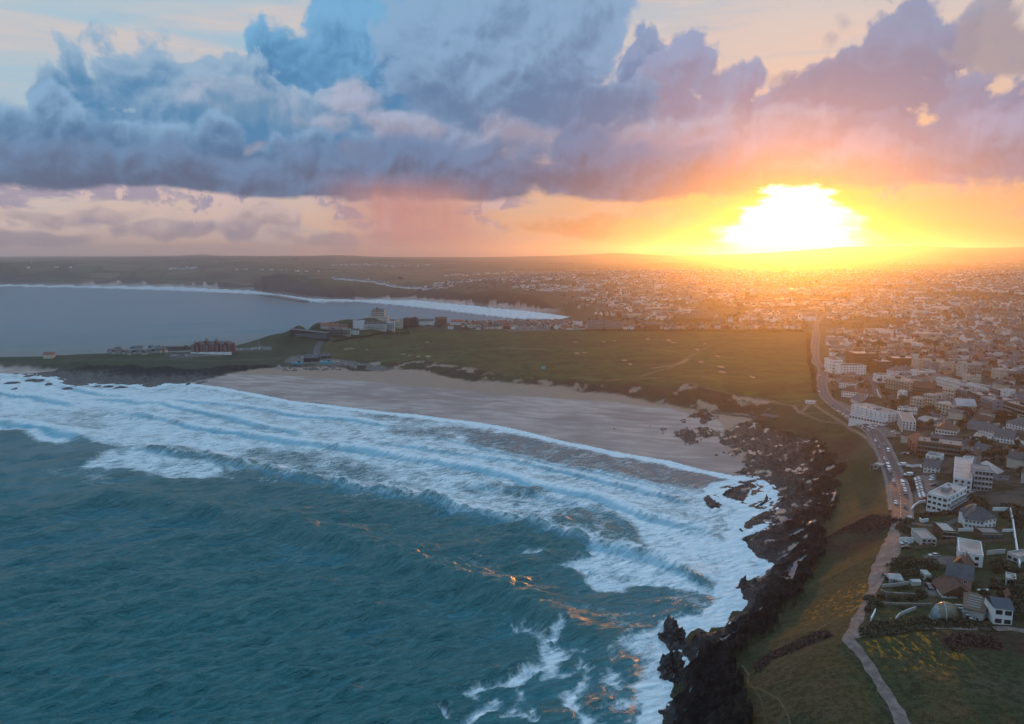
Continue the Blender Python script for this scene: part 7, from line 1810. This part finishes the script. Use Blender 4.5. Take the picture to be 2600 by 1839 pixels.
hedge('line of bushes between fence and villa lawn', Z2, [(1230, 620), (1380, 618), (1550, 612), (1690, 600)], 3.5, 2.0, 9)
hedge('bushes where the road becomes the footpath', Z2, [(1110, 700), (1120, 760), (1180, 790), (1300, 780)], 5.0, 2.4, 9)
hedge('ragged hedge under the banded block meadow', Z2, [(1770, 430), (1850, 480), (1880, 520), (1870, 570)], 5, 2.4, 8)
hedge('tall bushes at the right edge beyond the long white wall', Z2, [(2180, 545), (2240, 620), (2290, 750)], 9, 4.0, 7)
hedge('garden bushes left of the open fronted shed', Z2, [(1990, 1150), (2060, 1120), (2110, 1090)], 6, 3, 8)
hedge('strip of bushes along the bottom of the long white wall', Z3, [(2230, 120), (2260, 220), (2250, 330), (2270, 500)], 8, 3.4, 7)
hedge('dark hedge between car park and the road verge', Z2, [(1140, 235), (1190, 280), (1215, 380)], 2.5, 1.3, 9)
hedge('hedge bounding the green beside the road', Z1, [(955, 1010), (1060, 1012), (1150, 1018)], 2.2, 1.4, 9)
hedge('reddish bracken bank on the near slope', S, [(1915, 1640), (1950, 1630), (1980, 1625), (2040, 1613), (2085, 1606), (2110, 1606)], 10.0, 0.7, 7, 'bracken', .4, 'bracken_bank', cat='bracken')
hedge('reddish bracken thicket below the bend in the path', S, [(2130, 1340), (2170, 1330), (2220, 1330), (2255, 1336)], 14.0, 0.9, 6, 'bracken', .45, 'bracken_bank', cat='bracken')
hedge('dark bracken thicket in the field under the track', S, [(2400, 1634), (2440, 1632), (2500, 1634), (2540, 1640)], 9, 0.9, 7, 'bracken', .45, 'bracken_bank', cat='bracken')
hedge('hedge along the golf links behind the bracken', S, [(845, 868), (900, 858), (960, 850), (1040, 846)], 5, 2.5, 5, leaf=.9)
hedge('hedge on the golf links side of the road', S, [(2052, 850), (2053, 880), (2056, 920), (2066, 955), (2070, 1000)], 4, 2.2, 5, leaf=.7)
hedge('dark hedge line along the far edge of the links', S, [(1480, 841), (1600, 841), (1750, 842), (1900, 843), (2040, 843)], 6, 3.0, 2.0, leaf=1.1)
nb = 0
PL = [(Z3, 1290, 240, 2.4), (Z3, 1210, 290, 2.0), (Z3, 1180, 280, 1.6), (Z3, 870, 330, 2.2), (Z3, 1010, 285, 1.8), (Z3, 2020, 180, 2.6), (Z3, 2100, 190, 2.2), (Z3, 1920, 240, 2.2), (Z3, 1930, 310, 2.4), (Z3, 1960, 330, 2.0), (Z3, 2060, 240, 2.0), (Z3, 2215, 265, 2.0), (Z3, 2000, 110, 1.8),
      (Z2, 1690, 1060, 1.6), (Z2, 2120, 1130, 2.6), (Z2, 2050, 1160, 2.2), (Z2, 2190, 1160, 2.4), (Z2, 2230, 1150, 2.2), (Z2, 2100, 640, 2.2), (Z2, 2080, 610, 2.0), (Z2, 1150, 690, 2.4), (Z2, 1180, 660, 2.0), (Z2, 1560, 1120, 1.8), (Z2, 1210, 240, 1.6), (Z2, 1225, 330, 1.4), (Z2, 1700, 320, 1.8), (Z2, 1340, 520, 1.4),
      (Z3, 1150, 180, 1.6), (Z3, 1060, 190, 1.4), (Z3, 980, 320, 1.8), (Z3, 1120, 380, 1.6), (Z3, 1320, 480, 1.6), (Z3, 1370, 90, 1.6), (Z3, 1050, 120, 1.6), (Z3, 1280, 100, 1.5), (Z3, 1180, 110, 1.5), (Z3, 1960, 380, 1.8), (Z3, 2180, 350, 2.2)]
for i, (zf, a, b_, s_) in enumerate(PL):
    x, y, z = G(*zf(a, b_)); bush(x, y, s_*1.15, s_, s_*.9, 'rounded garden bush among the gardens near the copper dome' if zf is Z3 else 'rounded bush in the gardens and verges below the white flats', 'garden bushes by the dome' if zf is Z3 else 'bushes by the white flats', i, i*.7)
PT = [(Z2, 2190, 30, 1.3), (Z1, 1870, 1120, 1.6), (Z1, 1810, 1150, 1.5), (Z1, 1950, 1180, 1.6), (Z1, 2000, 1220, 1.5), (Z1, 1930, 1250, 1.4), (Z1, 1760, 1100, 1.3), (Z1, 2090, 1240, 1.5), (Z1, 1720, 1240, 1.2), (Z1, 1035, 775, 1.3), (Z1, 1690, 800, 1.4), (Z1, 1740, 810, 1.5), (Z1, 1800, 830, 1.3),
      (Z1, 1640, 800, 1.2), (Z1, 1100, 660, 1.2), (Z1, 1130, 680, 1.3), (Z1, 960, 620, 1.2), (Z1, 780, 550, 1.2), (Z1, 720, 540, 1.1), (Z1, 1270, 930, 1.2), (Z1, 1360, 930, 1.2), (Z1, 1390, 770, 1.3), (Z1, 1450, 810, 1.2), (Z1, 2200, 870, 1.4), (Z1, 2060, 850, 1.3), (Z1, 1700, 910, 1.2), (Z1, 2210, 470, 1.6), (Z1, 2180, 460, 1.3),
      (Z1, 890, 135, 1.9), (Z1, 925, 150, 1.7), (Z1, 700, 130, 1.8), (Z1, 650, 140, 1.5), (Z1, 1370, 130, 2.0), (Z1, 1430, 150, 1.8), (Z1, 1290, 120, 1.6), (Z1, 340, 370, 1.0), (Z1, 470, 460, 1.1), (Z1, 640, 470, 1.1), (Z1, 700, 480, 1.1), (Z1, 440, 590, 1.0), (Z1, 850, 450, 1.2), (Z1, 1560, 160, 1.7), (Z1, 1500, 400, 1.0)]
for i, (zf, a, b_, s_) in enumerate(PT):
    x, y, z = G(*zf(a, b_)); tree(x, y, s_, 'dark bushy tree standing among the white houses and flats', 'trees among the flats', i)

# ------------------------------------------------------------------ the rest of the town
TW = wpts(TOWN)
rg = np.random.default_rng(21)
lo, hi = TW.min(0), TW.max(0); hi = np.minimum(hi, 4300); lo = np.maximum(lo, -900)
seeds = np.stack([rg.uniform(lo[0], hi[0], 220), rg.uniform(lo[1], hi[1], 220)], 1); sang = rg.uniform(-.5, .6, 220)
pts_h = []
for si in range(220):
    R_ = 520; a = sang[si]; ca, sa = cos(a), sin(a)
    rows = []; v = -R_
    k = 0
    while v < R_:
        rows.append((v, k)); v += 17 if k % 2 == 0 else 27; k += 1
    for v, k in rows:
        uu = np.arange(-R_, R_, rg.uniform(11.5, 15.5)) + rg.uniform(0, 9)
        vv = v + rg.normal(0, 1.2, len(uu))
        X = seeds[si, 0]+uu*ca-vv*sa; Y = seeds[si, 1]+uu*sa+vv*ca
        d = ((X[:, None]-seeds[None, :, 0])**2+(Y[:, None]-seeds[None, :, 1])**2).argmin(1)
        m_ = d == si
        if m_.any(): pts_h.append(np.stack([X[m_], Y[m_], np.full(m_.sum(), a), np.full(m_.sum(), k)], 1))
PH = np.concatenate(pts_h)
ok = inpoly(PH[:, 0], PH[:, 1], TW); PH = PH[ok]
R_ = np.hypot(PH[:, 0], PH[:, 1]); AZh = np.degrees(np.arctan2(PH[:, 0], PH[:, 1]))
ok = (R_ < 4300) & (AZh < 43) & (rg.uniform(size=len(PH)) < np.where(R_ < 1500, .86, np.clip(.80-(R_-1500)/5200, .28, 1)))
ok &= (fbm(PH[:, 0]/160, PH[:, 1]/160, 3, 77) > np.where(R_ < 1300, .31, .42)) & (shore_sd(PH[:, 0], PH[:, 1]) > 25)
ok &= (polymask(PH[:, 0], PH[:, 1], [(p[0], p[1], 25) for p in GOLF], 1.0) < .2)
PH = PH[ok]
ok = np.ones(len(PH), bool)
for tx_, ty_, tr_, cor in TAKEN: ok &= np.hypot(PH[:, 0]-tx_, PH[:, 1]-ty_) > tr_+8.0
for lst in (ROAD, FAR_ROAD, [(2227, 1108, 25), (2260, 1112, 25), (2330, 1108, 26), (2460, 1116, 28), (2640, 1122, 33)], [(2200, 945, 24), (2212, 965, 24), (2222, 985, 23), (2232, 1008, 22)], FOOTPATH):
    ok &= linedist(PH[:, 0], PH[:, 1], wpts([(p[0], p[1], 20) for p in lst])) > 13
KEEP_OFF = [[(2262, 1165, 22), (2360, 1165, 28), (2420, 1250, 30), (2600, 1290, 35), (2600, 1340, 35), (2270, 1330, 30)], [(2232, 1110, 22), (2300, 1115, 24), (2310, 1155, 25), (2255, 1160, 23)], [(2140, 1020, 19), (2200, 1025, 20), (2330, 1100, 24), (2220, 1110, 21), (2120, 1030, 18)],
            [(2430, 1240, 32), (2620, 1225, 35), (2620, 1300, 35), (2430, 1300, 32)], [(2000, 1340, 10), (2700, 1280, 36), (2700, 1900, 36), (2000, 1900, 20)], [(2075, 840, 33), (2095, 840, 33), (2112, 930, 24), (2085, 930, 24)]]
for kp in KEEP_OFF: ok &= polymask(PH[:, 0], PH[:, 1], kp, 1.0) < .5
PH = PH[ok]
R_ = np.hypot(PH[:, 0], PH[:, 1]); PH = PH[np.argsort(R_)]; nH = len(PH)
ZHs = base_h(PH[:, 0], PH[:, 1])
print('houses', nH)
wallk = rg.choice(5, nH, p=[.38, .26, .18, .08, .10]); roofk = rg.choice(3, nH, p=[.52, .38, .10])
WK = ['white', 'cream', 'pale', 'brick', 'grey']; RK = ['slate', 'tile', 'red']
hw = rg.uniform(7.5, 12.5, nH); hd = rg.uniform(6.5, 9, nH); hh = rg.choice([2.8, 3.0, 5.2, 5.4, 5.8], nH); ra = rg.uniform(.32, .52, nH)
turn = (rg.uniform(size=nH) < .3)
NIND = 262
hm_cache = {}
def small_house(i):
    x, y, a, k = PH[i]; rz = a + (pi/2 if turn[i] else 0) + rg.normal(0, .03)
    wk_, rk_ = WK[wallk[i]], RK[roofk[i]]; w, d, h = hw[i], hd[i], hh[i]
    R0 = hypot(x, y)
    place = 'near the white flats' if R0 < 620 else 'on the rising streets right of the long terrace' if (R0 < 950 and x/y > .62) else 'in the rows behind the brown flats' if x/y > .5 else 'between the road and the town centre' if x > 300 else 'behind the golf links'
    root = tag(empty('house', (x, y, ZHs[i]), rz), '%s walled %s with %s roof %s' % (wk_ if wk_ != 'pale' else 'stone', 'house' if h > 4 else 'bungalow', {'slate': 'grey slate', 'tile': 'brown tiled', 'red': 'red tiled'}[rk_], place), 'house', 'small houses '+place)
    MB().box(-w/2, -d/2, -2.5, w/2, d/2, h).build('wall', M[wk_], root)
    rb = MB(); rh = d*ra[i]
    if i % 4 == 0: rb.hip(-w/2-.4, -d/2-.4, w/2+.4, d/2+.4, h, rh)
    else: rb.gable(-w/2-.35, -d/2-.4, w/2+.35, d/2+.4, h, rh)
    if i % 3 == 0 and i % 4: rb.gable(-w*.1-2.2, -d/2-2.0, -w*.1+2.2, 0, h, rh*.72, 'y')
    r_ = rb.build('roof', M[rk_], root)
    if i % 3 == 0 and i % 4: MB().box(-w*.1-2.0, -d/2-1.8, -2.5, -w*.1+2.0, -d/2-.01, h-.01).build('bay', M[wk_], root)
    u = w*.3; MB().box(u, -.4, h+rh*.5, u+1.0, .4, h+rh+.9).build('chimney', M['pale'], r_)
    if i < 150:
        for s_ in range(1 if h < 4 else 2):
            for t in (-.3, .3):
                if not (i % 3 == 0 and i % 4 and t < 0): inst('window', WIN['w'], root, (w*t, -d/2-.01, .9+2.6*s_), 0, (1.6, 1, 1.2))
                inst('window', WIN['w'], root, (-w/2-.01, d*t*.7, .9+2.6*s_), -pi/2, (1.2, 1, 1.2))
for i in range(min(NIND, nH)): small_house(i)
# everything beyond them: one mass of roofs
V_, F_, MI = [], [], []
mats_t = [M[k] for k in WK]+[M[k] for k in RK]+[M['flat'], M['flatw'], M['glass']]
for i in range(NIND, nH):
    x, y, a, k = PH[i]; r0 = hypot(x, y)
    big = rg.uniform() < .075
    a += pi/2 if turn[i] else 0; ca, sa = cos(a), sin(a); w, d, h = hw[i]*.5, hd[i]*.5, hh[i]
    if big: w *= rg.uniform(1.6, 3.2); d *= 1.4; h *= 1.5
    z = ZHs[i]; b0 = len(V_); rh = d*2*ra[i]
    flat = big and rg.uniform() < .6
    for zz in (z-4, z+h):
        for sx_, sy_ in ((-w, -d), (w, -d), (w, d), (-w, d)): V_.append((x+sx_*ca-sy_*sa, y+sx_*sa+sy_*ca, zz))
    wi = int(wallk[i]); ri = 5+int(roofk[i])
    for q in ((0, 1, 5, 4), (1, 2, 6, 5), (2, 3, 7, 6), (3, 0, 4, 7)): F_.append(tuple(b0+j for j in q)); MI.append(wi)
    if flat: F_.append((b0+4, b0+5, b0+6, b0+7)); MI.append(8 if i % 2 else 9)
    else:
        for sx_ in (-w, w): V_.append((x+sx_*ca, y+sx_*sa, z+h+rh))
        F_ += [(b0+4, b0+5, b0+9, b0+8), (b0+6, b0+7, b0+8, b0+9), (b0+7, b0+4, b0+8), (b0+5, b0+6, b0+9)]; MI += [ri, ri, wi, wi]
    if r0 < 1700:      # window strips so facades are not blank
        for s_ in range(1 if h < 4 else 2):
            for t in (-.5, .35):
                b1 = len(V_)
                for (u, zz) in ((w*t, 1.0), (w*t+1.7, 1.0), (w*t+1.7, 2.2), (w*t, 2.2)):
                    sx_, sy_ = u, -d-.04
                    V_.append((x+sx_*ca-sy_*sa, y+sx_*sa+sy_*ca, z+zz+2.6*s_))
                F_.append((b1, b1+1, b1+2, b1+3)); MI.append(10)
me = bpy.data.meshes.new('town_houses'); me.from_pydata(V_, [], F_)
for m_ in mats_t: me.materials.append(m_)
me.polygons.foreach_set('material_index', MI); me.update()
o = bpy.data.objects.new('town_houses', me); sc.collection.objects.link(o); tag(o, 'countless small houses of the town fading into the sun haze', 'houses', kind='stuff')
# trees and shrubs of the gardens, as one mass, nearer ones as trees
cand = []
nT = 9000
tx = rg.uniform(lo[0], hi[0], nT*4); ty = rg.uniform(lo[1], hi[1], nT*4)
r_ = np.hypot(tx, ty); az_ = np.degrees(np.arctan2(tx, ty))
ok = inpoly(tx, ty, TW) & (r_ < 4300) & (az_ < 42) & (rg.uniform(size=len(tx)) < np.clip(900/r_, .12, 1)) & (shore_sd(tx, ty) > 20) & (polymask(tx, ty, [(p[0], p[1], 25) for p in GOLF], 1.0) < .2)
for kp in KEEP_OFF[1:4]+KEEP_OFF[5:]: ok &= polymask(tx, ty, kp, 1.0) < .5
ok &= linedist(tx, ty, wpts([(p[0], p[1], 20) for p in ROAD])) > 10
ok &= linedist(tx, ty, wpts([(p[0], p[1], 30) for p in FOOTPATH])) > 8
for tx_, ty_, tr_, cor in TAKEN: ok &= np.hypot(tx-tx_, ty-ty_) > tr_+2.5
tx, ty = tx[ok], ty[ok]
o_ = np.argsort(np.hypot(tx, ty)); tx, ty = tx[o_], ty[o_]
# keep clear of houses
cell = {}
for i in range(nH): cell.setdefault((int(PH[i, 0]//12), int(PH[i, 1]//12)), []).append(i)
keep = []
for i in range(len(tx)):
    cx_, cy_ = int(tx[i]//12), int(ty[i]//12); good = True
    for ax in (-1, 0, 1):
        for ay in (-1, 0, 1):
            for j in cell.get((cx_+ax, cy_+ay), ()):
                if (PH[j, 0]-tx[i])**2+(PH[j, 1]-ty[i])**2 < 6.5**2: good = False
    if good: keep.append(i)
tx, ty = tx[keep], ty[keep]
print('trees', len(tx))
nI = 190
for i in range(min(nI, len(tx))):
    s_ = rt.uniform(.45, 1.0)
    tree(tx[i], ty[i], s_, 'small dark garden tree between the houses of the near streets', 'garden trees of the near streets', i, 'garden_tree')
Q = []
tz = base_h(tx, ty)
base_q = [leaf_crown(300+i, 26, 3.2, 3.2, 2.6, 1.0, 5) for i in range(6)]
base_n = [leaf_crown(320+i, 90, 3.2, 3.2, 2.6, .55, 6) for i in range(6)]
for i in range(nI, len(tx)):
    s_ = rg.uniform(.6, 1.7); r0 = hypot(tx[i], ty[i])
    Q.append((base_n if r0 < 1300 else base_q)[i % 6]*s_+np.array([tx[i], ty[i], tz[i]+1.6*s_]))
# shelter belts on the hills
for k in range(46):
    r0 = rg.uniform(2600, 6500); a0 = radians(rg.uniform(-34, 36)); x0, y0 = r0*sin(a0), r0*cos(a0)
    if shore_sd(np.array([x0]), np.array([y0]))[0] < 200: continue
    n = rg.integers(8, 30); aa = rg.uniform(0, 3.1)
    xs = x0+np.cos(aa)*np.linspace(-1, 1, n)*n*7+rg.normal(0, 6, n); ys = y0+np.sin(aa)*np.linspace(-1, 1, n)*n*7+rg.normal(0, 6, n)
    zs = height(xs, ys)
    for x, y, z in zip(xs, ys, zs): Q.append(base_q[k % 6]*rg.uniform(1.5, 3.0)+np.array([x, y, z+3]))
o = bpy.data.objects.new('town_trees', crown_mesh('town_trees', np.concatenate(Q), M['leaves'])); sc.collection.objects.link(o); tag(o, 'dark trees and shrubs scattered through town gardens and hills', 'trees', kind='stuff')
# scattered farms and white terraces on the far side of the bay
V_, F_, MI = [], [], []
FARV = []
for (a0, b0, a1, b1, n) in ((845, 708, 940, 716, 34), (940, 716, 1015, 731, 30), (1020, 731, 1080, 735, 16), (362, 708, 430, 706, 22), (380, 711, 420, 714, 10), (430, 682, 500, 680, 18), (840, 672, 960, 670, 20), (960, 675, 1100, 672, 14), (1300, 700, 1420, 694, 30), (0, 684, 200, 682, 8), (600, 684, 820, 690, 10), (1130, 700, 1300, 690, 16), (1640, 665, 1720, 664, 12), (2200, 672, 2600, 678, 26), (2300, 668, 2600, 664, 16)):
    for k in range(n):
        t = (k+rg.uniform())/n; x, y, z = G(a0+(a1-a0)*t, b0+(b1-b0)*t+rg.normal(0, 1.2))
        FARV.append((x, y, float(height(x, y)[0])))
FARV = [f for f in FARV if shore_sd(np.array([f[0]]), np.array([f[1]]))[0] > 60]
for i, (x, y, z) in enumerate(FARV):
    a = rg.uniform(-.4, .4); ca, sa = cos(a), sin(a); w, d, h = rg.uniform(5, 11), rg.uniform(4, 6), rg.uniform(4, 8); b0 = len(V_)
    for zz in (z-6, z+h):
        for sx_, sy_ in ((-w, -d), (w, -d), (w, d), (-w, d)): V_.append((x+sx_*ca-sy_*sa, y+sx_*sa+sy_*ca, zz))
    for sx_ in (-w, w): V_.append((x+sx_*ca, y+sx_*sa, z+h+3))
    F_ += [tuple(b0+j for j in q) for q in ((0, 1, 5, 4), (1, 2, 6, 5), (2, 3, 7, 6), (3, 0, 4, 7), (4, 5, 9, 8), (6, 7, 8, 9), (7, 4, 8), (5, 6, 9))]; MI += [0, 0, 0, 0, 1, 1, 0, 0]
me = bpy.data.meshes.new('far_houses'); me.from_pydata(V_, [], F_); me.materials.append(M['white']); me.materials.append(M['slate']); me.polygons.foreach_set('material_index', MI); me.update()
o = bpy.data.objects.new('far_houses', me); sc.collection.objects.link(o); tag(o, 'scattered white farms and terraces on the coast beyond the bay', 'houses', kind='stuff')

# ------------------------------------------------------------------ tide pools
b0 = base_h(GX, GY)
dif = GZ-b0
selp = (RM > .9) & (SD > 6) & (GR < 900) & (GX > 0)
offp = np.quantile(dif[selp], 0.42)
lvl = np.where(b0 > 9, -50, b0+offp)
lvl = np.where(SD < 4, np.minimum(lvl, .25), lvl)
usedp, qp = grid_cut((RM > .6) & (SD > 2) & (GZ < lvl+.25) & (GR < 900) & (b0 < 9))
m, N, bs = material('pool_water'); bs.inputs['Base Color'].default_value = (.02, .045, .05, 1); bs.inputs['Roughness'].default_value = .05; bs.inputs['Specular IOR Level'].default_value = 1.0
nzp = N.noise(N.new('ShaderNodeNewGeometry').outputs['Position'], .8, 3, .5); bp = N.new('ShaderNodeBump'); bp.inputs['Strength'].default_value = .1; N.put(bp.inputs['Height'], nzp); N.l.new(bp.outputs[0], bs.inputs['Normal'])
0 and print('POOLS', usedp.sum(), len(qp), offp, np.quantile(dif[selp], [.05,.2,.5,.8]), np.median(b0[selp]))
new_mesh_obj('tide_pools', np.stack([GX[usedp], GY[usedp], lvl[usedp]], 1), qp, m)

# ------------------------------------------------------------------ evening air
me = bpy.data.meshes.new('haze')
X0, X1, Y0, Y1, Z0, Z1 = -16000, 16000, -16000, 16000, -8.0, 305.0
vs = [(x, y, z) for z in (Z0, Z1) for y in (Y0, Y1) for x in (X0, X1)]
me.from_pydata(vs, [], [(0, 2, 3, 1), (4, 5, 7, 6), (0, 1, 5, 4), (2, 6, 7, 3), (0, 4, 6, 2), (1, 3, 7, 5)])
hz = bpy.data.objects.new('haze', me); sc.collection.objects.link(hz); hz['kind'] = 'stuff'; hz['label'] = 'evening haze over bay, town and hills'; hz['category'] = 'haze'
hm = bpy.data.materials.new('haze'); hm.use_nodes = True
t = hm.node_tree
for n in list(t.nodes): t.nodes.remove(n)
o = t.nodes.new('ShaderNodeOutputMaterial'); v = t.nodes.new('ShaderNodeVolumePrincipled')
t.links.new(v.outputs[0], o.inputs['Volume'])
v.inputs['Color'].default_value = (0.95, 0.90, 0.90, 1)
v.inputs['Density'].default_value = 0.000112
v.inputs['Anisotropy'].default_value = 0.85
me.materials.append(hm)
